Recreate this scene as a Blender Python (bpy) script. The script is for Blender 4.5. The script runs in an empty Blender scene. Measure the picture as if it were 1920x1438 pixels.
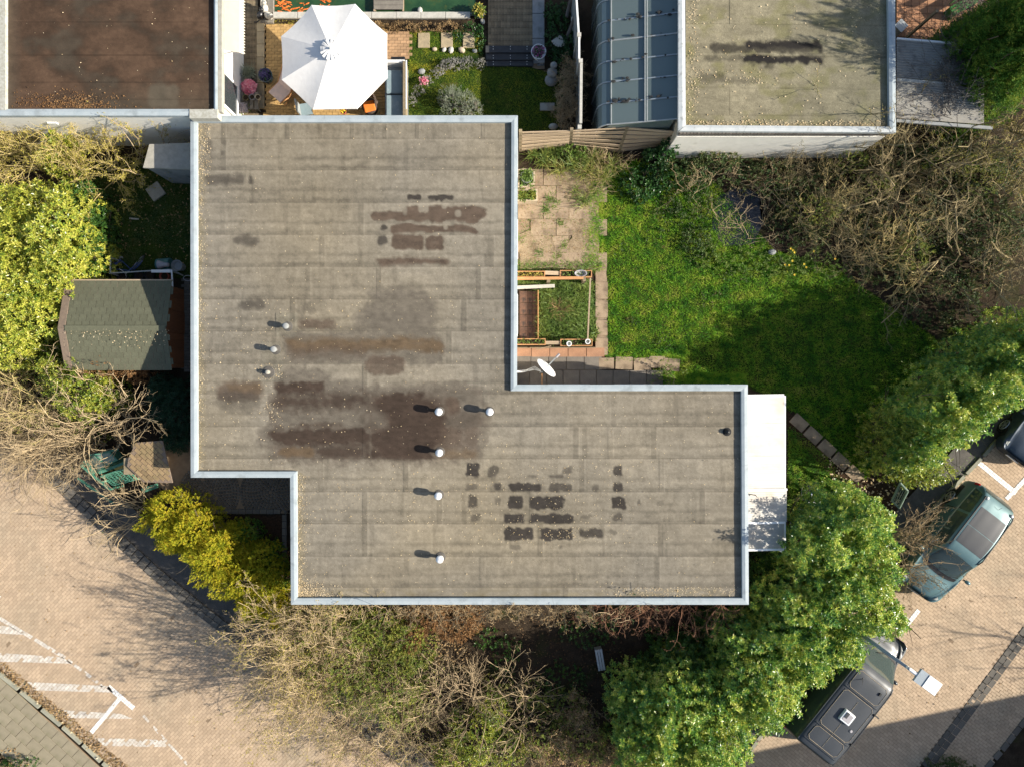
import bpy, bmesh, math, random
import numpy as np
from mathutils import Vector, Matrix

SC = bpy.context.scene
rng = np.random.default_rng(11)
random.seed(11)
R = math.radians
H, S = 25.5, 52.0          # camera height (m), photograph pixels per metre on the ground

# ------------------------------------------------------------------ camera, sky, sun, exposure
cam_d = bpy.data.cameras.new('camera'); cam = bpy.data.objects.new('camera', cam_d)
SC.collection.objects.link(cam); SC.camera = cam
cam.location = (0, 0, H); cam.rotation_euler = (0, 0, 0)
cam_d.sensor_fit = 'HORIZONTAL'; cam_d.sensor_width = 36.0
cam_d.lens = 36.0 * H / (1920 / S); cam_d.clip_end = 1500
SUN_EL, SUN_AZ = R(27), R(99)
W = bpy.data.worlds.new('World'); SC.world = W; W.use_nodes = True
wn = W.node_tree.nodes; wl = W.node_tree.links
sky = wn.new('ShaderNodeTexSky'); sky.sky_type = 'NISHITA'; sky.sun_disc = False
sky.sun_elevation = SUN_EL; sky.sun_rotation = SUN_AZ; sky.air_density = 1.0; sky.dust_density = 1.5
wn['Background'].inputs['Strength'].default_value = 0.085
wl.new(sky.outputs[0], wn['Background'].inputs['Color'])
sd = bpy.data.lights.new('sun', 'SUN'); sun = bpy.data.objects.new('sun', sd); SC.collection.objects.link(sun)
sd.energy = 5.0; sd.angle = R(0.5); sd.color = (1.0, 0.92, 0.79)
tosun = Vector((math.sin(SUN_AZ) * math.cos(SUN_EL), math.cos(SUN_AZ) * math.cos(SUN_EL), math.sin(SUN_EL)))
sun.rotation_euler = (-tosun).to_track_quat('-Z', 'Y').to_euler()
sun.location = tosun * 60
SC.view_settings.view_transform = 'Standard'; SC.view_settings.look = 'None'
SC.view_settings.gamma = 1.0; SC.view_settings.use_curve_mapping = False
SC.view_settings.exposure = 1.05
SC.render.engine = 'CYCLES'
try:
    SC.cycles.max_bounces = 6; SC.cycles.transparent_max_bounces = 10
    SC.cycles.use_denoising = True
except Exception: pass

# ------------------------------------------------------------------ helpers
def P(u, v, z=0.0):
    k = (H - z) / H / S
    return Vector(((u - 960) * k, (719 - v) * k, z))
def PA(u, v, z):
    k = (H - np.asarray(z)) / H / S
    return np.stack([(np.asarray(u) - 960) * k, (719 - np.asarray(v)) * k, np.asarray(z) + 0 * np.asarray(u)], -1)
COL = SC.collection
def tag(o, label=None, cat=None, group=None, kind=None):
    if label: o['label'] = label
    if cat: o['category'] = cat
    if group: o['group'] = group
    if kind: o['kind'] = kind
    return o
def thing(name, label, cat, loc=(0, 0, 0), rz=0.0, group=None):
    o = bpy.data.objects.new(name, None); COL.objects.link(o)
    o.location = loc; o.rotation_euler = (0, 0, rz); o.empty_display_size = .2
    return tag(o, label, cat, group)
def link(name, me, mats=None, parent=None, local=False):
    if mats is not None and len(me.materials) == 0:
        for m in (mats if isinstance(mats, (list, tuple)) else [mats]): me.materials.append(m)
    o = bpy.data.objects.new(name, me); COL.objects.link(o)
    if parent is not None: o.parent = parent
    return o
def copy_tree(o, parent=None):
    c = o.copy(); COL.objects.link(c); c.parent = parent
    for ch in list(o.children): copy_tree(ch, c)
    return c
def root_off(parent):
    v = Vector((0, 0, 0)); p = parent
    while p is not None:
        v += p.location; p = p.parent
    return v
def arr_mesh(name, verts, faces, mat, parent=None, local=False, smooth=False, col=None, matidx=None):
    """numpy arrays -> one mesh object; verts are world coordinates unless local"""
    verts = np.asarray(verts, dtype=np.float32).reshape(-1, 3)
    if parent is not None and not local:
        verts = verts - np.array(root_off(parent), dtype=np.float32)
    faces = np.asarray(faces, dtype=np.int32)
    k = faces.shape[1]; n = len(faces)
    me = bpy.data.meshes.new(name)
    me.vertices.add(len(verts)); me.vertices.foreach_set('co', verts.ravel())
    me.loops.add(n * k); me.loops.foreach_set('vertex_index', faces.ravel())
    me.polygons.add(n)
    me.polygons.foreach_set('loop_start', np.arange(0, n * k, k, dtype=np.int32))
    me.polygons.foreach_set('loop_total', np.full(n, k, dtype=np.int32))
    me.polygons.foreach_set('use_smooth', np.full(n, bool(smooth)))
    if matidx is not None: me.polygons.foreach_set('material_index', np.asarray(matidx, dtype=np.int32))
    if col is not None:
        a = me.attributes.new('Col', 'FLOAT_COLOR', 'POINT')
        c4 = np.ones((len(verts), 4), dtype=np.float32); c4[:, :3] = col
        a.data.foreach_set('color', c4.ravel())
    me.update(calc_edges=True)
    return link(name, me, mat, parent)

class MB:
    def __init__(s): s.v = []; s.f = []; s.m = []
    def add(s, vs, fs, m=0):
        b = len(s.v); s.v += [tuple(x) for x in vs]
        for f in fs: s.f.append([b + i for i in f]); s.m.append(m)
        return s
    def box(s, c, d, rz=0.0, m=0, taper=1.0, rot=None):
        x, y, z = d[0] / 2, d[1] / 2, d[2] / 2
        pts = [(-x, -y, -z), (x, -y, -z), (x, y, -z), (-x, y, -z), (-x * taper, -y * taper, z), (x * taper, -y * taper, z), (x * taper, y * taper, z), (-x * taper, y * taper, z)]
        M = Matrix.Translation(c) @ (rot.to_4x4() if rot is not None else Matrix.Rotation(rz, 4, 'Z'))
        return s.add([M @ Vector(p) for p in pts], [(0, 3, 2, 1), (4, 5, 6, 7), (0, 1, 5, 4), (1, 2, 6, 5), (2, 3, 7, 6), (3, 0, 4, 7)], m)
    def bar(s, a, b, w, h=None, m=0, up=(0, 0, 1)):
        a, b = Vector(a), Vector(b); h = h or w; d = b - a; L = d.length
        if L < 1e-6: return s
        x = d / L; u = Vector(up)
        if abs(x.dot(u)) > .98: u = Vector((0, 1, 0))
        y = u.cross(x).normalized(); z = x.cross(y)
        rot = Matrix((x, y, z)).transposed()
        return s.box((a + b) / 2, (L, w, h), m=m, rot=rot)
    def prism(s, poly, z0, z1, m=0):
        n = len(poly)
        def zz(z, p): return z(p) if callable(z) else z
        vs = [(p[0], p[1], zz(z0, p)) for p in poly] + [(p[0], p[1], zz(z1, p)) for p in poly]
        area = sum(poly[i][0] * poly[(i + 1) % n][1] - poly[(i + 1) % n][0] * poly[i][1] for i in range(n))
        fs = [list(range(n))[::-1], list(range(n, 2 * n))] + [(i, (i + 1) % n, n + (i + 1) % n, n + i) for i in range(n)]
        if area < 0: fs = [f[::-1] for f in fs]
        return s.add(vs, fs, m)
    def tube(s, pts, r, n=6, m=0, cap=True):
        pts = [Vector(p) for p in pts]; k = len(pts)
        rs = r if isinstance(r, (list, tuple)) else [r] * k
        vs = []
        for i, p in enumerate(pts):
            t = (pts[min(i + 1, k - 1)] - pts[max(i - 1, 0)]).normalized()
            u = Vector((0, 0, 1)) if abs(t.z) < .9 else Vector((1, 0, 0))
            a = t.cross(u).normalized(); b = t.cross(a)
            for j in range(n):
                th = 2 * math.pi * j / n
                vs.append(p + (a * math.cos(th) + b * math.sin(th)) * rs[i])
        fs = [(i * n + j, (i + 1) * n + j, (i + 1) * n + (j + 1) % n, i * n + (j + 1) % n) for i in range(k - 1) for j in range(n)]
        if cap: fs += [list(range(n)), list(range((k - 1) * n, k * n))[::-1]]
        return s.add(vs, fs, m)
    def lathe(s, prof, c=(0, 0, 0), n=16, m=0, sx=1.0, sy=1.0):
        vs = [(c[0] + r * sx * math.cos(2 * math.pi * j / n), c[1] + r * sy * math.sin(2 * math.pi * j / n), c[2] + z) for r, z in prof for j in range(n)]
        k = len(prof)
        fs = [(i * n + j, i * n + (j + 1) % n, (i + 1) * n + (j + 1) % n, (i + 1) * n + j) for i in range(k - 1) for j in range(n)]
        if prof[0][0] > 1e-4: fs.append(list(range(n))[::-1])
        if prof[-1][0] > 1e-4: fs.append(list(range((k - 1) * n, k * n)))
        return s.add(vs, fs, m)
    def ball(s, c, r, m=0, n=10, k=7):
        if not isinstance(r, (tuple, list)): r = (r, r, r)
        prof = [(math.sin(math.pi * i / k), -math.cos(math.pi * i / k)) for i in range(k + 1)]
        vs = [(c[0] + r[0] * a * math.cos(2 * math.pi * j / n), c[1] + r[1] * a * math.sin(2 * math.pi * j / n), c[2] + r[2] * z) for a, z in prof for j in range(n)]
        fs = [(i * n + j, i * n + (j + 1) % n, (i + 1) * n + (j + 1) % n, (i + 1) * n + j) for i in range(k) for j in range(n)]
        return s.add(vs, fs, m)
    def build(s, name, mats, parent=None, local=False, smooth=False, bevel=0.0):
        off = Vector((0, 0, 0)) if (parent is None or local) else root_off(parent)
        me = bpy.data.meshes.new(name)
        me.from_pydata([tuple(Vector(p) - off) for p in s.v], [], s.f)
        if len(set(s.m)) > 1: me.polygons.foreach_set('material_index', s.m)
        if smooth: me.polygons.foreach_set('use_smooth', [True] * len(s.f))
        me.update()
        o = link(name, me, mats, parent)
        if bevel:
            b = o.modifiers.new('bevel', 'BEVEL'); b.width = bevel; b.segments = 2; b.limit_method = 'ANGLE'; b.angle_limit = R(40)
        return o

# ------------------------------------------------------------------ materials
def mat(name, c1, c2=None, scale=6.0, detail=5.0, rough=.75, metal=0.0, bump=0.0, bscale=40.0, island=0.0, obj=0.0, attr=False,
        grain=0.0, gscale=120.0, spec=.4, lo=.35, hi=.65, coat=0.0, stretch=None, trans=0.0, c3=None, s3=1.2, lo3=.55, hi3=.7):
    m = bpy.data.materials.new(name); m.use_nodes = True
    nt = m.node_tree; N = nt.nodes; Lk = nt.links; b = N['Principled BSDF']
    tc = N.new('ShaderNodeTexCoord'); src = tc.outputs['Object']
    if stretch:
        mp = N.new('ShaderNodeMapping'); mp.inputs['Scale'].default_value = stretch; Lk.new(src, mp.inputs[0]); src2 = mp.outputs[0]
    else: src2 = src
    def nz(sc, d, s):
        n = N.new('ShaderNodeTexNoise'); n.inputs['Scale'].default_value = sc; n.inputs['Detail'].default_value = d; n.inputs['Roughness'].default_value = .6
        Lk.new(s, n.inputs['Vector']); return n.outputs['Fac']
    def ramp(f, lo, hi, a=0.0, bb=1.0):
        r = N.new('ShaderNodeMapRange'); r.inputs[1].default_value = lo; r.inputs[2].default_value = hi; r.inputs[3].default_value = a; r.inputs[4].default_value = bb
        Lk.new(f, r.inputs[0]); return r.outputs[0]
    def mul(c, f):
        x = N.new('ShaderNodeVectorMath'); x.operation = 'SCALE'; Lk.new(c, x.inputs[0]); Lk.new(f, x.inputs['Scale']); return x.outputs[0]
    def mix(f, a, bcol):
        x = N.new('ShaderNodeMix'); x.data_type = 'RGBA'; Lk.new(f, x.inputs[0])
        for i, q in ((6, a), (7, bcol)):
            if isinstance(q, tuple): x.inputs[i].default_value = (*q, 1)
            else: Lk.new(q, x.inputs[i])
        return x.outputs[2]
    if attr:
        a = N.new('ShaderNodeAttribute'); a.attribute_name = 'Col'; c = a.outputs['Color']
        if c2: c = mul(c, ramp(nz(scale, detail, src2), .3, .7, *c2[:2]))
    else:
        rgb = N.new('ShaderNodeRGB'); rgb.outputs[0].default_value = (*c1, 1); c = rgb.outputs[0]
        if c2: c = mix(ramp(nz(scale, detail, src2), lo, hi), c1, c2)
        if c3: c = mix(ramp(nz(s3, 5, src), lo3, hi3), c, c3)
    if island:
        g = N.new('ShaderNodeNewGeometry'); c = mul(c, ramp(g.outputs['Random Per Island'], 0, 1, 1 - island, 1 + island))
    if obj:
        oi = N.new('ShaderNodeObjectInfo'); c = mul(c, ramp(oi.outputs['Random'], 0, 1, 1 - obj, 1 + obj))
    if grain: c = mul(c, ramp(nz(gscale, 3, src), .3, .7, 1 - grain, 1 + grain))
    Lk.new(c, b.inputs['Base Color'])
    b.inputs['Roughness'].default_value = rough; b.inputs['Metallic'].default_value = metal
    b.inputs['Specular IOR Level'].default_value = spec
    if coat: b.inputs['Coat Weight'].default_value = coat; b.inputs['Coat Roughness'].default_value = .06
    if trans: b.inputs['Transmission Weight'].default_value = trans
    if bump:
        bp = N.new('ShaderNodeBump'); bp.inputs['Strength'].default_value = bump; bp.inputs['Distance'].default_value = .02
        Lk.new(nz(bscale, 4, src), bp.inputs['Height']); Lk.new(bp.outputs[0], b.inputs['Normal'])
    return m
def leafmat(name, cols, rough=.45, trans=.28, clump=.35, cscale=1.6, spec=.4, hue=.55):
    """leaf colours: each leaf takes its place on the ramp from its own random number and from the clump it grows in"""
    m = bpy.data.materials.new(name); m.use_nodes = True
    nt = m.node_tree; N = nt.nodes; Lk = nt.links; b = N['Principled BSDF']; out = N['Material Output']
    g = N.new('ShaderNodeNewGeometry'); cr = N.new('ShaderNodeValToRGB'); cr.color_ramp.interpolation = 'LINEAR'
    el = cr.color_ramp.elements
    while len(el) < len(cols): el.new(.5)
    for i, c in enumerate(cols): el[i].position = i / max(1, len(cols) - 1); el[i].color = (*c, 1)
    tc = N.new('ShaderNodeTexCoord'); n = N.new('ShaderNodeTexNoise'); n.inputs['Scale'].default_value = cscale; n.inputs['Detail'].default_value = 4; n.inputs['Roughness'].default_value = .65
    Lk.new(tc.outputs['Object'], n.inputs['Vector'])
    h = N.new('ShaderNodeMapRange'); h.inputs[1].default_value = .36; h.inputs[2].default_value = .64; h.inputs[3].default_value = 0; h.inputs[4].default_value = hue; Lk.new(n.outputs['Fac'], h.inputs[0])
    ma = N.new('ShaderNodeMath'); ma.operation = 'MULTIPLY_ADD'; Lk.new(g.outputs['Random Per Island'], ma.inputs[0]); ma.inputs[1].default_value = 1 - hue; Lk.new(h.outputs[0], ma.inputs[2])
    Lk.new(ma.outputs[0], cr.inputs[0])
    x = cr
    Lk.new(x.outputs[0], b.inputs['Base Color']); b.inputs['Roughness'].default_value = rough; b.inputs['Specular IOR Level'].default_value = spec
    if trans:
        t = N.new('ShaderNodeBsdfTranslucent'); Lk.new(x.outputs[0], t.inputs['Color'])
        ms = N.new('ShaderNodeMixShader'); ms.inputs[0].default_value = trans
        Lk.new(b.outputs[0], ms.inputs[1]); Lk.new(t.outputs[0], ms.inputs[2]); Lk.new(ms.outputs[0], out.inputs['Surface'])
    return m
def glassmat(name, tint, alpha=.5, rough=.05, base=(.03, .04, .045)):
    """window glass: part see-through, part glossy dark pane"""
    m = bpy.data.materials.new(name); m.use_nodes = True
    nt = m.node_tree; N = nt.nodes; Lk = nt.links; b = N['Principled BSDF']; out = N['Material Output']
    b.inputs['Base Color'].default_value = (*base, 1); b.inputs['Roughness'].default_value = rough; b.inputs['Specular IOR Level'].default_value = .8
    t = N.new('ShaderNodeBsdfTransparent'); t.inputs[0].default_value = (*tint, 1)
    ms = N.new('ShaderNodeMixShader'); ms.inputs[0].default_value = alpha
    Lk.new(b.outputs[0], ms.inputs[1]); Lk.new(t.outputs[0], ms.inputs[2]); Lk.new(ms.outputs[0], out.inputs['Surface'])
    return m

M = {}
M['felt'] = mat('roof_felt', (0, 0, 0), (.86, 1.14), attr=True, scale=3.0, grain=.22, gscale=55, rough=.9, spec=.15, obj=.03, bump=.35, bscale=140)
M['felt_left'] = mat('wet_felt', (0, 0, 0), (.8, 1.2), attr=True, scale=2.4, grain=.18, gscale=55, rough=.8, spec=.15)
M['felt_right'] = mat('mossy_felt', (0, 0, 0), (.85, 1.15), attr=True, scale=3.5, grain=.28, gscale=45, rough=.9, spec=.15)
M['coping'] = mat('coping_metal', (.31, .36, .385), (.36, .405, .425), scale=3, rough=.5, spec=.4, grain=.05, gscale=30, c3=(.25, .285, .30), s3=2.5)
M['coping_old'] = mat('coping_weathered', (.40, .43, .44), (.48, .50, .50), scale=5, rough=.6, spec=.3, c3=(.20, .20, .19), s3=6, lo3=.58, hi3=.75)
M['stonecap'] = mat('stone_cap', (.42, .42, .38), (.30, .29, .24), scale=14, rough=.9)
M['render_white'] = mat('white_render', (.82, .79, .72), (.76, .73, .66), scale=4, rough=.9, bump=.1, bscale=60, c3=(.62, .58, .50), s3=2.5, lo3=.6, hi3=.8)
M['brickwall'] = mat('wall_brick', (.30, .17, .11), (.22, .12, .08), scale=14, rough=.9, bump=.2)
M['greybrick'] = mat('grey_brick', (.16, .14, .12), (.10, .09, .08), scale=18, rough=.9, obj=.25)
M['paver'] = mat('road_brick', (.45, .34, .235), (.40, .30, .205), scale=1.1, rough=.92, spec=.15, island=.11, grain=.14, gscale=60, c3=(.34, .275, .195), s3=.42, lo3=.46, hi3=.78)
M['paver_dark'] = mat('grey_paver', (.13, .118, .10), (.095, .088, .078), scale=2, rough=.92, spec=.15, island=.2, obj=.15, grain=.12, gscale=60)
M['joint'] = mat('joint_sand', (.25, .185, .125), (.19, .14, .095), scale=5, rough=1, spec=.05)
M['paint'] = mat('road_paint', (.56, .52, .46), (.45, .38, .30), scale=7, rough=.8, island=.12, lo=.45, hi=.7, grain=.1, gscale=60)
M['paint_new'] = mat('fresh_road_paint', (.80, .79, .76), (.72, .70, .65), scale=9, rough=.75, grain=.06)
M['soil'] = mat('garden_soil', (.028, .021, .015), (.05, .037, .025), scale=3, rough=1, spec=.05, bump=.8, bscale=25, grain=.35, gscale=30, c3=(.035, .04, .014), s3=.8)
M['mulch'] = mat('leaf_mulch', (.06, .035, .022), (.03, .02, .013), scale=14, rough=1, spec=.05, bump=.8, bscale=40)
M['lawn_base'] = mat('lawn_soil', (.012, .03, .006), (.04, .06, .01), scale=2.2, rough=1, spec=.05, grain=.4, gscale=30, c3=(.09, .08, .025), s3=2.1, lo3=.58, hi3=.7)
M['walk'] = mat('pavement_slab', (.27, .235, .165), (.23, .20, .14), scale=3, rough=.92, spec=.15, obj=.05, grain=.12, gscale=50, c3=(.20, .185, .115), s3=1.5)
M['asphalt'] = mat('worn_asphalt', (.12, .11, .098), (.085, .08, .072), scale=3, rough=.95, spec=.1, grain=.25, gscale=50)
M['kerb'] = mat('kerb_stone', (.30, .29, .22), (.22, .22, .17), scale=5, rough=.9, obj=.12, grain=.12)
M['patio'] = mat('patio_slab', (.33, .255, .175), (.26, .195, .135), scale=3, rough=.92, spec=.15, obj=.07, grain=.18, gscale=40, c3=(.15, .115, .08), s3=2.2, lo3=.52, hi3=.7)
M['patio_sand'] = mat('sandy_soil', (.30, .235, .155), (.22, .165, .105), scale=5, rough=1, spec=.05, grain=.3, gscale=30, c3=(.13, .10, .065), s3=3, lo3=.5, hi3=.7)
M['patio_red'] = mat('red_patio_slab', (.36, .20, .12), (.28, .155, .095), scale=3, rough=.92, obj=.10, grain=.15, gscale=40)
M['patio_grey'] = mat('grey_patio_slab', (.17, .15, .125), (.13, .115, .10), scale=3, rough=.9, obj=.14, grain=.15, gscale=40)
M['terracotta'] = mat('terracotta_tile', (.34, .17, .085), (.26, .13, .07), scale=4, rough=.8, obj=.22, grain=.12)
M['darktile'] = mat('brown_tile', (.13, .065, .04), (.07, .04, .028), scale=6, rough=.7, obj=.2, c3=(.02, .017, .015), s3=5)
M['clay'] = mat('clay_brick', (.42, .26, .14), (.33, .21, .12), scale=8, rough=.9, obj=.2, grain=.15)
M['clay_mossy'] = mat('mossy_brick', (.24, .18, .11), (.15, .12, .075), scale=8, rough=.9, obj=.2, grain=.15)
M['clay_yellow'] = mat('yellow_brick', (.44, .28, .11), (.34, .22, .09), scale=8, rough=.9, obj=.15, grain=.15)
M['concrete'] = mat('concrete', (.36, .34, .29), (.28, .27, .23), scale=6, rough=.9, grain=.1)
M['concrete_grey'] = mat('grey_concrete', (.26, .27, .27), (.20, .21, .21), scale=4, rough=.9, grain=.1, c3=(.12, .13, .13), s3=3)
M['sandstone'] = mat('sandstone', (.36, .29, .18), (.28, .23, .15), scale=5, rough=.9, obj=.12, grain=.12)
M['wood_pale'] = mat('weathered_wood', (.44, .34, .23), (.33, .25, .17), scale=9, rough=.9, obj=.16, stretch=(.4, 5, 5), grain=.15)
M['wood_post'] = mat('old_post', (.26, .20, .13), (.18, .15, .09), scale=8, rough=.95, obj=.15)
M['wood_orange'] = mat('orange_wood', (.50, .26, .11), (.38, .19, .08), scale=8, rough=.8, stretch=(.5, 5, 5), obj=.1)
M['wood_brown'] = mat('brown_cladding', (.20, .075, .03), (.15, .055, .022), scale=8, rough=.7, stretch=(4, 4, .5), obj=.15)
M['deck'] = mat('grey_deck', (.20, .18, .15), (.15, .135, .115), scale=6, rough=.9, obj=.12, grain=.15)
M['dark_deck'] = mat('black_step', (.045, .047, .05), (.03, .032, .035), scale=6, rough=.7)
M['canvas'] = mat('umbrella_canvas', (.70, .69, .67), (.66, .65, .63), scale=5, rough=.95, spec=.1, bump=.3, bscale=7)
M['canvas_cream'] = mat('cream_canvas', (.45, .41, .34), (.41, .375, .31), scale=3, rough=.95, spec=.1)
M['white'] = mat('white_paint', (.80, .80, .79), (.74, .74, .72), scale=5, rough=.5)
M['white_plastic'] = mat('white_plastic', (.76, .77, .77), (.70, .71, .71), scale=6, rough=.4)
M['grey_metal'] = mat('galvanised', (.40, .42, .42), (.33, .35, .35), scale=9, rough=.5, metal=.3)
M['grey_light'] = mat('lamp_grey', (.26, .30, .33), (.23, .27, .30), scale=6, rough=.5)
M['black'] = mat('black_plastic', (.012, .012, .013), (.02, .02, .02), scale=9, rough=.5)
M['rubber'] = mat('rubber', (.015, .015, .015), (.025, .025, .025), scale=20, rough=.9)
M['alloy'] = mat('alloy', (.55, .55, .54), (.45, .45, .44), scale=9, rough=.35, metal=.7)
M['shingle'] = mat('green_shingle', (.12, .122, .082), (.10, .102, .07), scale=9, rough=.95, spec=.1, obj=.07, grain=.2, gscale=70)
M['shingle_edge'] = mat('shed_verge', (.20, .15, .11), (.16, .12, .09), scale=9, rough=.9)
M['poly'] = mat('opal_polycarbonate', (.49, .475, .44), (.45, .43, .39), scale=2, rough=.5, spec=.2, stretch=(.15, 6, 1), c3=(.41, .35, .28), s3=1.2, lo3=.5, hi3=.75)
M['mossroof'] = mat('mossy_shingle', (.27, .185, .10), (.20, .15, .075), scale=4, rough=.95, island=.2, grain=.2, gscale=40, c3=(.30, .15, .07), s3=2.5, lo3=.6, hi3=.75)
M['corrugated'] = mat('corrugated_sheet', (.30, .29, .26), (.25, .24, .22), scale=2, rough=.7, c3=(.16, .15, .14), s3=3)
M['water'] = mat('pond_water', (.015, .045, .02), (.03, .075, .03), scale=1.6, rough=.08, spec=.5, c3=(.05, .07, .02), s3=3)
M['darkwater'] = mat('dark_pond_water', (.012, .015, .02), (.02, .022, .028), scale=2, rough=.15, spec=.4)
M['fish'] = mat('goldfish', (.75, .13, .02), (.80, .25, .05), scale=9, rough=.4, obj=.2)
M['teal'] = mat('teal_metallic', (.11, .195, .205), (.105, .185, .195), scale=2, rough=.4, metal=.25, coat=.4, spec=.5)
M['vanpaint'] = mat('graphite_metallic', (.045, .05, .056), (.04, .045, .05), scale=2, rough=.42, metal=.15, coat=.3)
M['carpaint'] = mat('slate_metallic', (.05, .068, .09), (.045, .062, .085), scale=2, rough=.4, metal=.2, coat=.3)
M['carglass'] = glassmat('car_glass', (.35, .45, .40), .25, .05, (.07, .095, .09))
M['sunroof'] = mat('sunroof_glass', (.05, .053, .06), (.046, .05, .055), scale=2, rough=.45, spec=.25)
M['seam'] = mat('dusty_seam', (.32, .26, .19), (.22, .19, .15), scale=20, rough=.9)
M['red'] = mat('red_lens', (.55, .02, .015), (.45, .02, .015), scale=20, rough=.2, coat=.5)
M['lens'] = mat('clear_lens', (.55, .55, .48), (.45, .45, .4), scale=20, rough=.15, coat=.5)
M['glass'] = glassmat('greenhouse_glass', (.55, .60, .60), .22, .14, (.145, .19, .19))
M['greyglass'] = glassmat('window_glass', (.5, .55, .55), .3, .06, (.05, .06, .065))
M['bluecushion'] = mat('blue_grey_fabric', (.23, .30, .33), (.19, .26, .29), scale=4, rough=.9, c3=(.4, .46, .48), s3=3, lo3=.6, hi3=.8)
M['green_paint'] = mat('green_paint', (.05, .17, .115), (.075, .21, .145), scale=7, rough=.6, c3=(.14, .25, .19), s3=4, lo3=.58, hi3=.8)
M['green_glass'] = mat('dirty_glass', (.17, .24, .19), (.22, .28, .22), scale=9, rough=.3)
M['teal_plastic'] = mat('teal_plastic', (.05, .16, .17), (.04, .13, .14), scale=5, rough=.5)
M['blue'] = mat('blue_frame', (.015, .04, .14), (.02, .05, .17), scale=9, rough=.35, coat=.4)
M['stone'] = mat('pale_stone', (.48, .46, .41), (.38, .37, .33), scale=9, rough=.9, grain=.12)
M['stone_warm'] = mat('warm_stone', (.48, .39, .28), (.38, .31, .22), scale=9, rough=.9, obj=.15)
M['statue'] = mat('grey_statue', (.26, .27, .27), (.2, .21, .21), scale=12, rough=.9)
M['blackcat'] = mat('black_glaze', (.012, .012, .014), (.02, .02, .022), scale=9, rough=.3)
M['pot_blue'] = mat('slate_glaze_pot', (.10, .14, .16), (.07, .10, .12), scale=9, rough=.45)
M['pot_grey'] = mat('grey_pot', (.36, .34, .36), (.28, .27, .28), scale=9, rough=.8)
M['pot_beige'] = mat('beige_pot', (.50, .43, .32), (.40, .35, .26), scale=9, rough=.8)
M['pot_olive'] = mat('olive_pot', (.22, .19, .09), (.16, .14, .07), scale=9, rough=.8)
M['pot_red'] = mat('red_pot', (.45, .10, .06), (.35, .08, .05), scale=9, rough=.7)
M['orange'] = mat('orange_cushion', (.75, .22, .03), (.65, .17, .03), scale=9, rough=.9)
M['pinkcloth'] = mat('pale_pink_cloth', (.62, .48, .42), (.52, .42, .40), scale=6, rough=.9)
M['wicker'] = mat('dark_wicker', (.05, .035, .03), (.10, .07, .05), scale=40, rough=.8, grain=.4, gscale=50)
M['yellow'] = mat('yellow_plastic', (.75, .45, .02), (.7, .4, .02), scale=9, rough=.4)
M['toy_red'] = mat('red_plastic', (.65, .03, .02), (.55, .03, .02), scale=9, rough=.4)
M['green_plastic'] = mat('green_plastic', (.03, .14, .025), (.025, .11, .02), scale=9, rough=.5)
M['lime'] = mat('lichen', (.30, .33, .22), (.40, .42, .30), scale=14, rough=1)
# vegetation
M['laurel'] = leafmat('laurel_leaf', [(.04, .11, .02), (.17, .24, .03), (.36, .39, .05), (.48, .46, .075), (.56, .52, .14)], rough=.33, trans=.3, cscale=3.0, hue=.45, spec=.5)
M['laurel2'] = leafmat('shaded_laurel_leaf', [(0.018, 0.06, 0.014), (0.048, 0.114, 0.022), (0.096, 0.18, 0.03)], rough=.33, trans=.3, cscale=2.5)  # laurel leaf with shade put into its colours, for plants out of the sun
M['elaeagnus'] = leafmat('hedge_leaf', [(.026, .10, .024), (.08, .21, .04), (.22, .36, .05), (.50, .54, .085), (.66, .62, .2)], rough=.32, trans=.32, cscale=1.9, spec=.5, hue=.55)
M['elae_yellow'] = leafmat('lit_yellow_leaf', [(0.037, 0.094, 0.015), (0.15, 0.225, 0.031), (0.362, 0.388, 0.05), (0.525, 0.45, 0.088)], rough=.33, trans=.3, cscale=2.4, spec=.5)  # yellower leaf: painted sunlight on the big hedge, own colour of other bushes
M['ivyhedge'] = leafmat('olive_leaf', [(.03, .09, .022), (.09, .19, .035), (.24, .33, .06), (.46, .47, .13), (.58, .56, .28)], rough=.33, trans=.3, cscale=1.9, spec=.5, hue=.55)
M['golden'] = leafmat('golden_conifer', [(.07, .13, .01), (.30, .33, .02), (.56, .49, .035), (.64, .41, .05)], rough=.7, trans=.3, cscale=3.2, spec=.2, hue=.5)
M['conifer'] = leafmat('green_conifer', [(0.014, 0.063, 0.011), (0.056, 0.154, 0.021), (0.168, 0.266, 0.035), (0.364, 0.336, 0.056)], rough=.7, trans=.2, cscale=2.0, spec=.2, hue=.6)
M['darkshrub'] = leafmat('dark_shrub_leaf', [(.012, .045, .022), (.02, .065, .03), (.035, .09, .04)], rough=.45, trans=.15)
M['spring'] = leafmat('spring_leaf', [(.20, .20, .03), (.36, .31, .05), (.46, .38, .08), (.24, .28, .03)], rough=.6, trans=.35, cscale=2)
M['bushgreen'] = leafmat('shrub_leaf', [(0.033, 0.078, 0.013), (0.117, 0.182, 0.026), (0.286, 0.312, 0.052), (0.416, 0.325, 0.078)], rough=.55, trans=.3, cscale=2.2)
M['bramble'] = leafmat('bramble_leaf', [(.02, .05, .015), (.04, .085, .02), (.09, .12, .03), (.16, .10, .04)], rough=.55, trans=.25)
M['ivy'] = leafmat('ivy_leaf', [(.015, .055, .014), (.03, .09, .02), (.06, .13, .03)], rough=.35, trans=.15)
M['grass'] = leafmat('grass_blade', [(.018, .10, .012), (.065, .21, .012), (.16, .33, .018), (.27, .39, .03), (.38, .38, .08)], rough=.6, trans=.35, cscale=2.0, spec=.2, hue=.72)
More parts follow.
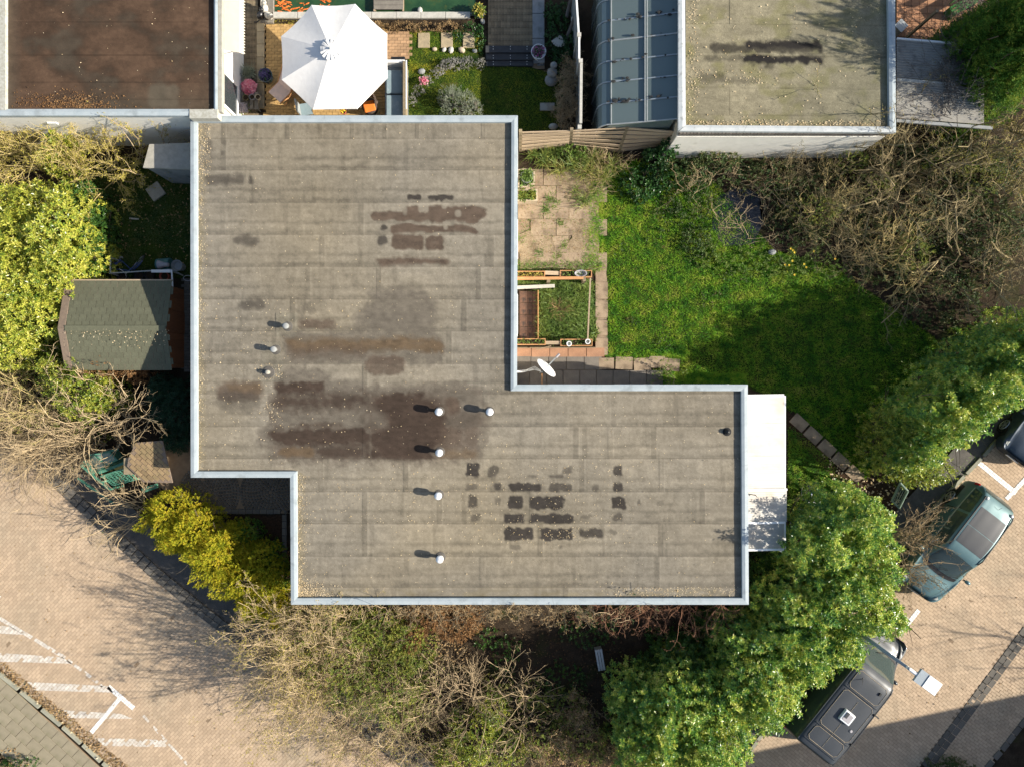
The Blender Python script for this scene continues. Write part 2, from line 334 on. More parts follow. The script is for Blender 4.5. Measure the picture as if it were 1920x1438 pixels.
M['grass2'] = leafmat('lawn_blade', [(0.034, 0.115, 0.011), (0.103, 0.184, 0.014), (0.253, 0.287, 0.021), (0.46, 0.356, 0.034)], rough=.6, trans=.3, cscale=1.0, spec=.2, hue=.65)
M['daylily'] = leafmat('strap_leaf', [(0.06, 0.132, 0.022), (0.12, 0.192, 0.036), (0.24, 0.264, 0.06), (0.456, 0.36, 0.144)], rough=.5, trans=.3, clump=.2)
M['weed'] = leafmat('weed_leaf', [(.08, .16, .03), (.14, .22, .04), (.20, .24, .05)], rough=.55, trans=.3)
M['dry'] = leafmat('dry_leaf', [(.12, .075, .035), (.24, .155, .075), (.38, .27, .14), (.20, .11, .05)], rough=.9, trans=.15, cscale=2, spec=.1)
M['mulchleaf'] = leafmat('rotting_leaf', [(.05, .03, .018), (.09, .055, .03), (.14, .09, .05)], rough=.9, trans=.1, spec=.1)
M['litter'] = leafmat('fallen_petals', [(.40, .28, .14), (.56, .43, .25), (.66, .55, .38), (.50, .34, .14)], rough=.9, trans=.1, clump=.1, spec=.1)
M['beech'] = leafmat('brown_beech_leaf', [(.15, .075, .03), (.24, .13, .055), (.34, .21, .10)], rough=.8, trans=.25, spec=.2)
M['silver'] = leafmat('silver_leaf', [(.18, .21, .15), (.26, .29, .21), (.36, .38, .30)], rough=.7, trans=.2, clump=.15)
M['heather'] = leafmat('heather', [(.28, .26, .25), (.38, .36, .35), (.20, .20, .16), (.14, .16, .07)], rough=.8, trans=.2, cscale=3)
M['pinkflower'] = leafmat('pink_petal', [(.70, .12, .22), (.78, .25, .35), (.80, .45, .52), (.75, .03, .08)], rough=.7, trans=.3, clump=.1)
M['whiteflower'] = leafmat('white_petal', [(.72, .66, .66), (.60, .52, .54), (.75, .72, .70)], rough=.7, trans=.3, clump=.1)
M['purpleflower'] = leafmat('purple_petal', [(.06, .05, .14), (.10, .08, .22), (.04, .05, .06)], rough=.7, trans=.2, clump=.1)
M['magenta'] = leafmat('magenta_petal', [(.35, .04, .22), (.5, .1, .35), (.55, .5, .5)], rough=.7, trans=.2, clump=.1)
M['daffodil'] = leafmat('daffodil_petal', [(.80, .55, .02), (.85, .65, .05), (.80, .42, .02)], rough=.6, trans=.3, clump=.1)
M['twig_tan'] = mat('tan_twig', (.32, .245, .145), (.44, .34, .21), scale=3, rough=.9, spec=.1, island=.25)
M['twig_yellow'] = mat('yellow_twig', (.42, .33, .14), (.52, .42, .20), scale=3, rough=.9, spec=.1, island=.2)
M['twig_olive'] = mat('olive_twig', (.17, .14, .075), (.30, .24, .135), scale=2, rough=.9, spec=.1, island=.4)
M['twig_red'] = mat('red_twig', (.20, .10, .065), (.30, .17, .10), scale=3, rough=.9, spec=.1, island=.3)
M['twig_brown'] = mat('brown_twig', (.20, .15, .095), (.34, .26, .16), scale=3, rough=.9, spec=.1, island=.3)
M['twig_grey'] = mat('grey_twig', (.10, .085, .075), (.16, .14, .12), scale=3, rough=.95, spec=.1, island=.25)
M['bark'] = mat('bark', (.09, .07, .05), (.14, .11, .07), scale=12, rough=1, bump=.5, bscale=40)
# ------------------------------------------------------------------ geometry helpers for surfaces
def inpoly(x, y, poly):
    x = np.asarray(x); y = np.asarray(y); r = np.zeros(x.shape, bool); n = len(poly); j = n - 1
    for i in range(n):
        xi, yi = poly[i][0], poly[i][1]; xj, yj = poly[j][0], poly[j][1]
        c = ((yi > y) != (yj > y)) & (x < (xj - xi) * (y - yi) / (yj - yi + 1e-12) + xi); r ^= c; j = i
    return r
def pxpoly(pts, z=0.0): return [tuple(P(u, v, z)) for u, v in pts]
def sheet(name, pts, z, m, kind='structure', jag=0.0, step=.25, parent=None):
    """a ground sheet from a pixel outline, its edge made ragged by jag metres"""
    w = [P(u, v, 0) for u, v in pts]; out = []
    for i, a in enumerate(w):
        b = w[(i + 1) % len(w)]; L = (b - a).length; k = max(1, int(L / step)) if jag else 1
        nrm = Vector((-(b - a).y, (b - a).x, 0)).normalized()
        for t in range(k): out.append(a.lerp(b, t / k) + nrm * (random.uniform(-jag, jag) if jag and t else 0))
    bm = bmesh.new(); f = bm.faces.new([bm.verts.new((p.x, p.y, z)) for p in out])
    if f.normal.z < 0 or sum(out[i].x * out[(i + 1) % len(out)].y - out[(i + 1) % len(out)].x * out[i].y for i in range(len(out))) < 0: f.normal_flip()
    bmesh.ops.triangulate(bm, faces=[f])
    me = bpy.data.meshes.new(name); bm.to_mesh(me); bm.free()
    o = link(name, me, m, parent)
    if kind: o['kind'] = kind
    return o
def brick_grid(poly, ang, L, Wd, gap=.008, stagger=.5, origin=(0, 0)):
    xs = [p[0] for p in poly]; ys = [p[1] for p in poly]; c = ((min(xs) + max(xs)) / 2, (min(ys) + max(ys)) / 2)
    D = max(max(xs) - min(xs), max(ys) - min(ys)) * .75 + 1
    ni, nj = int(2 * D / L) + 1, int(2 * D / Wd) + 1
    i, j = np.meshgrid(np.arange(ni), np.arange(nj)); i = i.ravel(); j = j.ravel()
    lx = (i - ni / 2) * L + (j % 2) * L * stagger; ly = (j - nj / 2) * Wd
    ca, sa = math.cos(ang), math.sin(ang)
    x = c[0] + lx * ca - ly * sa; y = c[1] + lx * sa + ly * ca
    k = inpoly(x, y, poly)
    return x[k], y[k]
def bricks_mesh(name, x, y, ang, L, Wd, z0, z1, m, parent=None, gap=.010, kind='stuff', jit=.002, skew=.015):
    n = len(x); hl, hw = (L - gap) / 2, (Wd - gap) / 2
    a = ang + rng.normal(0, skew, n); ca, sa = np.cos(a), np.sin(a)
    V = np.zeros((n, 8, 3), np.float32)
    for q, (sx, sy) in enumerate([(-1, -1), (1, -1), (1, 1), (-1, 1)]):
        for t, zz in ((0, z0), (4, z1)):
            s = 1.0 if t == 0 else .985
            lx, ly = sx * hl * s, sy * hw * s
            V[:, q + t, 0] = x + lx * ca - ly * sa; V[:, q + t, 1] = y + lx * sa + ly * ca; V[:, q + t, 2] = zz
    V[:, 4:, 2] += rng.normal(0, jit, n)[:, None] + rng.normal(0, jit * .5, (n, 4))
    F = np.array([(4, 5, 6, 7), (0, 1, 5, 4), (1, 2, 6, 5), (2, 3, 7, 6), (3, 0, 4, 7)])
    F = (F[None] + (np.arange(n) * 8)[:, None, None]).reshape(-1, 4)
    o = arr_mesh(name, V, F, m, parent)
    if kind: o['kind'] = kind
    return o, V
def clip_convex(poly, clip):
    out = poly
    n = len(clip)
    for i in range(n):
        a, b = clip[i], clip[(i + 1) % n]; inp = out; out = []
        if not inp: return []
        def sd_(p): return (b[0] - a[0]) * (p[1] - a[1]) - (b[1] - a[1]) * (p[0] - a[0])
        for k in range(len(inp)):
            p, q = inp[k], inp[(k + 1) % len(inp)]; dp, dq = sd_(p), sd_(q)
            if dp >= 0: out.append(p)
            if dp * dq < 0:
                t = dp / (dp - dq); out.append((p[0] + (q[0] - p[0]) * t, p[1] + (q[1] - p[1]) * t))
    return out
def piece_mesh(d, name='piece', bev=.0):
    mb = MB().box((0, 0, 0), d, taper=.985)
    me = bpy.data.meshes.new(name); me.from_pydata(mb.v, [], mb.f); me.update(); return me
def lay(parent, name, meshes, m, spots, z, tilt=.004, angj=.01):
    """many alike pieces as parts of parent, sharing mesh data"""
    off = root_off(parent) if parent is not None else Vector()
    for me in meshes:
        if not me.materials: me.materials.append(m)
    for (x, y, a) in spots:
        o = bpy.data.objects.new(name, random.choice(meshes)); COL.objects.link(o); o.parent = parent
        o.location = Vector((x, y, z + random.uniform(-.003, .003))) - off
        o.rotation_euler = (random.uniform(-tilt, tilt), random.uniform(-tilt, tilt), a + random.uniform(-angj, angj))
def gridspots(px0, px1, L, Wd, ang=0.0, stagger=0.0, gap=0):
    a, b = P(*px0), P(*px1); x0, x1 = min(a.x, b.x), max(a.x, b.x); y0, y1 = min(a.y, b.y), max(a.y, b.y); out = []
    nj = max(1, round((y1 - y0) / Wd)); ni = max(1, round((x1 - x0) / L))
    for j in range(nj):
        for i in range(ni + (1 if stagger and j % 2 else 0)):
            x = x0 + (i + .5) * L - (L * stagger if j % 2 else 0)
            if x - L * .3 < x0 - L * .3 or x > x1 + L * .2: continue
            out.append((x, y1 - (j + .5) * Wd, ang))
    return out

# ------------------------------------------------------------------ ground
g = MB(); g.add([(-300, -300, -.03), (300, -300, -.03), (300, 300, -.03), (-300, 300, -.03)], [(0, 1, 2, 3)])
tag(g.build('ground', M['soil']), kind='structure')

# --- road of staggered bricks, two legs round the corner
roadL = [(-220, 560), (54, 869), (282, 1080), (480, 1235), (640, 1350), (770, 1450), (1150, 1700), (1150, 1900), (330, 1560), (230, 1452), (120, 1352), (0, 1252), (-220, 1060)]
roadR = [(1990, 690), (1842, 858), (1745, 960), (1640, 1090), (1500, 1280), (1395, 1425), (1300, 1560), (1560, 1660), (1720, 1440), (1908, 1187), (2150, 900)]
sheet('road', roadL, 0.0195, M['joint']); sheet('road', roadR, 0.0195, M['joint'])
angL, angR = R(47), R(-39)
road_tops = []
for rp, an in ((roadL, angL), (roadR, angR)):
    vis = [p for p in rp]
    pw = pxpoly(rp); x, y = brick_grid(pw, an, .21, .105)
    k = (np.abs(x) < 19.4) & (np.abs(y) < 14.6); x, y = x[k], y[k]
    o, V = bricks_mesh('road_bricks', x, y, an, .21, .105, 0.0, .022, M['paver'], gap=.008, jit=.0008)
    road_tops.append(V[:, 4:, :2])
# --- painted markings: only where the paint lies on the brick tops
def marking(pts, m, miss=0.0, leg=0, hgt=.0285):
    clip = [tuple(p)[:2] for p in pxpoly(pts)]
    if sum(clip[i][0] * clip[(i + 1) % len(clip)][1] - clip[(i + 1) % len(clip)][0] * clip[i][1] for i in range(len(clip))) < 0: clip = clip[::-1]
    cx = np.array(clip); lo, hi = cx.min(0) - .15, cx.max(0) + .15
    T = road_tops[leg]; c = T.mean(1); kk = np.where(((c > lo) & (c < hi)).all(1))[0]
    mb = MB()
    for i in kk:
        if random.random() < miss: continue
        q = clip_convex([tuple(p) for p in T[i]], clip)
        if len(q) >= 3 and abs(sum(q[a][0] * q[(a + 1) % len(q)][1] - q[(a + 1) % len(q)][0] * q[a][1] for a in range(len(q)))) > 4e-4:
            mb.add([(p[0], p[1], hgt) for p in q], [list(range(len(q)))])
    if mb.f: tag(mb.build('road_marking', m), kind='structure')
def strip(a, b, w):
    a, b = Vector(a), Vector(b); n = Vector((-(b - a).y, (b - a).x)).normalized() * w / 2
    return [a - n, b - n, b + n, a + n]
marking(strip((-10, 1152), (120, 1230), 7), M['paint'], .12); marking(strip((120, 1230), (196, 1287), 6), M['paint'], .45)
marking([(-10, 1170), (22, 1174), (46, 1189), (-10, 1186)], M['paint'], .1)
marking([(-10, 1222), (118, 1231), (137, 1243), (-10, 1239)], M['paint'], .08)
marking([(48, 1277), (205, 1285), (213, 1297), (66, 1293)], M['paint'], .05)
marking(strip((204, 1286), (252, 1327), 9), M['paint_new'])
marking(strip((226, 1308), (172, 1372), 8), M['paint_new'], hgt=.033)
marking([(118, 1330), (228, 1337), (250, 1346), (132, 1345)], M['paint'], .12)
marking([(178, 1382), (316, 1386), (312, 1399), (196, 1397)], M['paint'], .35)
marking(strip((264, 1334), (352, 1432), 5), M['paint'], .5); marking([(-10, 1113), (3, 1117), (-2, 1124), (-10, 1122)], M['paint_new'])
marking(strip((1828, 862), (1904, 924), 9), M['paint_new'], leg=1); marking(strip((1926, 893), (1886, 935), 8), M['paint_new'], leg=1, hgt=.033)
marking(strip((1722, 1143), (1686, 1188), 8), M['paint_new'], leg=1); marking(strip((1690, 1152), (1707, 1163), 5), M['paint'], .3, leg=1)

# --- kerbs, gutters and pavements
def kerb_row(name, line, w, L, z0, z1, m, parent=None, off=0.0, kind=None):
    pts = [P(u, v) for u, v in line]; spots = []
    root = parent or tag(thing(name, None, None, pts[0]), kind='structure')
    me = piece_mesh((L - .012, w, z1 - z0)); me.materials.append(m); offv = root_off(root)
    for i in range(len(pts) - 1):
        a, b = pts[i], pts[i + 1]; d = (b - a); n = Vector((-d.y, d.x, 0)).normalized(); k = max(1, int(d.length / L))
        for t in range(k):
            c = a.lerp(b, (t + .5) / k) + n * off
            if abs(c.x) > 19 or abs(c.y) > 14.3: continue
            o = bpy.data.objects.new('kerb_stone', me); COL.objects.link(o); o.parent = root
            o.location = Vector((c.x, c.y, (z0 + z1) / 2 + random.uniform(-.003, .003))) - offv; o.rotation_euler = (0, 0, math.atan2(d.y, d.x) + random.uniform(-.02, .02))
    return root
kl = [(-60, 757), (54, 869), (168, 975), (282, 1080), (380, 1160), (480, 1235), (640, 1350), (770, 1450)]
kr = kerb_row('kerb', kl, .20, .30, -.02, .055, M['paver_dark'], off=.12)
kerb_row('kerb', kl, .20, .30, -.02, .05, M['paver_dark'], parent=kr, off=.33)
kr2 = kerb_row('kerb', [(1395, 1425), (1500, 1280), (1640, 1090), (1745, 960), (1842, 858), (1960, 725)], .12, .8, -.02, .10, M['kerb'], off=.06)
kb = kerb_row('kerb', [(0, 1257), (120, 1357), (232, 1458)], .12, .9, -.02, .10, M['kerb'], off=-.05)
kr3 = kerb_row('kerb', [(1727, 1431), (1908, 1187), (1960, 1117)], .19, .30, -.02, .035, M['paver_dark'], off=-.1)
kerb_row('kerb', [(1727, 1431), (1908, 1187), (1960, 1117)], .19, .30, -.02, .04, M['paver_dark'], parent=kr3, off=-.31)
sheet('pavement', [(-60, 757), (54, 869), (168, 975), (282, 1080), (380, 1160), (480, 1235), (640, 1350), (770, 1450), (830, 1450), (700, 1330), (520, 1185), (420, 1105), (320, 1020), (200, 905), (90, 820), (-20, 740)], -.004, M['asphalt'])
sheet('pavement', [(1395, 1425), (1500, 1280), (1640, 1090), (1745, 960), (1842, 858), (1990, 690), (1940, 660), (1780, 850), (1690, 945), (1590, 1060), (1450, 1250), (1350, 1410)], .03, M['asphalt'])
pv = pxpoly([(1733, 1436), (1922, 1186), (2010, 1080), (2010, 1240), (1925, 1340), (1880, 1398), (1850, 1440)])
sheet('pavement', [(1733, 1436), (1922, 1186), (2010, 1080), (2010, 1240), (1925, 1340), (1880, 1398), (1850, 1440)], .001, M['joint'])
x, y = brick_grid(pv, angR + R(3), .21, .105); bricks_mesh('pavement_bricks', x, y, angR + R(3), .21, .105, 0, .03, M['paver'], gap=.009)
kerb_row('kerb', [(1845, 1440), (1876, 1404), (1921, 1346), (1960, 1290)], .2, .34, -.02, .05, M['paver_dark'], off=-.03)
# --- slab footpath, bottom left
fp = tag(thing('footpath', None, None, P(60, 1380)), kind='structure')
fpoly = [(-10, 1262), (112, 1364), (222, 1466), (90, 1490), (-10, 1388)]
sheet('footpath_bed', fpoly, .05, M['joint'], kind=None, parent=fp).location = -fp.location
px_, py_ = brick_grid(pxpoly(fpoly), R(-42), .50, .40, stagger=.45)
lay(fp, 'paving_slab', [piece_mesh((.49, .39, .05))], M['walk'], [(a, b, R(-42)) for a, b in zip(px_, py_)], .055)

# ------------------------------------------------------------------ lawns, paths, patios
sheet('back_lawn', [(1128, 440), (1132, 330), (1180, 300), (1330, 330), (1450, 470), (1560, 500), (1760, 640), (1690, 800), (1640, 870), (1620, 900), (1500, 780), (1400, 722), (1280, 722), (1270, 692), (1150, 670), (1138, 600)], 0.004, M['lawn_base'], jag=.06)
sheet('side_lawn', [(1478, 800), (1560, 870), (1600, 930), (1560, 1010), (1478, 1010)], 0.004, M['lawn_base'], jag=.05)
sheet('yard_ground', [(180, 300), (360, 290), (360, 520), (130, 525), (150, 400)], -.01, M['lawn_base'], jag=.08)
sheet('neighbour_lawn', [(765, 62), (905, 62), (905, 120), (1000, 128), (1045, 140), (1050, 245), (765, 245)], .004, M['lawn_base'], jag=.03)
sheet('dirt_path', [(1117, 500), (1138, 500), (1139, 660), (1119, 662)], .008, M['patio'], jag=.03)
sheet('dirt_path', [(1476, 770), (1500, 790), (1600, 880), (1700, 960), (1660, 990), (1560, 895), (1476, 800)], .009, M['mulch'], jag=.04)
dp = tag(thing('stepping_path', None, None, P(1560, 840)), kind='structure')
lay(dp, 'paving_slab', [piece_mesh((.6, .42, .05))], M['patio'], [(*P(1498 + i * 26, 792 + i * 24, 0).xy, R(-42)) for i in range(5)], .02)
def patio(name, px0, px1, L, Wd, m, z=.02, stagger=.5, th=.04, bed=True, piece='paving_slab', ang=0.0):
    c = P((px0[0] + px1[0]) / 2, (px0[1] + px1[1]) / 2)
    t = tag(thing(name, None, None, c), kind='structure')
    lay(t, piece, [piece_mesh((L - (.012 if L > .25 else .006), Wd - (.012 if Wd > .25 else .006), th))], m, gridspots(px0, px1, L, Wd, ang, stagger), z)
    if bed:
        a, b = P(*px0), P(*px1); mb = MB(); mb.box(((a.x + b.x) / 2, (a.y + b.y) / 2, z - th / 2 - .008), (abs(a.x - b.x), abs(a.y - b.y), .02)); mb.build('joint_sand', M['joint'], t)
    return t
patio('patio', (971, 318), (1122, 505), .92, .60, M['patio'])
sheet('patio_sand', [(1035, 322), (1080, 330), (1122, 360), (1122, 505), (1085, 505), (1060, 470), (1080, 430), (1050, 400), (1060, 360)], .0405, M['patio_sand'], jag=.035, step=.12); sheet('patio_sand', [(972, 440), (1010, 430), (1050, 455), (1060, 505), (975, 505)], .0408, M['patio_sand'], jag=.035, step=.12)
patio('patio', (962, 652), (1119, 668), .66, .34, M['patio_red'])
patio('patio', (962, 668), (1120, 694), .64, .50, M['patio_grey'])
patio('patio', (962, 694), (1242, 722), .60, .53, M['patio_grey'], stagger=.3)
st_ = tag(thing('stepping_path', None, None, P(1200, 682)), kind='structure')
lay(st_, 'paving_slab', [piece_mesh((.62, .45, .04)), piece_mesh((.55, .42, .04))], M['patio'], [(*P(u, v, 0).xy, R(a)) for u, v, a in ((1137, 682, 0), (1170, 681, -2), (1204, 683, 3), (1232, 679, 0), (1258, 684, -5), (1128, 650, 90), (1128, 615, 90), (1128, 580, 90), (1128, 545, 90))], .022)
patio('tiled_terrace', (974, 546), (1009, 636), .23, .43, M['darktile'], z=.0, stagger=0, piece='tile')
# courtyard with fan-laid cobbles, in the shade of the house
cy = tag(thing('courtyard', None, None, P(440, 940)), kind='structure')
cpoly = [(293, 828), (362, 828), (362, 888), (560, 888), (560, 962), (430, 962), (330, 935), (290, 905)]
sheet('courtyard_bed', cpoly, .0, M['joint'], kind=None, parent=cy).location = -cy.location
cw = pxpoly(cpoly); mbx, mby, mba = [], [], []
for cu, cv in ((393, 923), (507, 923), (450, 1010), (336, 1010), (560, 1010)):
    c = P(cu, cv)
    for ring in range(1, 11):
        r = ring * .105; n = max(5, int(2 * math.pi * r / .115))
        for q in range(n):
            th = 2 * math.pi * q / n + ring * .5
            if cv > 1000 and not (0 < th % (2 * math.pi) < math.pi): continue
            mbx.append(c.x + r * math.cos(th)); mby.append(c.y + r * math.sin(th)); mba.append(th)
mbx, mby, mba = map(np.array, (mbx, mby, mba)); k = inpoly(mbx, mby, cw); cen = [P(393, 923), P(507, 923)]
for q, c in enumerate(cen):   # keep the fans from overlapping
    pass
kk = k & ~((np.hypot(mbx - cen[0].x, mby - cen[0].y) < 1.06) & (np.arange(len(mbx)) >= (len(mbx) // 5))) if False else k
nx = []; seen = {}
for i in np.where(kk)[0]:
    key = (round(mbx[i] / .1), round(mby[i] / .1))
    if key in seen: continue
    seen[key] = 1; nx.append(i)
n_ = len(nx); V = np.zeros((n_, 8, 3)); hl = .045
for q, (sx, sy) in enumerate([(-1, -1), (1, -1), (1, 1), (-1, 1)]):
    for t, zz, s in ((0, 0.0, 1), (4, .03, .88)):
        V[:, q + t, 0] = mbx[nx] + (sx * np.cos(mba[nx]) - sy * np.sin(mba[nx])) * hl * s
        V[:, q + t, 1] = mby[nx] + (sx * np.sin(mba[nx]) + sy * np.cos(mba[nx])) * hl * s; V[:, q + t, 2] = zz
F = np.array([(4, 5, 6, 7), (0, 1, 5, 4), (1, 2, 6, 5), (2, 3, 7, 6), (3, 0, 4, 7)]); F = (F[None] + (np.arange(n_) * 8)[:, None, None]).reshape(-1, 4)
tag(arr_mesh('cobble', V, F, M['paver_dark'], cy), kind='stuff')
lay(cy, 'edging_stone', [piece_mesh((.24, .16, .06))], M['paver_dark'], [(*P(403 + i * 13, 958, 0).xy, 0) for i in range(10)] + [(*P(534, 970 + i * 13, 0).xy, R(90)) for i in range(8)], .03)
sheet('planting_bed', [(420, 966), (530, 966), (555, 1100), (500, 1110)], -.012, M['mulch'], jag=.05)
# narrow brick path beside the shed
x, y = brick_grid(pxpoly([(343, 520), (360, 520), (360, 700), (343, 700)]), 0, .21, .105, stagger=.5)
bp_ = tag(thing('brick_path', None, None, P(351, 610)), kind='structure')
lay(bp_, 'brick', [piece_mesh((.2, .095, .05))], M['paver_dark'], [(a, b, 0) for a, b in zip(x, y)], .02)

# ------------------------------------------------------------------ the main house: flat felt roof in a metal coping
ZC, ZR = 2.72, 2.60
OUT = [(357, 217), (971, 217), (969.5, 721), (1402, 721), (1404, 1133), (545.5, 1133), (544, 895), (357.5, 895)]
INN = [(369, 229.5), (959, 229.5), (957.5, 733), (1390, 733), (1392, 1121), (557, 1121), (556, 883.5), (369.5, 883.5)]
house = thing('bungalow', 'flat-roofed bungalow with stained grey felt roof and pale coping, in the middle', 'bungalow', P(700, 700))
ow = [P(u, v, ZC) for u, v in OUT]; iw = [P(u, v, ZC) for u, v in INN]
n = len(ow)
def coping(parent, ow, iw, zt, depth, m, seg=2.25, closed=True, name='coping_panel', tilt=.015):
    k = len(ow)
    for i in range(k if closed else k - 1):
        j = (i + 1) % k; L = (ow[j] - ow[i]).length; s = max(1, round(L / seg))
        cuts = [0] + [(q + random.uniform(-.12, .12)) / s for q in range(1, s)] + [1]
        for q in range(s):
            g0 = .0025 / L
            a, b = cuts[q] + (g0 if q else 0), cuts[q + 1] - (g0 if q < s - 1 else 0)
            o0, o1 = ow[i].lerp(ow[j], a), ow[i].lerp(ow[j], b); i0, i1 = iw[i].lerp(iw[j], a), iw[i].lerp(iw[j], b)
            dz = random.uniform(-.002, .002); m0, m1 = o0.lerp(i0, .55), o1.lerp(i1, .55)
            def Z(p, z): return (p.x, p.y, z + dz)
            mb = MB(); vs = [Z(o0, zt - depth), Z(o1, zt - depth), Z(o1, zt), Z(o0, zt), Z(m0, zt + tilt), Z(m1, zt + tilt), Z(i0, zt - .005), Z(i1, zt - .005), Z(i0, zt - depth), Z(i1, zt - depth)]
            mb.add(vs, [(0, 1, 2, 3), (3, 2, 5, 4), (4, 5, 7, 6), (6, 7, 9, 8), (0, 3, 4, 6, 8), (1, 9, 7, 5, 2)][:6])
            bm = bmesh.new(); vv = [bm.verts.new(p) for p in mb.v]
            for f in mb.f: bm.faces.new([vv[x] for x in f])
            bmesh.ops.recalc_face_normals(bm, faces=bm.faces); off = root_off(parent)
            for v_ in bm.verts: v_.co -= off
            me = bpy.data.meshes.new(name); bm.to_mesh(me); bm.free(); link(name, me, m, parent)
coping(house, ow, iw, ZC, .14, M['coping'])
# walls below, set in from the coping (seen from beside the house)
def inset(poly, d):
    k = len(poly); out = []
    A = sum(poly[i][0] * poly[(i + 1) % k][1] - poly[(i + 1) % k][0] * poly[i][1] for i in range(k)); sg = 1 if A > 0 else -1
    for i in range(k):
        p0, p1, p2 = Vector(poly[i - 1][:2]), Vector(poly[i][:2]), Vector(poly[(i + 1) % k][:2])
        d1, d2 = (p1 - p0).normalized(), (p2 - p1).normalized(); n1 = Vector((-d1.y, d1.x)) * sg; n2 = Vector((-d2.y, d2.x)) * sg
        b = (n1 + n2); b = b / max(.2, b.dot(n1)); out.append(tuple(p1 + b * d))
    return out
wallp = inset([tuple(p) for p in ow], .06)
MB().prism(wallp, -.02, ZR - .03).build('wall', M['render_white'], house)
def window(parent, c, w, h, ax, m=None):
    """a framed window set into an outside wall; ax is the wall's outward direction"""
    ax = Vector(ax); r = Vector((-ax.y, ax.x, 0)); c = Vector(c)
    f = MB(); t = .06
    for s in (-1, 1):
        f.bar(c + r * s * (w / 2) - Vector((0, 0, h / 2)) + ax * .02, c + r * s * (w / 2) + Vector((0, 0, h / 2)) + ax * .02, t, .08)
        f.bar(c - r * w / 2 + Vector((0, 0, s * h / 2)) + ax * .022, c + r * w / 2 + Vector((0, 0, s * h / 2)) + ax * .022, .08, t)
    o = f.build('window', M['white'], parent)
    rot = Matrix((r, ax, Vector((0, 0, 1)))).transposed()
    MB().box(c + ax * .012, (w - .04, .02, h - .04), rot=rot).build('pane', M['greyglass'], o)
wy = ow[2].y - .06
for uu in (1060, 1180, 1300): window(house, (P(uu, 0).x, ow[2].y - .055, 1.45), 1.3, 1.1, (0, 1, 0))
for vv in (330, 470, 600): window(house, (ow[1].x - .055, P(0, vv).y, 1.4), 1.3, 1.2, (1, 0, 0))
for uu in (650, 800, 1000): window(house, (P(uu, 0).x, ow[4].y + .055, 1.45), 1.2, 1.1, (0, -1, 0))
for vv in (300, 780): window(house, (ow[0].x + .055, P(0, vv).y, 1.5), 1.1, 1.0, (-1, 0, 0))

# --- painted stains and seam shadow lines on the felt (albedo), in roof coordinates
def vnoise(x, y, seed=0):
    """value noise, numpy"""
    def h(i, j):
        s = np.sin(i * 127.1 + j * 311.7 + seed * 74.7) * 43758.5453; return s - np.floor(s)
    xi, yi = np.floor(x), np.floor(y); fx, fy = x - xi, y - yi; fx = fx * fx * (3 - 2 * fx); fy = fy * fy * (3 - 2 * fy)
    return (h(xi, yi) * (1 - fx) + h(xi + 1, yi) * fx) * (1 - fy) + (h(xi, yi + 1) * (1 - fx) + h(xi + 1, yi + 1) * fx) * fy
def fbm(x, y, seed=0, o=4):
    r = 0; a = .5
    for i in range(o): r = r + a * vnoise(x * 2 ** i, y * 2 ** i, seed + i * 3.1); a *= .5
    return r / (1 - .5 ** o)
def rbox(u, v, b, soft, rad, seed, wob=5):
    """soft mask of a rounded box b=(u0,v0,u1,v1) with a wobbly edge"""
    cx, cy = (b[0] + b[2]) / 2, (b[1] + b[3]) / 2; hx, hy = (b[2] - b[0]) / 2, (b[3] - b[1]) / 2
    rad = min(rad, hx, hy)
    qx, qy = np.abs(u - cx) - hx + rad, np.abs(v - cy) - hy + rad
    d = np.hypot(np.maximum(qx, 0), np.maximum(qy, 0)) + np.minimum(np.maximum(qx, qy), 0) - rad
    d = d + (fbm(u / 9, v / 9, seed) - .5) * wob * 2
    return np.clip(.5 - d / soft, 0, 1)
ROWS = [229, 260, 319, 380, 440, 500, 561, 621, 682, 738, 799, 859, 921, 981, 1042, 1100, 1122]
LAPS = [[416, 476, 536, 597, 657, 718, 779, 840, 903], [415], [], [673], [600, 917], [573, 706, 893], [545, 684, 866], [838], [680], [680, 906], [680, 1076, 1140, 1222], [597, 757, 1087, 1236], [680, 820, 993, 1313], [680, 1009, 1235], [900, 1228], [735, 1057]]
BRN = np.array((.084, .061, .045)); BLK = np.array((.036, .031, .027)); RUST = np.array((.105, .072, .042)); DBR = np.array((.046, .032, .024)); WETG = np.array((.120, .104, .082))
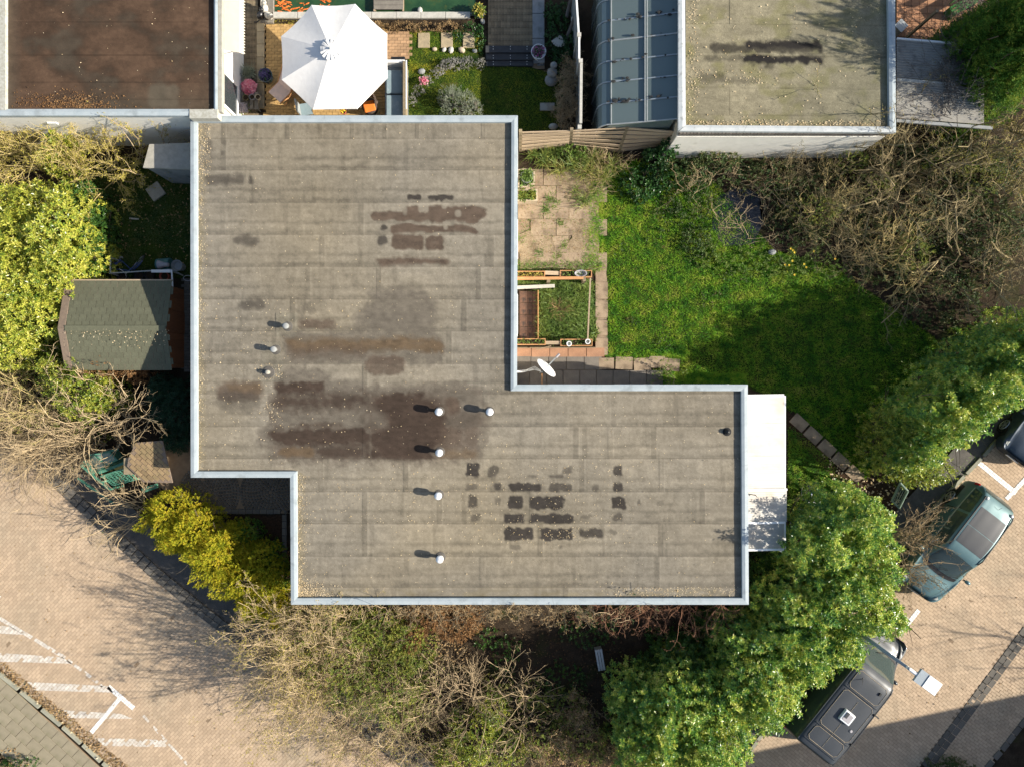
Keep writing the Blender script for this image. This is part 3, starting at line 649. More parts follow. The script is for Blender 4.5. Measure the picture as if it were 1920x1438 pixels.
STAINS = [ ((505, 728, 905, 862), np.array((.105, .085, .066)), .8, 26, 30, 14), ((640, 735, 880, 800), DBR, .55, 30, 20, 16), ((508, 742, 830, 858), DBR, .6, 34, 26, 16), # (box, colour, strength, softness, radius, wobble)
    ((686, 540, 812, 622), WETG, .8, 14, 18, 8), ((662, 585, 812, 624), WETG, .7, 14, 18, 8),
    ((526, 622, 838, 682), WETG, .8, 8, 30, 6), ((535, 636, 832, 660), RUST, .8, 10, 12, 5), ((535, 650, 690, 672), BRN, .45, 12, 10, 6),
    ((684, 668, 757, 703), BRN, .75, 7, 12, 6), ((515, 690, 622, 740), WETG, .85, 9, 20, 8), ((600, 712, 682, 740), WETG, .8, 9, 12, 6), ((680, 718, 890, 742), WETG, .55, 10, 8, 6),
    ((408, 716, 492, 752), BRN, .75, 10, 16, 5), ((406, 732, 488, 772), BLK, .45, 16, 26, 6), ((427, 718, 492, 734), RUST, .55, 10, 6, 5),
    ((512, 718, 616, 740), DBR, .9, 6, 10, 4), ((512, 738, 700, 800), WETG, .9, 10, 10, 6), ((514, 738, 690, 768), DBR, .8, 18, 10, 10),
    ((680, 738, 835, 858), DBR, .95, 8, 10, 6), ((620, 770, 720, 805), WETG, .6, 14, 10, 8), ((835, 735, 898, 800), WETG, .75, 10, 8, 5), ((836, 745, 862, 776), BRN, .9, 8, 8, 4), ((818, 770, 900, 800), DBR, .4, 12, 8, 6),
    ((480, 801, 690, 836), WETG, .9, 10, 18, 5), ((508, 804, 695, 834), DBR, .95, 8, 14, 5), ((560, 792, 640, 800), DBR, .6, 8, 4, 4),
    ((524, 839, 590, 856), RUST, .7, 6, 8, 4), ((598, 838, 680, 859), DBR, .7, 9, 8, 5), ((680, 842, 815, 862), DBR, .85, 7, 6, 5),
    ((825, 803, 868, 838), BRN, .65, 14, 10, 8), ((872, 800, 893, 838), BRN, .45, 10, 6, 5), ((822, 843, 896, 859), RUST, .55, 9, 6, 5),
    ((748, 385, 906, 417), BRN, .95, 4, 14, 3), ((695, 397, 780, 414), BRN, .95, 4, 9, 3), ((763, 365, 790, 376), BLK, .9, 3, 6, 3), ((801, 366, 852, 376), BLK, .85, 3, 6, 4),
    ((735, 423, 897, 438), BRN, .95, 3, 6, 2.5), ((713, 424, 727, 432), BLK, .8, 3, 4, 3), ((734, 441, 796, 469), BRN, .95, 4, 9, 3), ((798, 442, 832, 470), BRN, .95, 4, 9, 3), ((706, 443, 727, 460), BLK, .75, 4, 8, 3), ((707, 484, 838, 498), BRN, .9, 7, 6, 3),
    ((384, 328, 458, 348), BLK, .62, 9, 8, 5), ((466, 330, 475, 348), BLK, .7, 4, 5, 3), ((438, 441, 486, 461), BLK, .6, 9, 9, 5), ((450, 561, 494, 581), BLK, .6, 9, 9, 5), ((560, 600, 628, 616), BRN, .75, 7, 4, 5),
    ((388, 262, 398, 292), BLK, .4, 7, 4, 4), ((414, 262, 424, 272), BLK, .4, 5, 4, 3), ((414, 282, 422, 292), BLK, .4, 5, 4, 3), ((560, 565, 590, 590), BLK, .3, 12, 9, 8)]
for b in [(400, 520, 485, 605, .9), (540, 535, 612, 610, .55), (680, 650, 895, 705, .8), (945, 652, 1098, 705, .6), (580, 650, 630, 700, .7), (680, 730, 778, 822, .92), (820, 737, 1045, 822, .85), (650, 850, 780, 912, .85), (820, 852, 1100, 912, .88), (650, 942, 838, 1024, .9), (885, 947, 1100, 1024, .85), (1145, 952, 1298, 1006, .7), (1365, 530, 1430, 608, .75), (1365, 650, 1432, 705, .75), (1354, 740, 1450, 822, .88), (1365, 850, 1430, 902, .55), (412, 730, 475, 815, .65), (400, 650, 468, 700, .45), (430, 850, 488, 900, .5), (1222, 655, 1277, 702, .4), (1520, 745, 1550, 805, .45), (690, 1058, 760, 1086, .4), (1000, 1060, 1032, 1080, .4), (950, 596, 1040, 616, .55), (1040, 545, 1098, 590, .5), (800, 596, 862, 612, .5), (1340, 955, 1392, 985, .35), (580, 740, 630, 800, .35), (1150, 860, 1230, 885, .35), (1650, 760, 1700, 800, .25)]:
    STAINS.append(((760 + b[0] / 3.507, 720 + b[1] / 3.507, 760 + b[2] / 3.507, 720 + b[3] / 3.507), BLK, min(1.0, b[4] * 1.15), 3.5, 5, 4))
CLEAR = [(755, 383, 763, 405), (784, 383, 804, 399), (828, 383, 838, 392), (853, 394, 864, 407), (832, 421, 839, 431), (692, 738, 697, 860)]
def felt_col(u, v):
    base = np.array((.206, .180, .136)); tone = 1 + (fbm(u / 160, v / 60, 2) - .5) * .45 + (fbm(u / 34, v / 5, 9) - .5) * .30 + (fbm(u / 5, v / 40, 13) - .5) * .22 + (fbm(u / 3.2, v / 3.2, 19, 2) - .5) * .36
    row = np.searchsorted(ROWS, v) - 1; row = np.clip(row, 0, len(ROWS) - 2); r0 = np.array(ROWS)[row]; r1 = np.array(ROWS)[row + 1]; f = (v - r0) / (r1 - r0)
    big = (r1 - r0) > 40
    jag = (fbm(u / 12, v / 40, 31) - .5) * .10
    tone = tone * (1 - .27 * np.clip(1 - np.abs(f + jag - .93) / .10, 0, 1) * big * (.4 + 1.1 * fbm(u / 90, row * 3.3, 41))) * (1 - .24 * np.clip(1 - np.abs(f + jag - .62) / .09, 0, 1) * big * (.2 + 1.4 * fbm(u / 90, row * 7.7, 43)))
    tone = tone * (1 - .22 * np.clip(1 - np.abs(v - r1) / 1.6, 0, 1)) * (1 + .10 * np.clip(1 - np.abs(v - r0 - 3.5) / 3, 0, 1))  # thin dark row seams painted in place of the laps' fine shadow
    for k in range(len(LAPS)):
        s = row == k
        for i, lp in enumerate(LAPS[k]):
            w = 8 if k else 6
            tone = np.where(s, tone * (1 - (.20 if (lp * 7) % 3 else .10) * np.clip((w / 2 + 1 - np.abs(u - lp - w / 2)), 0, 1)) * (1 - .20 * (fbm(v / 9, u * 0 + lp, 3) > .35) * np.clip(1 - np.abs(u - lp + 1) / 1.3, 0, 1)) * (1 + .16 * np.clip(1 - np.abs(u - lp - w - 2) / 2, 0, 1)), tone)  # lap bands, each edged by a thin dark line painted as seam shadow
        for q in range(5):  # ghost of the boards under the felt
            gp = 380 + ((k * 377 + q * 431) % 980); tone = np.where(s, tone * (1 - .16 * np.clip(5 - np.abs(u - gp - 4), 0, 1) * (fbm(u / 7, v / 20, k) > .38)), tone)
    c = base[None] * tone[:, None]
    c = c * (1 + (fbm(u / 200, v / 200, 5)[:, None] - .5) * np.array((.14, .06, -.12)))
    for i, (b, sc, st, so, ra, wo) in enumerate(STAINS):
        near = (u > b[0] - 30) & (u < b[2] + 30) & (v > b[1] - 30) & (v < b[3] + 30)
        if not near.any(): continue
        mk = np.zeros_like(u); big_ = (b[2] - b[0]) > 95; wu = (u[near] + (fbm(u[near] / 38, v[near] / 30, 91) - .5) * 34) if big_ and st > .3 else u[near]; wv = (v[near] + (fbm(u[near] / 45, v[near] / 30, 92) - .5) * 13) if big_ else v[near]; mk[near] = rbox(wu, wv, b, so * (1.3 if big_ else 1), max(ra, .48 * (b[3] - b[1])) if big_ and i > 2 else ra, i * 1.7, wo * (1.5 if big_ else 1.2))
        patch = (.45 + 1.0 * fbm(u / 12, v / 7, i + 60)) if sc is not BLK else (.62 + .5 * fbm(u / 7, v / 5, i + 60)); mk = np.clip(mk * st * np.clip(patch + .3, 0, 1.1), 0, .97)
        for cb in CLEAR:
            mk = mk * (1 - (.4 if cb[3] > 800 else .75) * rbox(u, v, cb, 3, 5, 3, 1.5)) if (cb[0] < b[2] and cb[2] > b[0] and cb[1] < b[3] and cb[3] > b[1]) else mk
        c = c * (1 + .10 * np.clip(1 - np.abs(mk - .10) / .09, 0, 1) * (mk > .01))[:, None]
        tex = sc[None] * (1 + (fbm(u / 10, v / 5, 71 + i) - .5) * .7)[:, None]
        c = c * (1 - mk[:, None]) + tex * mk[:, None]
    # moss and grime along the left and lower edges
    e = np.clip(1 - (u - 369) / 22, 0, 1) * (v < 890) * (fbm(u / 6, v / 14, 77) > .45) * .55
    e2 = np.clip(1 - (1121 - v) / 26, 0, 1) * (fbm(u / 22, v / 7, 78) > .52) * .45 + np.clip(1 - (u - 557) / 20, 0, 1) * (v > 885) * (fbm(u / 6, v / 14, 79) > .42) * .6
    c = c * (1 - np.clip(e + e2, 0, .8)[:, None]) + np.array((.17, .14, .075))[None] * np.clip(e + e2, 0, .8)[:, None]
    return np.clip(c, .01, 1)
def felt_sheet(parent, u0, u1, v0, v1, z, m, colf, name='felt_sheet', step=1.9, th=.008):
    nu, nv = max(2, int((u1 - u0) / step)), max(2, int((v1 - v0) / step))
    U, V = np.meshgrid(np.linspace(u0, u1, nu), np.linspace(v0, v1, nv)); U, V = U.ravel(), V.ravel()
    pts = PA(U, V, np.full(U.shape, z)); pts[:, 2] += (fbm(U / 60, V / 25, 8) - .5) * .006
    i, j = np.meshgrid(np.arange(nu - 1), np.arange(nv - 1)); a = (j * nu + i).ravel()
    F = np.stack([a, a + nu, a + nu + 1, a + 1], -1)
    # skirt down the lower and the left edge gives the lap its thickness
    b0 = np.arange(nu) + (nv - 1) * nu; sk = pts[b0].copy(); sk[:, 2] -= th; l0 = np.arange(nv) * nu; sl = pts[l0].copy(); sl[:, 2] -= th
    base = len(pts); F2 = np.stack([b0[:-1], base + np.arange(nu - 1), base + np.arange(1, nu), b0[1:]], -1); base2 = base + nu
    F3 = np.stack([l0[:-1], base2 + np.arange(nv - 1), base2 + np.arange(1, nv), l0[1:]], -1)
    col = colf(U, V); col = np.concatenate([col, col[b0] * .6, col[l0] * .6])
    return arr_mesh(name, np.concatenate([pts, sk, sl]), np.concatenate([F, F2, F3]), m, parent, col=col)
deck = MB().prism(inset([tuple(p) for p in iw], -.03), ZR - .04, ZR - .012); deck.build('roof_deck', M['felt_left' if False else 'asphalt'], house)
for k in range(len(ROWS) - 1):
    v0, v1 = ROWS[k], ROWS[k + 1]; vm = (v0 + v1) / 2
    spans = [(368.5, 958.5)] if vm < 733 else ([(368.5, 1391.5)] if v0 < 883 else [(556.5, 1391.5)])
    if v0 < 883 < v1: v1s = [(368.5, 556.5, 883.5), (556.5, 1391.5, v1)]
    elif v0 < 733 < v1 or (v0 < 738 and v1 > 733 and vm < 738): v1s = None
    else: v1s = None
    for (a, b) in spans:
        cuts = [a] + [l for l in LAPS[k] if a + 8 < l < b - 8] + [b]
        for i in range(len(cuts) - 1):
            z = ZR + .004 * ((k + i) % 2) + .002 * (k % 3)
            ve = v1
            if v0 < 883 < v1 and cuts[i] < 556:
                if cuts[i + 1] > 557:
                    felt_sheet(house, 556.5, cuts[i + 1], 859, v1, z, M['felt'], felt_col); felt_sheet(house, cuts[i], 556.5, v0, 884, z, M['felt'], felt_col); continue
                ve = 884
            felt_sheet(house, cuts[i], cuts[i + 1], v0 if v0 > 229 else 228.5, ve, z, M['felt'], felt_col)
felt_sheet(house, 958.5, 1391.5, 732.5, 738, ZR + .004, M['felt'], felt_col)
# --- vent pipes with white caps
def vent(u, v, z1, cap, cu=None):
    base = P(u, v, z1); t = thing('vent_pipe', None, None, (base.x, base.y, ZR))
    h = z1 - ZR
    MB().lathe([(.055, 0), (.055, h - .12)], n=12).build('pipe', M['white_plastic' if cap else 'grey_metal'], t, local=True, smooth=True)
    if cap: MB().lathe([(.06, h - .20), (.075, h - .19), (.115, h - .17), (.12, h - .03), (.10, h - .005), (.0, h + .008)], n=18).build('cap', M['white_plastic'], t, local=True, smooth=True)
    else: MB().lathe([(.085, h - .16), (.095, h - .14), (.095, h - .02), (.06, h), (.0, h)], n=14).build('cap', M['concrete_grey'], t, local=True, smooth=True)
    MB().lathe([(.16, .012), (.15, .02), (.07, .035), (.06, .06)], n=16).build('flashing', M['felt_left' if False else 'asphalt'], t, local=True)
    return t
vl = [(822, 772, 3.0, 1, 'white-capped vent pipe standing in the biggest brown stain, beside a second pipe to its right'), (918, 772, 3.0, 1, 'white-capped vent pipe just right of the brown stain, below the inner roof corner'), (823, 849, 3.0, 1, 'white-capped vent pipe at the lower right edge of the brown stain, second down its column'), (821, 930, 3.0, 1, 'white-capped vent pipe left of the group of black square puddles'), (824, 1049, 3.0, 1, 'white-capped vent pipe nearest the bottom edge of the roof'), (534, 611, 2.92, 0, 'grey vent pipe without white cap, upper of two dull pipes left of the rusty stain'), (511, 655, 2.95, 0, 'grey vent pipe without white cap, lower of two dull pipes left of the rusty stain')]
for u, v, z, c, lb in vl: tag(vent(u, v, z, c), lb, 'vent pipe', 'vent pipes on the bungalow roof')
ro = thing('roof_outlet', 'small roof outlet stub in a ring of dry litter on the felt roof', 'roof outlet', P(504, 698, ZR))
MB().lathe([(.07, 0), (.07, .17), (.05, .19), (.0, .19)], n=12).build('stub', M['concrete'], ro, local=True, smooth=True)
MB().lathe([(.2, .012), (.19, .03), (.07, .04)], n=14).build('collar', M['asphalt'], ro, local=True)
ro = thing('roof_cowl', 'small black dome cowl near the right-hand edge of the bungalow roof', 'cowl', P(1363, 809, ZR))
MB().lathe([(.09, 0), (.09, .05), (.07, .11), (.0, .14)], n=14).build('dome', M['black'], ro, local=True, smooth=True)
MB().lathe([(.14, .011), (.13, .02), (.09, .02)], n=14).build('flange', M['rubber'], ro, local=True)
# square felt patches round the dull pipes
for (u0, v0, u1, v1) in ((517, 587, 558, 632), (490, 640, 527, 676), (488, 676, 532, 716)):
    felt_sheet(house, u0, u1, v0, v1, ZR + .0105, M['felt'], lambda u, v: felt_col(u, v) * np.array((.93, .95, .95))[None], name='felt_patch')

# ------------------------------------------------------------------ left neighbour: brown wet roof, white wall
nb = thing('left_house', 'flat-roofed house with wet brown roof and white side wall, top left corner', 'house', P(200, 100))
zl = 3.02
def rust_col(u, v):
    c = np.array((.082, .054, .036))[None] * (1 + (fbm(u / 70, v / 50, 3) - .5) * 1.0)[:, None] * (1 + (fbm(u / 16, v / 5, 4) - .5) * .35)[:, None] * (1 + (fbm(u / 4, v / 4, 14, 2) - .5) * .3)[:, None]
    g = np.clip((fbm(u / 60, v / 40, 12) - .48) * 4, 0, 1)[:, None] * np.array((.062, .055, .042))[None]
    k = np.clip((fbm(u / 60, v / 40, 12) - .48) * 4, 0, 1)[:, None] * .75
    c = c * (1 - k) + g * .9 / .75 * k * .8
    low = np.clip((v - 150) / 50, 0, 1)[:, None] * np.clip((u - 100) / 100, 0, 1)[:, None] * .6; c = c * (1 - low) + np.array((.085, .072, .052))[None] * (1 + (fbm(u / 20, v / 6, 15) - .5) * .6)[:, None] * low
    pt = rbox(u, v, (278, 160, 335, 204), 8, 8, 5, 4)[:, None] * .7; c = c * (1 - pt) + np.array((.105, .095, .072))[None] * pt
    for q in (42, 104, 155, 186): c = c * (1 - .35 * np.clip(1 - np.abs(v - q - (u - 200) * .004) / 1.3, 0, 1))[:, None]
    ed = np.clip(1 - (u - 12) / 30, 0, 1)[:, None] * .4; c = c * (1 - ed) + np.array((.13, .12, .095))[None] * ed
    return np.clip(c * np.array((.86, .80, .76))[None], .006, 1)
rows = [-60, 42, 104, 155, 205]
for k in range(4): felt_sheet(nb, 8, 402, rows[k], rows[k + 1], zl - .1 + .004 * (k % 2), M['felt_left'], rust_col)
a0, a1 = P(-40, 206, zl), P(355, 217, zl)
coping(nb, [P(-60, 217.5, zl), P(355, 217.5, zl)], [P(-60, 205, zl), P(355, 205, zl)], zl, .13, M['coping'], seg=3.0, closed=False)
coping(nb, [P(408, 207, zl), P(408, -60, zl)], [P(401.5, 207, zl), P(401.5, -60, zl)], zl + .02, .14, M['coping'], seg=3.5, closed=False, name='edge_trim')
MB().prism(pxpoly([(-62, 207), (11, 207), (11, -60), (-62, -60)], zl), zl - .25, zl + .02).build('stone_edge', M['stonecap'], nb)
cx0, cx1 = P(355.5, 223, zl), P(409, 206, zl)
MB().box(((cx0.x + cx1.x) / 2, (cx0.y + cx1.y) / 2, zl - .12), (cx1.x - cx0.x, cx1.y - cx0.y, .3)).build('gravel_felt_upstand', M['stonecap'], nb, bevel=.01)
ln = P(408.5, 0, zl).x; ls = P(0, 217, zl).y
fx = P(416, 0, zl - .02).x; lw = P(456, 0, 0).x
MB().box(((ln + fx) / 2 + .002, (ls + 13.25) / 2 + .06, zl - .12), (fx - ln - .004, 13.25 - ls - .12, .22)).build('fascia', M['concrete'], nb)
MB().prism([(P(-62, 0, zl).x, ls + .05), (lw - .03, ls + .05), (lw - .03, 13.25), (P(-62, 0, zl).x, 13.25)], -.02, zl - .16).build('wall', M['white' if False else 'render_white'], nb)
MB().box((lw, (P(0, 217, 1).y + 13.2) / 2 + .2, 1.42), (.05, 12.8 - P(0, 217, 1).y, 2.84)).build('side_wall', M['white'], nb)
window(nb, (lw + .03, P(0, 195, 1.2).y + .25, 1.35), 1.1, 1.3, (1, 0, 0))
dr = MB(); 
MB().box((P(175, 0).x, ls + .03, 2.25), (.30, .05, .12)).build('wall_vent', M['white_plastic'], nb)

# awning on that wall
aw = thing('awning', 'cream fabric awning with scalloped edge on the white wall of the left house', 'awning', (lw + .05, P(0, 60).y, 2.5))
y0_, y1_ = P(440, 97, 2.4).y, 13.1; x0_, x1_ = lw + .04, P(451, 0, 2.25).x
mb = MB()
for q in range(24):
    ya, yb = y0_ + (y1_ - y0_) * q / 24, y0_ + (y1_ - y0_) * (q + 1) / 24
    mb.add([(x0_, ya, 2.62), (x1_, ya - .0, 2.3), (x1_, yb, 2.3), (x0_, yb, 2.62)], [(0, 1, 2, 3)])
    ym = (ya + yb) / 2
    mb.add([(x1_, ya, 2.3), (x1_ + .07, ya, 2.2), (x1_ + .12, ym, 2.14), (x1_ + .07, yb, 2.2), (x1_, yb, 2.3)], [(0, 1, 2, 3, 4)])
o = mb.build('fabric', M['canvas_cream'], aw); sm = o.modifiers.new('s', 'SOLIDIFY'); sm.thickness = .01
MB().tube([(x1_, y0_, 2.29), (x1_, y1_, 2.29)], .025, 8).build('front_bar', M['white'], aw)
MB().bar((x0_, y0_ + .15, 1.9), (x1_, y0_ + .1, 2.26), .03).build('arm', M['white'], aw)

# ------------------------------------------------------------------ right neighbour: mossy roof, brick and pale wall
rb = thing('right_house', 'flat-roofed house with mossy beige roof and white coping, top right', 'house', P(1475, 120))
zr = 2.75
def moss_col(u, v):
    c = np.array((.205, .182, .122))[None] * (1 + (fbm(u / 60, v / 26, 23) - .5) * .7)[:, None] * (1 + (fbm(u / 26, v / 4, 24) - .5) * .3)[:, None] * (1 + (fbm(u / 3.5, v / 3.5, 25, 2) - .5) * .35)[:, None]
    k = np.clip((fbm(u / 30, v / 22, 26) - .5) * 5, 0, 1)[:, None] * .6; c = c * (1 - k) + np.array((.155, .145, .06))[None] * k
    k = np.clip((u - 1400) / 250, 0, 1)[:, None] * .45; c = c * (1 - k) + np.array((.12, .12, .085))[None] * k
    for b, s in (((1330, 82, 1540, 100), .8), ((1400, 78, 1540, 92), .95), ((1390, 104, 1545, 120), 1.0), ((1320, 106, 1390, 114), .5), ((1310, 138, 1362, 158), .45), ((1362, 147, 1420, 158), .45), ((1430, 120, 1450, 130), .6)):
        mk = (rbox(u, v, b, 7, 8, b[0], 7) * s)[:, None]; c = c * (1 - mk) + np.array((.018, .016, .015))[None] * mk
    for q in (47, 100, 107, 166, 217): c = c * (1 - .3 * np.clip(1 - np.abs(v - q - (u - 1480) * .01) / 1.3, 0, 1))[:, None]
    c = c * (1 - .3 * ((np.abs(u - 1368) < 1.1) & ((v < 47) | ((v > 166) & (v < 217)))))[:, None]
    e = np.clip(1 - (238 - v) / 9, 0, 1) * (fbm(u / 8, v / 6, 28) > .42); c = c * (1 - .7 * e[:, None]) + np.array((.2, .15, .08))[None] * .7 * e[:, None]
    return np.clip(c, .01, 1)
rows = [-60, 47, 107, 166, 217, 237]
for k in range(5):
    cu = [1286, 1368, 1669] if k in (0, 3) else [1286, 1669]
    for i in range(len(cu) - 1): felt_sheet(rb, cu[i], cu[i + 1], rows[k], rows[k + 1], zr - .12 + .005 * ((k + i) % 2), M['felt_right'], moss_col)
coping(rb, [P(1274, 246, zr), P(1680, 249, zr)], [P(1286, 235, zr), P(1668, 238, zr)], zr, .13, M['coping_old'], seg=2.0, closed=False)
coping(rb, [P(1272, 246, zr), P(1272, -60, zr)], [P(1286, 235, zr), P(1284, -60, zr)], zr, .13, M['coping_old'], seg=2.2, closed=False, name='side_coping')
coping(rb, [P(1680, 249, zr), P(1678, -60, zr)], [P(1668, 238, zr), P(1665, -60, zr)], zr, .13, M['coping'], seg=2.2, closed=False, name='side_coping')
xa, xb, ya = P(1274, 0, zr).x + .04, P(1678, 0, zr).x - .04, P(0, 247, zr).y + .06
MB().prism([(xa, ya), (xb, ya), (xb, 13.35), (xa, 13.35)], -.02, zr - .14).build('wall', M['concrete'], rb)
nb_ = int((xb - xa) / .115)
me = piece_mesh((.1, .06, .21)); lay(rb, 'brick', [me], M['greybrick'], [(xa + .06 + i * .115, ya - .045, 0) for i in range(nb_)], zr - .27)
MB().box(((xa + xb) / 2, ya - .02, 1.1), (xb - xa, .04, 2.2)).build('rendered_panel', M['render_white'], rb)

# conservatory against it
cv = thing('conservatory', 'lean-to greenhouse with blue-grey glass roof between the two top gardens', 'conservatory', P(1195, 110))
xr_, zr1 = P(1271, 0, 2.55).x, 2.55; xl_, zl1 = P(1146, 0, 2.05).x, 2.05
ys = [P(1210, v, 2.3).y for v in (229, 188, 148, 109, 70, 32, -8, -48)]
prof = [(xr_, zr1), (P(1243, 0, 2.43).x, 2.43), (P(1211, 0, 2.3).x, 2.3), (xl_, zl1)] 
cxl = P(1117, 0, 1.2).x
for q in range(1, 5):
    th = q / 4 * math.pi / 2; prof.append((xl_ - (xl_ - cxl) * math.sin(th), zl1 - .55 * (1 - math.cos(th))))
prof.append((cxl - .02, .1))
for i in range(len(ys) - 1):
    for j in range(len(prof) - 1):
        (xa_, za_), (xb_, zb_) = prof[j], prof[j + 1]; g_ = .02
        mb = MB(); mb.add([(xa_, ys[i] + g_, za_), (xa_, ys[i + 1] - g_, za_), (xb_, ys[i + 1] - g_, zb_), (xb_, ys[i] + g_, zb_)], [(0, 1, 2, 3)])
        o = mb.build('pane', M['glass'], cv); sm = o.modifiers.new('s', 'SOLIDIFY'); sm.thickness = .006
for i, yv in enumerate(ys[:-1]):
    mb = MB()
    for j in range(len(prof) - 1): mb.bar((prof[j][0], yv, prof[j][1] + .015), (prof[j + 1][0], yv, prof[j + 1][1] + .015), .035, .04)
    mb.build('rafter', M['grey_metal' if i in (0, 4) else 'grey_light'], cv)
for xq, zq in ((prof[2][0] - .035, prof[2][1] + .03), (prof[2][0] + .035, prof[2][1] + .045), (prof[3][0], prof[3][1] + .03)):
    MB().bar((xq, ys[0], zq), (xq, ys[-1], zq), .024, .03).build('glazing_bar', M['grey_metal'], cv)
MB().bar((prof[1][0], ys[0], prof[1][1] - .06), (prof[1][0], ys[-1], prof[1][1] - .06), .03).build('purlin', M['grey_metal'], cv)
mb = MB(); mb.prism([(cxl, ys[0] - .02), (xr_ - .05, ys[0] - .02), (xr_ - .05, ys[0] + .04), (cxl, ys[0] + .04)], 0, .55); mb.build('dwarf_wall', M['concrete'], cv)
mb = MB(); mb.add([(cxl, ys[0], .55), (xr_ - .1, ys[0], .55), (xr_ - .1, ys[0], 2.45), (prof[2][0], ys[0], 2.26), (xl_, ys[0], 2.0), (cxl, ys[0], 1.4)], [(0, 1, 2, 3, 4, 5)]); o = mb.build('end_pane', M['glass'], cv); sm = o.modifiers.new('s', 'SOLIDIFY'); sm.thickness = .006
MB().box(((cxl + xr_) / 2, (ys[0] + ys[-1]) / 2, .03), (xr_ - cxl - .1, ys[-1] - ys[0] - .1, .06)).build('floor', M['concrete_grey'], cv)
# fallen twigs and moss clumps on the glazing
mb = MB()
for q in range(70):
    i = random.choice([1, 2, 3, 4, 5, 5, 1]); t = random.random() ** .7; xq = xr_ - .1 - (xr_ - xl_) * t; zq = zr1 - (zr1 - zl1) * ((xr_ - xq) / (xr_ - xl_)) + .045
    s = random.uniform(.015, .055); mb.ball((xq, ys[i] + random.uniform(-.05, .1), zq), (s * random.uniform(1, 2.2), s, s * .5), n=5, k=3)
tag(mb.build('moss_clumps', M['rubber'], cv), kind='stuff')
# things stored under the glass
sh_ = thing('storage_shelf', 'pale shelf seen through the conservatory glass along the house wall', 'shelf', (xr_ - .35, P(0, 150).y, 0))
for q, zq in ((0, .9),): MB().box((0, .3, .88), (.5, 3.6, .05)).build('board', M['concrete_grey'], sh_, local=True)
for yy in (-1.4, 0, 1.6): MB().box((0, yy, .43), (.45, .05, .85)).build('leg', M['grey_metal'], sh_, local=True)
for i_, (uu, vv, ss, mm, lb) in enumerate(((1256, 97, .17, 'bluecushion', 'round blue-grey tub'), (1254, 147, .2, 'stone', 'pale sack'), (1256, 178, .2, 'teal_plastic', 'turquoise tub'))):
    c = P(uu, vv, 1.0); t = MB().lathe([(ss * .8, 0), (ss, .26), (ss * .9, .27), (ss * .85, .05), (0, .05)], (0, 0, 0), 14).build('storage_tub', M[mm]); t.location = (c.x, c.y, .905)
    tag(t, lb + ' on the shelf under the conservatory glass', 'tub')

# lean-to with corrugated sheets east of it, and the terracotta terrace
lt = thing('lean_to', 'lean-to roof of grey corrugated sheets under bare creepers, right of the mossy roof', 'lean-to', P(1740, 140))
def corr(u0, u1, va, vb, vc, vd, z0, z1, name='corrugated_sheet'):
    xs = np.linspace(0, 1, 12); nw = 90; vs = []
    for t in np.linspace(0, 1, nw):
        for s in xs:
            v0 = va + (vb - va) * s; v1 = vc + (vd - vc) * s; z = z0 + (z1 - z0) * t + .012 * math.sin(t * nw * 1.05)
            vs.append(P(u0 + (u1 - u0) * s, v0 + (v1 - v0) * t, z))
    n = 12; F = [(j * n + i, (j + 1) * n + i, (j + 1) * n + i + 1, j * n + i + 1) for j in range(nw - 1) for i in range(n - 1)]
    return arr_mesh(name, [tuple(p) for p in vs], F, M['corrugated'], lt)
corr(1681, 1845, 74, 88, 148, 163, 2.35, 2.25); corr(1681, 1845, 152, 167, 222, 234, 2.30, 2.2)
MB().bar(P(1681, 73, 2.38), P(1818, 84.5, 2.38), .05, .06).build('ridge_trim', M['white'], lt)
MB().bar(P(1681, 150, 2.32), P(1790, 160, 2.32), .10, .05).build('ridge_trim', M['stone'], lt)
MB().bar(P(1681, 227, 2.25), P(1860, 241, 2.22), .10, .06).build('eaves_beam', M['concrete_grey'], lt)
for u, v in ((1690, 80), (1800, 90), (1690, 222), (1810, 236)): MB().bar(P(u, v, 0), Vector((P(u, v, 2.2).x, P(u, v, 2.2).y, 2.2)) if False else P(u, v, 0) + Vector((0, 0, 2.15)), .08).build('post', M['wood_post'], lt)
tt = patio('terracotta_terrace', (1680, -30), (1860, 82), .277, .277, M['terracotta'], stagger=0, piece='tile')
MB().box(P(1683, 55, .25), (.35, .35, .5), rz=R(45)).build('planter_corner', M['grey_metal'])
o = bpy.data.objects['planter_corner']; o.name = 'planter_box'; tag(o, 'grey square planter half hidden under the coping beside the terracotta tiles', 'planter')
gb = thing('garden_bench', 'green slatted bench at the edge of the terracotta terrace', 'bench', P(1792, 22, 0), R(30))
for q in range(3): MB().box((0, -.12 + q * .12, .44), (1.0, .1, .03)).build('slat', M['green_plastic'], gb, local=True)
MB().box((0, .26, .65), (1.0, .03, .25)).build('backrest', M['green_plastic'], gb, local=True)
for sx in (-.42, .42): MB().box((sx, 0, .21), (.05, .36, .42)).build('leg', M['green_plastic'], gb, local=True)
ty = thing('toy_trike', 'red plastic ride-on toy at the top edge of the picture', 'toy', P(1868, -4, 0), R(10))
MB().box((0, 0, .3), (.75, .3, .14)).build('body', M['toy_red'], ty, local=True, bevel=.04)
MB().box((.28, 0, .5), (.1, .4, .05)).build('handlebar', M['white_plastic'], ty, local=True)
for sx, sy in ((-.25, -.2), (-.25, .2), (.28, 0)): MB().tube([(sx, sy - .05, .15), (sx, sy + .05, .15)], .14, 14).build('wheel', M['rubber'], ty, local=True)
ty = thing('toy_slide', 'yellow plastic slide at the top right corner', 'toy', P(1908, 0, 0), R(-20))
MB().add([(-.6, -.2, .75), (-.6, .2, .75), (.6, .2, .1), (.6, -.2, .1)], [(0, 3, 2, 1)]).build('chute', M['yellow'], ty, local=True).modifiers.new('s', 'SOLIDIFY').thickness = .04
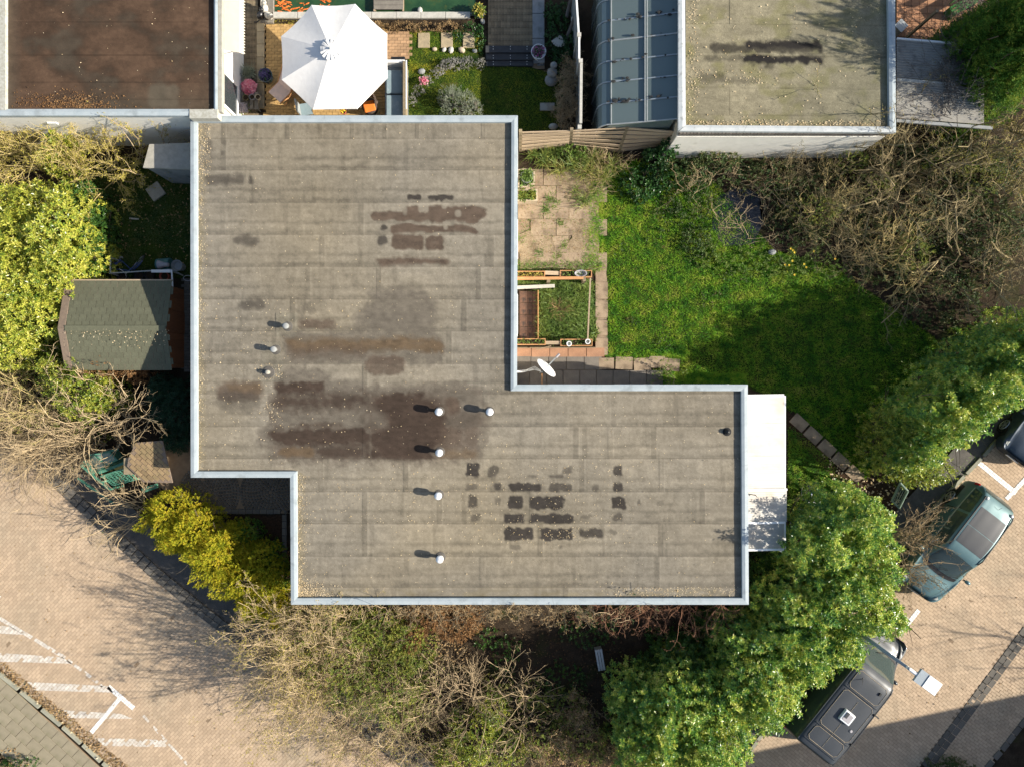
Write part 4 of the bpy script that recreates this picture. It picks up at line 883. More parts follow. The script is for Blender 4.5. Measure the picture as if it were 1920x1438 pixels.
for sy in (-.2, .2): MB().bar((-.6, sy, .8), (.6, sy, .16), .05, .12).build('side_rail', M['yellow'], ty, local=True)
MB().box((-.6, 0, .37), (.06, .4, .74)).build('ladder', M['toy_red'], ty, local=True)

# building outside the frame, lower right, that throws the long shadow on the road
ob = thing('corner_building', 'plain brick building outside the frame whose shadow lies across the lower right road', 'building')
A, B = P(1405, 1412) + tosun * (6.0 / tosun.z), P(1780, 1331) + tosun * (6.0 / tosun.z); d_ = (B - A).normalized(); nn_ = Vector((d_.y, -d_.x, 0))
A2 = A - d_ * 2.0; B2 = B + d_ * 22
ob.location = (A2.x, A2.y, 0)
MB().prism([tuple(A2), tuple(B2), tuple(B2 + nn_ * 10), tuple(A2 + nn_ * 10)], 0, 5.9).build('wall', M['brickwall'], ob)
MB().prism([tuple(A2 - d_ * .05 - nn_ * .05), tuple(B2 - nn_ * .05), tuple(B2 + nn_ * 10), tuple(A2 - d_ * .05 + nn_ * 10)], 5.905, 6.0).build('roof', M['asphalt'], ob)
for q in range(6): window(ob, Vector((A2.x, A2.y, 1.6)) + Vector((d_.x, d_.y, 0)) * (1.5 + q * 3.4) - nn_ * .02, 1.4, 1.3, -nn_)
# ================================================================== objects
# ------------------------------------------------------------------ shed
sh = thing('garden_shed', 'small brown wooden shed with green shingled gable roof, left of the bungalow', 'shed', P(225, 612))
ze, zd = 1.55, 1.95
xW, xE = P(126, 0, ze).x, P(322, 0, ze).x; yN, yS = P(0, 527, ze).y, P(0, 694, ze).y; yR = P(0, 616, zd).y
mb = MB(); wx0, wx1, wy0, wy1 = xW + .12, xE - .30, yS + .1, yN - .1
mb.add([(wx0, wy0, 0), (wx1, wy0, 0), (wx1, wy1, 0), (wx0, wy1, 0), (wx0, wy0, ze - .05), (wx1, wy0, ze - .05), (wx1, wy1, ze - .05), (wx0, wy1, ze - .05), (wx0, yR, zd - .06), (wx1, yR, zd - .06)],
       [(0, 1, 5, 4), (2, 3, 7, 6), (1, 2, 6, 9, 5), (3, 0, 4, 8, 7)]); mb.build('wall', M['wood_brown'], sh)
npl = 14
for q in range(npl):
    y = wy0 + (wy1 - wy0) * (q + .5) / npl; zt = ze - .05 + (zd - ze) * (1 - abs(y - yR) / ((yN - yS) / 2)) - .03
    MB().box((wx1 + .012, y, zt / 2), (.02, (wy1 - wy0) / npl - .012, zt)).build('cladding_board', M['wood_brown'], sh)
rows_n, per = 7, 13
def slope_pt(side, x, t):   # t 0 at the ridge, 1 at the eave
    y = yR + (yN - yR) * t if side > 0 else yR + (yS - yR) * t
    return Vector((x, y, zd + (ze - zd) * t))
for side in (1, -1):
    mb = MB(); a, b, c, d = slope_pt(side, xW, 0), slope_pt(side, xE, 0), slope_pt(side, xE, 1), slope_pt(side, xW, 1)
    mb.add([a, b, c, d], [(0, 1, 2, 3)] if side < 0 else [(0, 3, 2, 1)]); o = mb.build('roof_board', M['shingle_edge'], sh); o.modifiers.new('s', 'SOLIDIFY').thickness = .02
    sl = (slope_pt(side, 0, 1) - slope_pt(side, 0, 0)); Ls = sl.length / rows_n; pitch = math.atan2(sl.z, abs(sl.y)) * (1 if side > 0 else 1)
    w_ = (xE - xW - .24) / per
    me = bpy.data.meshes.new('shingle'); mm = MB().box((0, 0, 0), (w_ - .016, Ls * 1.03, .012)); me.from_pydata(mm.v, [], mm.f); me.materials.append(M['shingle'])
    off = root_off(sh)
    for r in range(rows_n):
        for q in range(per + (r % 2)):
            x = xW + .22 + (q + .5) * w_ - (r % 2) * w_ / 2
            if x < xW + .2 or x > xE - .02: continue
            c_ = slope_pt(side, x, (r + .5) / rows_n)
            o = bpy.data.objects.new('shingle', me); COL.objects.link(o); o.parent = sh
            o.location = c_ + Vector((0, 0, .03 - .002 * r + random.uniform(0, .003))) - off
            o.rotation_euler = (pitch * side + random.uniform(-.006, .006) - .02 * side * -1, 0, random.uniform(-.008, .008))
    MB().bar(slope_pt(side, xW + .08, 0) + Vector((0, 0, .03)), slope_pt(side, xW + .08, 1) + Vector((0, 0, .03)), .24, .03).build('verge_strip', M['shingle_edge'], sh)
MB().bar((xW + .2, yR, zd + .045), (xE, yR, zd + .045), .18, .02).build('ridge_cap', M['shingle'], sh)
for side in (1, -1): MB().bar(slope_pt(side, xE - .05, .02) + Vector((0, 0, .042)), slope_pt(side, xE - .05, 1) + Vector((0, 0, .042)), .16, .012).build('verge_strip', M['shingle'], sh)
MB().bar((xW + .1, yN + .02, ze - .02), (xE - .0, yN + .02, ze - .02), .05, .09).build('eaves_board', M['wood_pale'], sh)
MB().box((wx1 + .03, (wy0 + wy1) / 2 + .2, .85), (.03, .75, 1.6)).build('door', M['wood_brown'], sh)

# grey bunker between the left house and the shed
bk = thing('coal_bunker', 'low grey concrete outbuilding in the shade under the white wall of the left house', 'outbuilding', P(315, 300))
zb = 1.9; tp = [P(u, v, zb) for u, v in ((268, 315), (366, 319), (366, 268), (280, 271))]
MB().prism([(p.x, p.y) for p in tp], zb - .09, zb).build('roof_slab', M['concrete'], bk)
cen_ = sum(tp, Vector()) / 4
ip = [cen_ + (p - cen_) * .93 for p in tp]
MB().prism([(p.x, p.y) for p in ip], -.02, zb - .095).build('wall', M['concrete_grey'], bk)
MB().box(((ip[0].x + ip[1].x) / 2 + .45, ip[0].y - .012, .85), (.6, .03, 1.5)).build('door', M['wood_post'], bk)
o = MB().box((0, 0, .035), (.52, .52, .07)).build('paving_block', M['concrete']); o.location = P(293, 360); o.rotation_euler = (0, 0, R(35)); tag(o, 'loose square slab lying on the shaded yard grass below the grey bunker', 'slab')
o = MB().box((0, 0, .02), (.33, .05, .03)).build('wood_offcut', M['stone']); o.location = P(252, 411); o.rotation_euler = (0, 0, R(-5)); tag(o, 'pale stick lying on the shaded yard grass', 'stick')

# bicycle lying over in the yard
def bicycle(label, loc, rz, tilt, m, group=None, steer=35):
    t = thing('bicycle', label, 'bicycle', loc, rz, group); t.rotation_euler = (R(tilt), 0, rz)
    def wheel(x, st=0, nm='wheel'):
        Mx = Matrix.Translation((x, 0, .33)) @ Matrix.Rotation(R(st), 4, 'Z')
        c = [Mx @ Vector((.32 * math.cos(a), 0, .32 * math.sin(a))) for a in np.linspace(0, 2 * math.pi, 25)]
        w = MB().tube(c, .022, 6, cap=False).build(nm, M['rubber'], t, local=True)
        c2 = [Mx @ Vector((.29 * math.cos(a), 0, .29 * math.sin(a))) for a in np.linspace(0, 2 * math.pi, 25)]
        sp = MB().tube(c2, .012, 5, cap=False)
        for a in np.linspace(0, 2 * math.pi, 13)[:-1]: sp.tube([Mx @ Vector((0, 0, 0)), Mx @ Vector((.29 * math.cos(a), 0, .29 * math.sin(a)))], .004, 3, cap=False)
        sp.build('rim', M['grey_metal'], w, local=True)
        mud = [Mx @ Vector((.355 * math.cos(a), 0, .355 * math.sin(a))) for a in np.linspace(.3, 2.8, 10)]
        MB().tube(mud, .028, 5).build('mudguard', m, w, local=True)
    wheel(-.52); wheel(.55, steer)
    f = MB(); bb, st, hd = (-.1, 0, .3), (-.22, 0, .78), (.38, 0, .78)
    for a, b in ((bb, st), (st, hd), (bb, (.40, 0, .68)), (bb, (-.52, 0, .33)), (st, (-.52, 0, .33)), ((.38, 0, .85), (.55, 0, .33))): f.tube([a, b], .02, 6)
    f.build('frame', m, t, local=True)
    MB().tube([(.3 - .05, -.28, 1.0), (.36, -.1, .98), (.36, .1, .98), (.3 - .05, .28, 1.0)], .014, 6).tube([(.38, 0, .8), (.36, 0, .98)], .014, 6).build('handlebar', M['grey_metal'], t, local=True)
    MB().ball((-.25, 0, .88), (.14, .08, .035)).tube([(-.22, 0, .75), (-.25, 0, .86)], .014, 5).build('saddle', M['black'], t, local=True)
    MB().box((-.55, 0, .72), (.35, .12, .02)).tube([(-.65, .05, .71), (-.52, .05, .33)], .007, 4).build('luggage_rack', M['grey_metal'], t, local=True)
    MB().tube([(-.1, -.12, .3), (-.1, .12, .3)], .012, 5).box((-.02, .14, .3), (.1, .07, .02)).box((-.18, -.14, .3), (.1, .07, .02)).build('crank', M['grey_metal'], t, local=True)
    return t
bicycle('blue bicycle leaning over on the shaded grass above the shed', P(238, 478), R(-6), 52, M['blue'], steer=40)
b1 = bicycle('bicycle with blue parts under the hedge, right of the white canopy', P(1492, 948), R(70), 8, M['blue'], steer=20)

# pots and metal frame behind the shed
pf = thing('metal_rack', 'pale metal rack frame standing behind the shed roof among black pots', 'rack', P(262, 517))
for u0, v0, u1, v1, m_ in ((205, 513, 322, 506, 'grey_metal'), (207, 482, 207, 513, 'grey_metal'), (322, 506, 324, 545, 'white_plastic')):
    MB().bar(P(u0, v0, .75), P(u1, v1, .75), .04).build('rail', M[m_], pf)
MB().bar(P(284, 509, .77), P(320, 509, .77), .10, .03).build('shelf', M['white_plastic'], pf)
for u, v in ((207, 513), (320, 509), (207, 484), (323, 543)): MB().bar(P(u, v, .75), P(u, v, .75) * Vector((1, 1, 0)).length / max(.001, P(u, v, .75).length) if False else Vector((P(u, v, .75).x, P(u, v, .75).y, 0)), .035).build('leg', M['grey_metal'], pf)
MB().bar(P(322, 507, .75), P(343, 517, .1), .04).build('brace', M['grey_metal'], pf)
def pot(u, v, r, h, m, label, z=0.0, soil=True, plant=None, name='plant_pot', cat='pot', group=None):
    t = thing(name, label, cat, P(u, v, z + h) - Vector((0, 0, h)), 0, group)
    MB().lathe([(r * .72, 0), (r, h), (r * 1.06, h), (r * 1.06, h - .03), (r * .9, h - .03), (r * .68, h * .72)], n=18).build('pot', M[m], t, local=True, smooth=False)
    if soil: MB().lathe([(r * .88, h * .8), (r * .5, h * .84), (0, h * .84)], n=14).build('compost', M['soil'], t, local=True)
    return t
pot(331, 498, .19, .42, 'concrete_grey', 'empty grey tub right of the teal bin, above the shed', soil=False)
t = thing('water_barrel', 'teal plastic water butt lying against the house wall', 'barrel', P(308, 497, .2)); t.location.z = .25
MB().tube([(-.22, 0, 0), (.25, 0, 0)], [.2, .24], 14).build('body', M['teal_plastic'], t, local=True); 
t = thing('watering_funnel', 'grey bell-shaped cloche lying on the teal barrel', 'cloche', P(306, 497, .55))
MB().tube([(-.16, 0, 0), (-.13, 0, 0), (.05, 0, 0), (.2, 0, 0)], [.17, .15, .08, .07], 14).build('bell', M['pot_grey'], t, local=True, smooth=True)
for k_, (u, v, m_) in enumerate(((228, 521, 'rubber'), (260, 517, 'rubber'), (279, 516, 'rubber'), (307, 518, 'pot_red'))):
    pot(u, v, .16, .3, m_, ['wide black pot at the left behind the shed roof', 'black pot with weeds, middle of the row behind the shed', 'black pot just left of the red pot behind the shed', 'red flower pot behind the shed, under the pale rack'][k_])
MB().tube([P(352 + 8 * math.cos(a), 522 + 5 * math.sin(a), .05 + .02 * k) for k, a in enumerate(np.linspace(0, 11, 30))], .012, 5).build('garden_hose', M['pot_grey'])
tag(bpy.data.objects['garden_hose'], 'coiled grey hose on the ground between shed and bungalow', 'hose')

# ------------------------------------------------------------------ green bin store with glazed lids, trellis, and rail fence
gs = thing('green_cold_frame', 'green painted wooden cold frame with glass lid, under bare branches by the road', 'cold frame', P(195, 872))
def quad(name, pts, m, parent, th=.03):
    mb = MB(); mb.add(pts, [(0, 1, 2, 3)]); o = mb.build(name, m, parent); s = o.modifiers.new('s', 'SOLIDIFY'); s.thickness = th; return o
zt = 1.15
L1 = [P(165, 862, .95), P(185, 884, .95), P(198, 873, 1.25), P(176, 852, 1.25)]; L2 = [P(177, 851, 1.27), P(199, 872, 1.27), P(221, 862, 1.12), P(206, 846, 1.12)]
quad('lid', L1, M['green_paint'], gs, .04); quad('lid', L2, M['green_paint'], gs, .04)
def inner(q, f=.82):
    c = sum(q, Vector()) / 4; return [c + (p - c) * f + Vector((0, 0, .012)) for p in q]
quad('glazing', inner(L1), M['green_glass'], gs, .012); quad('lid_panel', inner(L2, .8), M['green_glass'], gs, .012)
bp = [P(168, 863, .5), P(187, 885, .5), P(224, 866, .5), P(207, 846, .5)]
MB().prism([(p.x, p.y) for p in bp], 0, .9).build('body', M['green_paint'], gs)
MB().bar(P(186, 886, .95), P(245, 863, .9), .09, .05).build('rail', M['green_paint'], gs); MB().bar(P(189, 893, .9), P(236, 877, .85), .05, .05).build('rail', M['green_paint'], gs)
MB().bar(P(168, 853, 1.1), P(222, 842, 1.0), .06).build('rail', M['green_paint'], gs)
hr = thing('mossy_hut', 'low hut with sunlit mossy brown shingle roof beside the green cold frame', 'hut', P(275, 865))
hp = [P(u, v, 1.9) for u, v in ((240, 858), (253, 830), (303, 826), (322, 905), (268, 904), (254, 890), (237, 874))]
MB().prism([tuple(p) for p in hp], 1.80, 1.86).build('roof', M['shingle_edge'], hr); MB().box(P(272, 868, .9), (.5, .55, 1.79)).build('wall', M['wood_post'], hr)
x, y = brick_grid([tuple(p) for p in inset([tuple(p) for p in hp], .06)], R(-42), .26, .13)
bricks_mesh('shingles', x, y, R(-42), .26, .13, 1.862, 1.875, M['mossroof'], parent=hr, gap=.02, jit=.004)
tr = thing('green_trellis', 'green diamond trellis panel lying flat and mossy below the cold frame', 'trellis', P(222, 895))
A_, B_, C_, D_ = P(191, 893, .8), P(238, 878, .75), P(256, 898, .45), P(212, 910, .45)
for s in range(8):
    f = s / 7; MB().bar(A_.lerp(B_, f), D_.lerp(C_, f), .03, .012).build('lath', M['green_paint'], tr); MB().bar(A_.lerp(D_, f) + Vector((0, 0, .014)), B_.lerp(C_, f) + Vector((0, 0, .014)), .03, .012).build('lath', M['green_paint'], tr)
for a, b in ((A_, B_), (B_, C_), (C_, D_), (D_, A_)): MB().bar(a - Vector((0, 0, .02)), b - Vector((0, 0, .02)), .05, .03).build('frame', M['green_paint'], tr)
for p in (A_, B_, C_, D_): MB().bar(p - Vector((0, 0, .03)), Vector((p.x, p.y, 0)), .05).build('post', M['green_paint'], tr)
gf = thing('green_rail_fence', 'green metal rail fence with two rails between the pavement and the cold frame', 'fence', P(175, 905))
for u0, v0, u1, v1, z in ((152, 872, 205, 917, .95), (146, 896, 213, 943, .45)): MB().bar(P(u0, v0, z), P(u1, v1, z), .07, .05).build('rail', M['green_paint'], gf)
for f in (0, .35, .7, 1):
    a = P(152, 872, .95).lerp(P(205, 917, .95), f); MB().bar(a, (a.x, a.y, 0), .06).build('post', M['green_paint'], gf)
o = MB().bar(P(268, 919, .5), P(295, 910, .5), .16, .14).build('green_trough', M['green_paint']); o.location.z = 0; tag(o, 'narrow green trough above the golden conifer', 'trough')

# ------------------------------------------------------------------ slatted fence between the gardens
fe = thing('slat_fence', 'weathered wooden fence of horizontal slats, leaning in its right half', 'fence', P(1120, 262))
posts = [(976, 246, 976, 282), (1072, 243, 1069, 272), (1176, 237, 1160, 284), (1274, 246, 1268, 268)]
pt = []
for ut, vt, ub, vb in posts:
    b = P(ub, vb, 0); z = 1.8
    a = P(ut, vt, z); pt.append((a, b))
    MB().bar(a + (a - b) * .02, b - (a - b) * .02, .11, .10, up=(0, 1, 0)).build('post', M['wood_post'], fe)
for i in range(3):
    (a0, b0), (a1, b1) = pt[i], pt[i + 1]
    for q in range(11):
        f = (q + .5) / 11; jj = random.uniform(-.02, .02)
        p0, p1 = b0.lerp(a0, f + jj * .5), b1.lerp(a1, f - jj * .5); d = (p1 - p0).normalized(); s = Vector((0, -.035 - .025 * (q % 2), 0))
        upv = (a0 - b0).normalized()
        MB().bar(p0 + d * .05 + s, p1 - d * .05 + s, .02, .125, up=upv).build('slat', M['wood_pale'], fe)
    for q in range(1, 4):
        p = b0.lerp(b1, q / 4); t_ = a0.lerp(a1, q / 4); MB().bar(p + Vector((0, -.015, .05)), t_ + Vector((0, -.015, -.05)), .05, .025).build('batten', M['wood_post'], fe)

# white-railed boundary fence in the neighbour garden
wf = thing('panel_fence', 'grey panel fence with white top rail along the neighbour lawn', 'fence', P(1080, 120))
fl = [(1079, -30, 1085, 62), (1086, 68, 1086, 112), (1090, 116, 1089, 232)]
for k_, (u0, v0, u1, v1) in enumerate(fl):
    a, b = P(u0, v0, 1.75), P(u1, v1, 1.75)
    MB().bar(a, b, .06 if k_ < 2 else .09, .05).build('top_rail', M['white' if k_ < 2 else 'stone'], wf)
    MB().bar(Vector((a.x, a.y, .85)), Vector((b.x, b.y, .85)), .03, 1.7).build('panel', M['grey_metal'], wf)
for u, v in ((1086, 65), (1089, 114), (1087, 238)):
    a = P(u, v, 1.82); MB().bar(a, (a.x, a.y, 0), .13).build('post', M['stone'], wf)

# ------------------------------------------------------------------ neighbour garden: pavings, pond, steps, ornaments
Z0 = .02
patio('brick_paving', (458, -20), (484, 216), .10, .21, M['clay_mossy'], z=.0, stagger=0, piece='brick')
patio('brick_paving', (416, -20), (458, 216), .10, .21, M['clay_mossy'], z=.0, stagger=0, piece='brick')
patio('sandstone_edging', (483, 38), (498, 216), .27, .46, M['sandstone'], z=.05, stagger=0, th=.1, piece='edging_stone', bed=False)
pt_ = patio('brick_patio', (499, 46), (556, 216), .21, .11, M['clay_yellow'], z=.0, stagger=.5, piece='brick')
patio('brick_patio', (724, 60), (766, 112), .21, .11, M['clay'], z=.0, stagger=.5, piece='brick')
patio('garden_walk', (915, -20), (998, 91), .115, .235, M['clay_mossy'], z=.0, stagger=0, piece='brick')
x, y = brick_grid(pxpoly([(556, 46), (724, 46), (724, 216), (556, 216)]), 0, .21, .11); bricks_mesh('brick_paving_shaded', x, y, 0, .21, .11, -.02, .02, M['clay_yellow'])
patio('concrete_walk', (998, -20), (1021, 130), .44, .9, M['concrete_grey'], z=.02, stagger=0, piece='slab')
# pond
pd = sheet('pond_water', [(516, -60), (515, 27), (892, 27), (892, -60)], -.012, M['water'])
pw_ = tag(thing('pond_edge', None, None, P(700, 32)), kind='structure')
lay(pw_, 'coping_slab', [piece_mesh((.88, .22, .09))], M['stone'], [(*P(537 + i * 46, 32.5).xy, 0) for i in range(8)], .1)
lay(pw_, 'edge_board', [piece_mesh((.22, 2.2, .12))], M['deck'], [(*P(509, -10).xy, 0), (*P(496, -10).xy, 0)], .07)
MB().box(P(700, 28.5, .0), (7.3, .05, .2)).build('pond_wall', M['concrete_grey'], pw_)
me = MB(); 
fm = MB().ball((0, 0, 0), (.10, .03, .02), n=6, k=5); fm.add([(-.09, 0, 0), (-.16, .03, 0), (-.16, -.03, 0)], [(0, 1, 2)])
fme = bpy.data.meshes.new('goldfish'); fme.from_pydata(fm.v, [], fm.f); fme.materials.append(M['fish'])
for i in range(46):
    o = bpy.data.objects.new('goldfish', fme); COL.objects.link(o)
    p = P(random.uniform(517, 578) if i < 36 else random.uniform(596, 618), random.uniform(3, 26) if i < 36 else random.uniform(-6, 12)); o.location = (p.x, p.y, -.004); s = random.uniform(.5, 1.0); o.scale = (s, s, s); o.rotation_euler = (0, 0, random.uniform(-.6, .6) + (math.pi if i % 3 == 0 else 0))
    tag(o, 'orange goldfish in the pond at the top edge', 'fish', 'goldfish in the pond')
dk = thing('pond_deck', 'grey plank jetty over the garden pond', 'jetty', P(730, 5))
for q in range(4): MB().box((P(730, 0).x, P(0, 19 - q * 8.2).y, .16), (1.05, .145, .03)).build('plank', M['deck'], dk)
for u in (703, 757): MB().bar((P(u, 0).x, P(0, 25).y, .12), (P(u, 0).x, P(0, -12).y, .12), .05, .06).build('bearer', M['wood_pale'], dk)
for u in (704, 756): 
    for v in (22, -8): MB().bar((P(u, 0).x, P(0, v).y, .1), (P(u, 0).x, P(0, v).y, -.3), .05).build('leg', M['wood_post'], dk)
# stepping stones and the black stepped deck
for i, (u, m_) in enumerate(((795, 'left'), (838, 'middle'), (879, 'right'))):
    o = MB().box((0, 0, 0), (.42, .54, .05)).build('stepping_stone', M['sandstone'], bevel=.008); o.location = P(u, 77) + Vector((0, 0, .02)); tag(o, f'{m_} of three square sandstone stepping stones below the pond', 'stepping stone', 'stepping stones')
sp = thing('dark_steps', 'black wooden steps with white stud lights at the end of the brick walk', 'steps', P(955, 108))
for q, (v0, v1, z) in enumerate(((91, 104, .2), (104, 116, .13), (116, 126, .07))):
    a, b = P(911, v0), P(1000, v1); MB().box(((a.x + b.x) / 2, (a.y + b.y) / 2, z / 2), (b.x - a.x, a.y - b.y - .01, z)).build('tread', M['dark_deck'], sp)
mb = MB()
for u in (925, 957, 988):
    for q in range(7): mb.ball(tuple(P(u, 93 + q * 5, 0).xy) + ((.21, .21, .14, .14, .14, .08, .08)[q],), .016, n=6, k=4)
mb.build('stud_light', M['white'], sp)
for k_, (u, v, r_, m_, lb) in enumerate(((815, 157 - 63, .10, 'stone_warm', 'small warm-coloured rock left of the white rock in the flower border'), (846, 96, .13, 'stone', 'white rock beside the heather border'), (866, 96, .14, 'stone_warm', 'tan rock at the right end of the border, above the heather'), (833, 95, .10, 'stone', 'small pale rock between two rocks in the border'), (905, 42, .11, 'stone', 'white round stone at the end of the pond coping'), (791, 136, .14, 'statue', 'grey rock in the shade of the lawn edge by the pink flower'), (788, 22, .13, 'stone', 'pale stone on the pond edge beside the plank jetty'), (790 + 100, 97, .10, 'concrete_grey', 'dark stone ornament right of the heather'))):
    o = MB().ball((0, 0, 0), (r_, r_ * .75, r_ * .6), n=8, k=5).build('rock', M[m_], smooth=False); o.location = P(u, v) + Vector((0, 0, r_ * .45)); o.rotation_euler = (0, 0, k_ * 1.3); tag(o, lb, 'rock')
# cat figures on the pond edge
def cat_fig(u, v, rz, m, lb):
    t = thing('cat_figure', lb, 'ornament', P(u, v, .25) - Vector((0, 0, .13)), rz)
    MB().ball((0, 0, .16), (.17, .12, .15)).ball((.15, 0, .3), (.09, .085, .085)).add([(.13, .07, .36), (.17, .04, .37), (.15, .06, .45)], [(0, 1, 2)]).add([(.13, -.07, .36), (.17, -.04, .37), (.15, -.06, .45)], [(0, 2, 1)]).build('body', m, t, local=True, smooth=True)
    MB().tube([(-.15, 0, .06), (-.26, .05, .05), (-.3, .14, .06)], .025, 6).build('tail', m, t, local=True)
cat_fig(497, 18, R(80), M['stone'], 'white cat ornament nearest the top on the pond edging'); cat_fig(504, 31, R(-30), M['stone'], 'white cat ornament lying below the other white cat'); cat_fig(489, 30, R(60), M['blackcat'], 'black glazed cat ornament beside two white ones')
# statue figure, stone shell, slab, dish
t = thing('stone_figure', 'grey seated stone figure of rounded forms at the right edge of the neighbour lawn', 'statue', P(1033, 155))
MB().ball((0, 0, .18), (.24, .22, .2)).ball((.02, .14, .48), (.19, .17, .2)).ball((.06, .3, .7), (.13, .12, .13)).build('body', M['statue'], t, local=True, smooth=True)
t = thing('stone_shell', 'cream fan-shaped shell ornament in the ivy bed', 'ornament', P(1048, 80, .35) - Vector((0, 0, .3)), R(-10))
for q in range(7):
    a = R(-50 + q * 16.7); MB().bar((0, .2, .34), (.32 * math.sin(a), .2 - .36 * math.cos(a), .3), .07, .04).build('rib', M['stone'], t, local=True)
MB().box((0, .1, .15), (.14, .14, .3)).build('base', M['stone'], t, local=True)
o = MB().box((0, 0, .04), (.52, .27, .08)).box((0, 0, .1), (.04, .13, .05)).build('stone_slab', M['concrete']); o.location = P(1026, 202); tag(o, 'grey rectangular stone slab with a slot beside the shaded lawn', 'slab')
o = MB().ball((0, 0, .1), (.17, .12, .13)).build('white_stone', M['stone'], smooth=True); o.location = P(1037, 240); tag(o, 'pale stone just above the wooden slat fence', 'stone')
t = thing('flower_bowl', 'white-rimmed round bowl of magenta flowers beside the black steps', 'planter', P(1010, 97, .4) - Vector((0, 0, .4)))
MB().lathe([(.16, 0), (.25, .3), (.27, .4), (.25, .4), (.22, .34), (0, .33)], n=24).build('bowl', M['white_plastic'], t, local=True)
flower_bowl = t
t = thing('lantern', 'dark square lantern below the flower bowl', 'lantern', P(1014, 118))
MB().box((0, 0, .25), (.24, .24, .04)).box((0, 0, .02), (.24, .24, .04)).build('frame', M['concrete_grey'], t, local=True)
for sx in (-.1, .1):
    for sy in (-.1, .1): MB().box((sx, sy, .13), (.02, .02, .22)).build('corner_post', M['black'], t, local=True)
MB().lathe([(.05, .04), (.05, .16), (0, .16)], n=10).build('candle', M['stone'], t, local=True)
for k_, (u, v, a) in enumerate(((1068, 8, 75), (1071, 50, 65))):
    p = P(u, v, .5); o = MB().tube([(-.35, 0, -.25), (.35, 0, .3)], .06, 8).build('driftwood_log', M['twig_grey']); o.location = p; o.rotation_euler = (0, 0, R(a)); tag(o, ['upper grey log leaning on the panel fence in the ivy bed', 'lower grey log leaning on the panel fence in the ivy bed'][k_], 'log')
o = MB().lathe([(.16, 0), (.0, .3)], n=7).build('white_rock', M['stone']); o.location = P(1079, 33, .6) - Vector((0, 0, 0)); o.location.z = .45; tag(o, 'pointed pale rock on the fence side of the ivy bed', 'rock')

# ------------------------------------------------------------------ parasol
um = thing('parasol', 'large white octagonal parasol with a frilled top vent over the patio', 'parasol', (-5.86, 10.78, 0))
rim = []
for u, v in ((584, 10), (666, 8), (726, 64), (727, 147), (670, 205), (587, 206), (528, 150), (527, 69)):
    rim.append(P(u, v, 2.12))
apex = Vector((-5.86, 10.78, 2.66))
for i in range(8):
    a, b = rim[i], rim[(i + 1) % 8]; mb = MB(); k_ = 7
    vs = []
    for r_ in range(k_ + 1):
        t = r_ / k_
        for s in range(k_ + 1):
            e = a.lerp(b, s / k_); p = apex.lerp(e, .13 + .87 * t); sag = math.sin(math.pi * s / k_) * t
            p = p + (apex - e) * Vector((1, 1, 0)).normalized().length * 0 + Vector((0, 0, -.05 * sag)); c2 = Vector((apex.x - p.x, apex.y - p.y, 0)) * (.012 * sag); vs.append(p + c2)
    F = [(r_ * (k_ + 1) + s, (r_ + 1) * (k_ + 1) + s, (r_ + 1) * (k_ + 1) + s + 1, r_ * (k_ + 1) + s + 1) for r_ in range(k_) for s in range(k_)]
    o = mb.add(vs, F).build('canopy_panel', M['canvas'], um, smooth=True)
    MB().tube([apex + Vector((0, 0, -.03)), a + Vector((0, 0, -.02))], .014, 6).build('rib', M['grey_metal'], um)
mb = MB(); vs = [apex + Vector((0, 0, .06))]; nf = 48
for ring, (rr, zz) in enumerate(((.10, .045), (.24, .015), (.34, -.02))):
    for q in range(nf):
        a = 2 * math.pi * q / nf; w_ = (.012 * math.sin(q * 1.75) + .008 * math.sin(q * 2.9)) * ring; vs.append(apex + Vector(((rr + w_ * .3) * math.cos(a), (rr + w_ * .3) * math.sin(a), zz + w_)))
F = [(0, 1 + q, 1 + (q + 1) % nf) for q in range(nf)] + [(1 + r_ * nf + q, 1 + (r_ + 1) * nf + q, 1 + (r_ + 1) * nf + (q + 1) % nf, 1 + r_ * nf + (q + 1) % nf) for r_ in range(2) for q in range(nf)]
mb.add(vs, F).build('top_vent', M['canvas'], um)
MB().lathe([(.03, 0), (.035, .05), (.0, .08)], apex + Vector((0, 0, .05)), 10).build('finial', M['grey_metal'], um)
MB().tube([(-5.86, 10.78, 0), apex], .03, 10).build('pole', M['grey_metal'], um); MB().lathe([(.35, 0), (.35, .06), (.06, .12), (0, .12)], (-5.86, 10.78, .03), 16).build('base', M['concrete_grey'], um)
# under and beside it
t = thing('garden_table', 'dark patio table under the parasol with a flower pot on it', 'table', P(640, 185)); t.location.z = 0
MB().box((0, 0, .73), (1.5, .85, .04)).build('table_top', M['wood_post'], t, local=True)
for sx in (-.65, .65):
    for sy in (-.35, .35): MB().box((sx, sy, .355), (.06, .06, .71)).build('leg', M['wood_post'], t, local=True)
ft = pot(643, 208, .11, .16, 'pot_red', 'orange flower pot on the table at the lower rim of the parasol', z=.751); table_pot = ft
def wick(u, v, rz, lb, cush):
    t = thing('wicker_chair', lb, 'chair', P(u, v, .4) - Vector((0, 0, .4)), rz)
    MB().lathe([(.24, 0), (.28, .38), (.10, .42), (0, .42)], n=16).build('seat', M['wicker'], t, local=True)
    pts = [Vector((.30 * math.cos(a), .30 * math.sin(a), .62 + .14 * math.sin(a))) for a in np.linspace(-.3, math.pi + .3, 14)]
    mb = MB()
    for i in range(13): mb.bar(pts[i] * .98, pts[i + 1] * .98, .06, .42, up=(0, 0, 1))
    mb.build('backrest', M['wicker'], t, local=True); MB().box((0, -.06, .45), (.4, .38, .07)).build('cushion', M[cush], t, local=True, bevel=.03)
    return t
wick(692, 198, R(15), 'dark wicker tub chair with orange cushion, right of the parasol edge', 'orange')
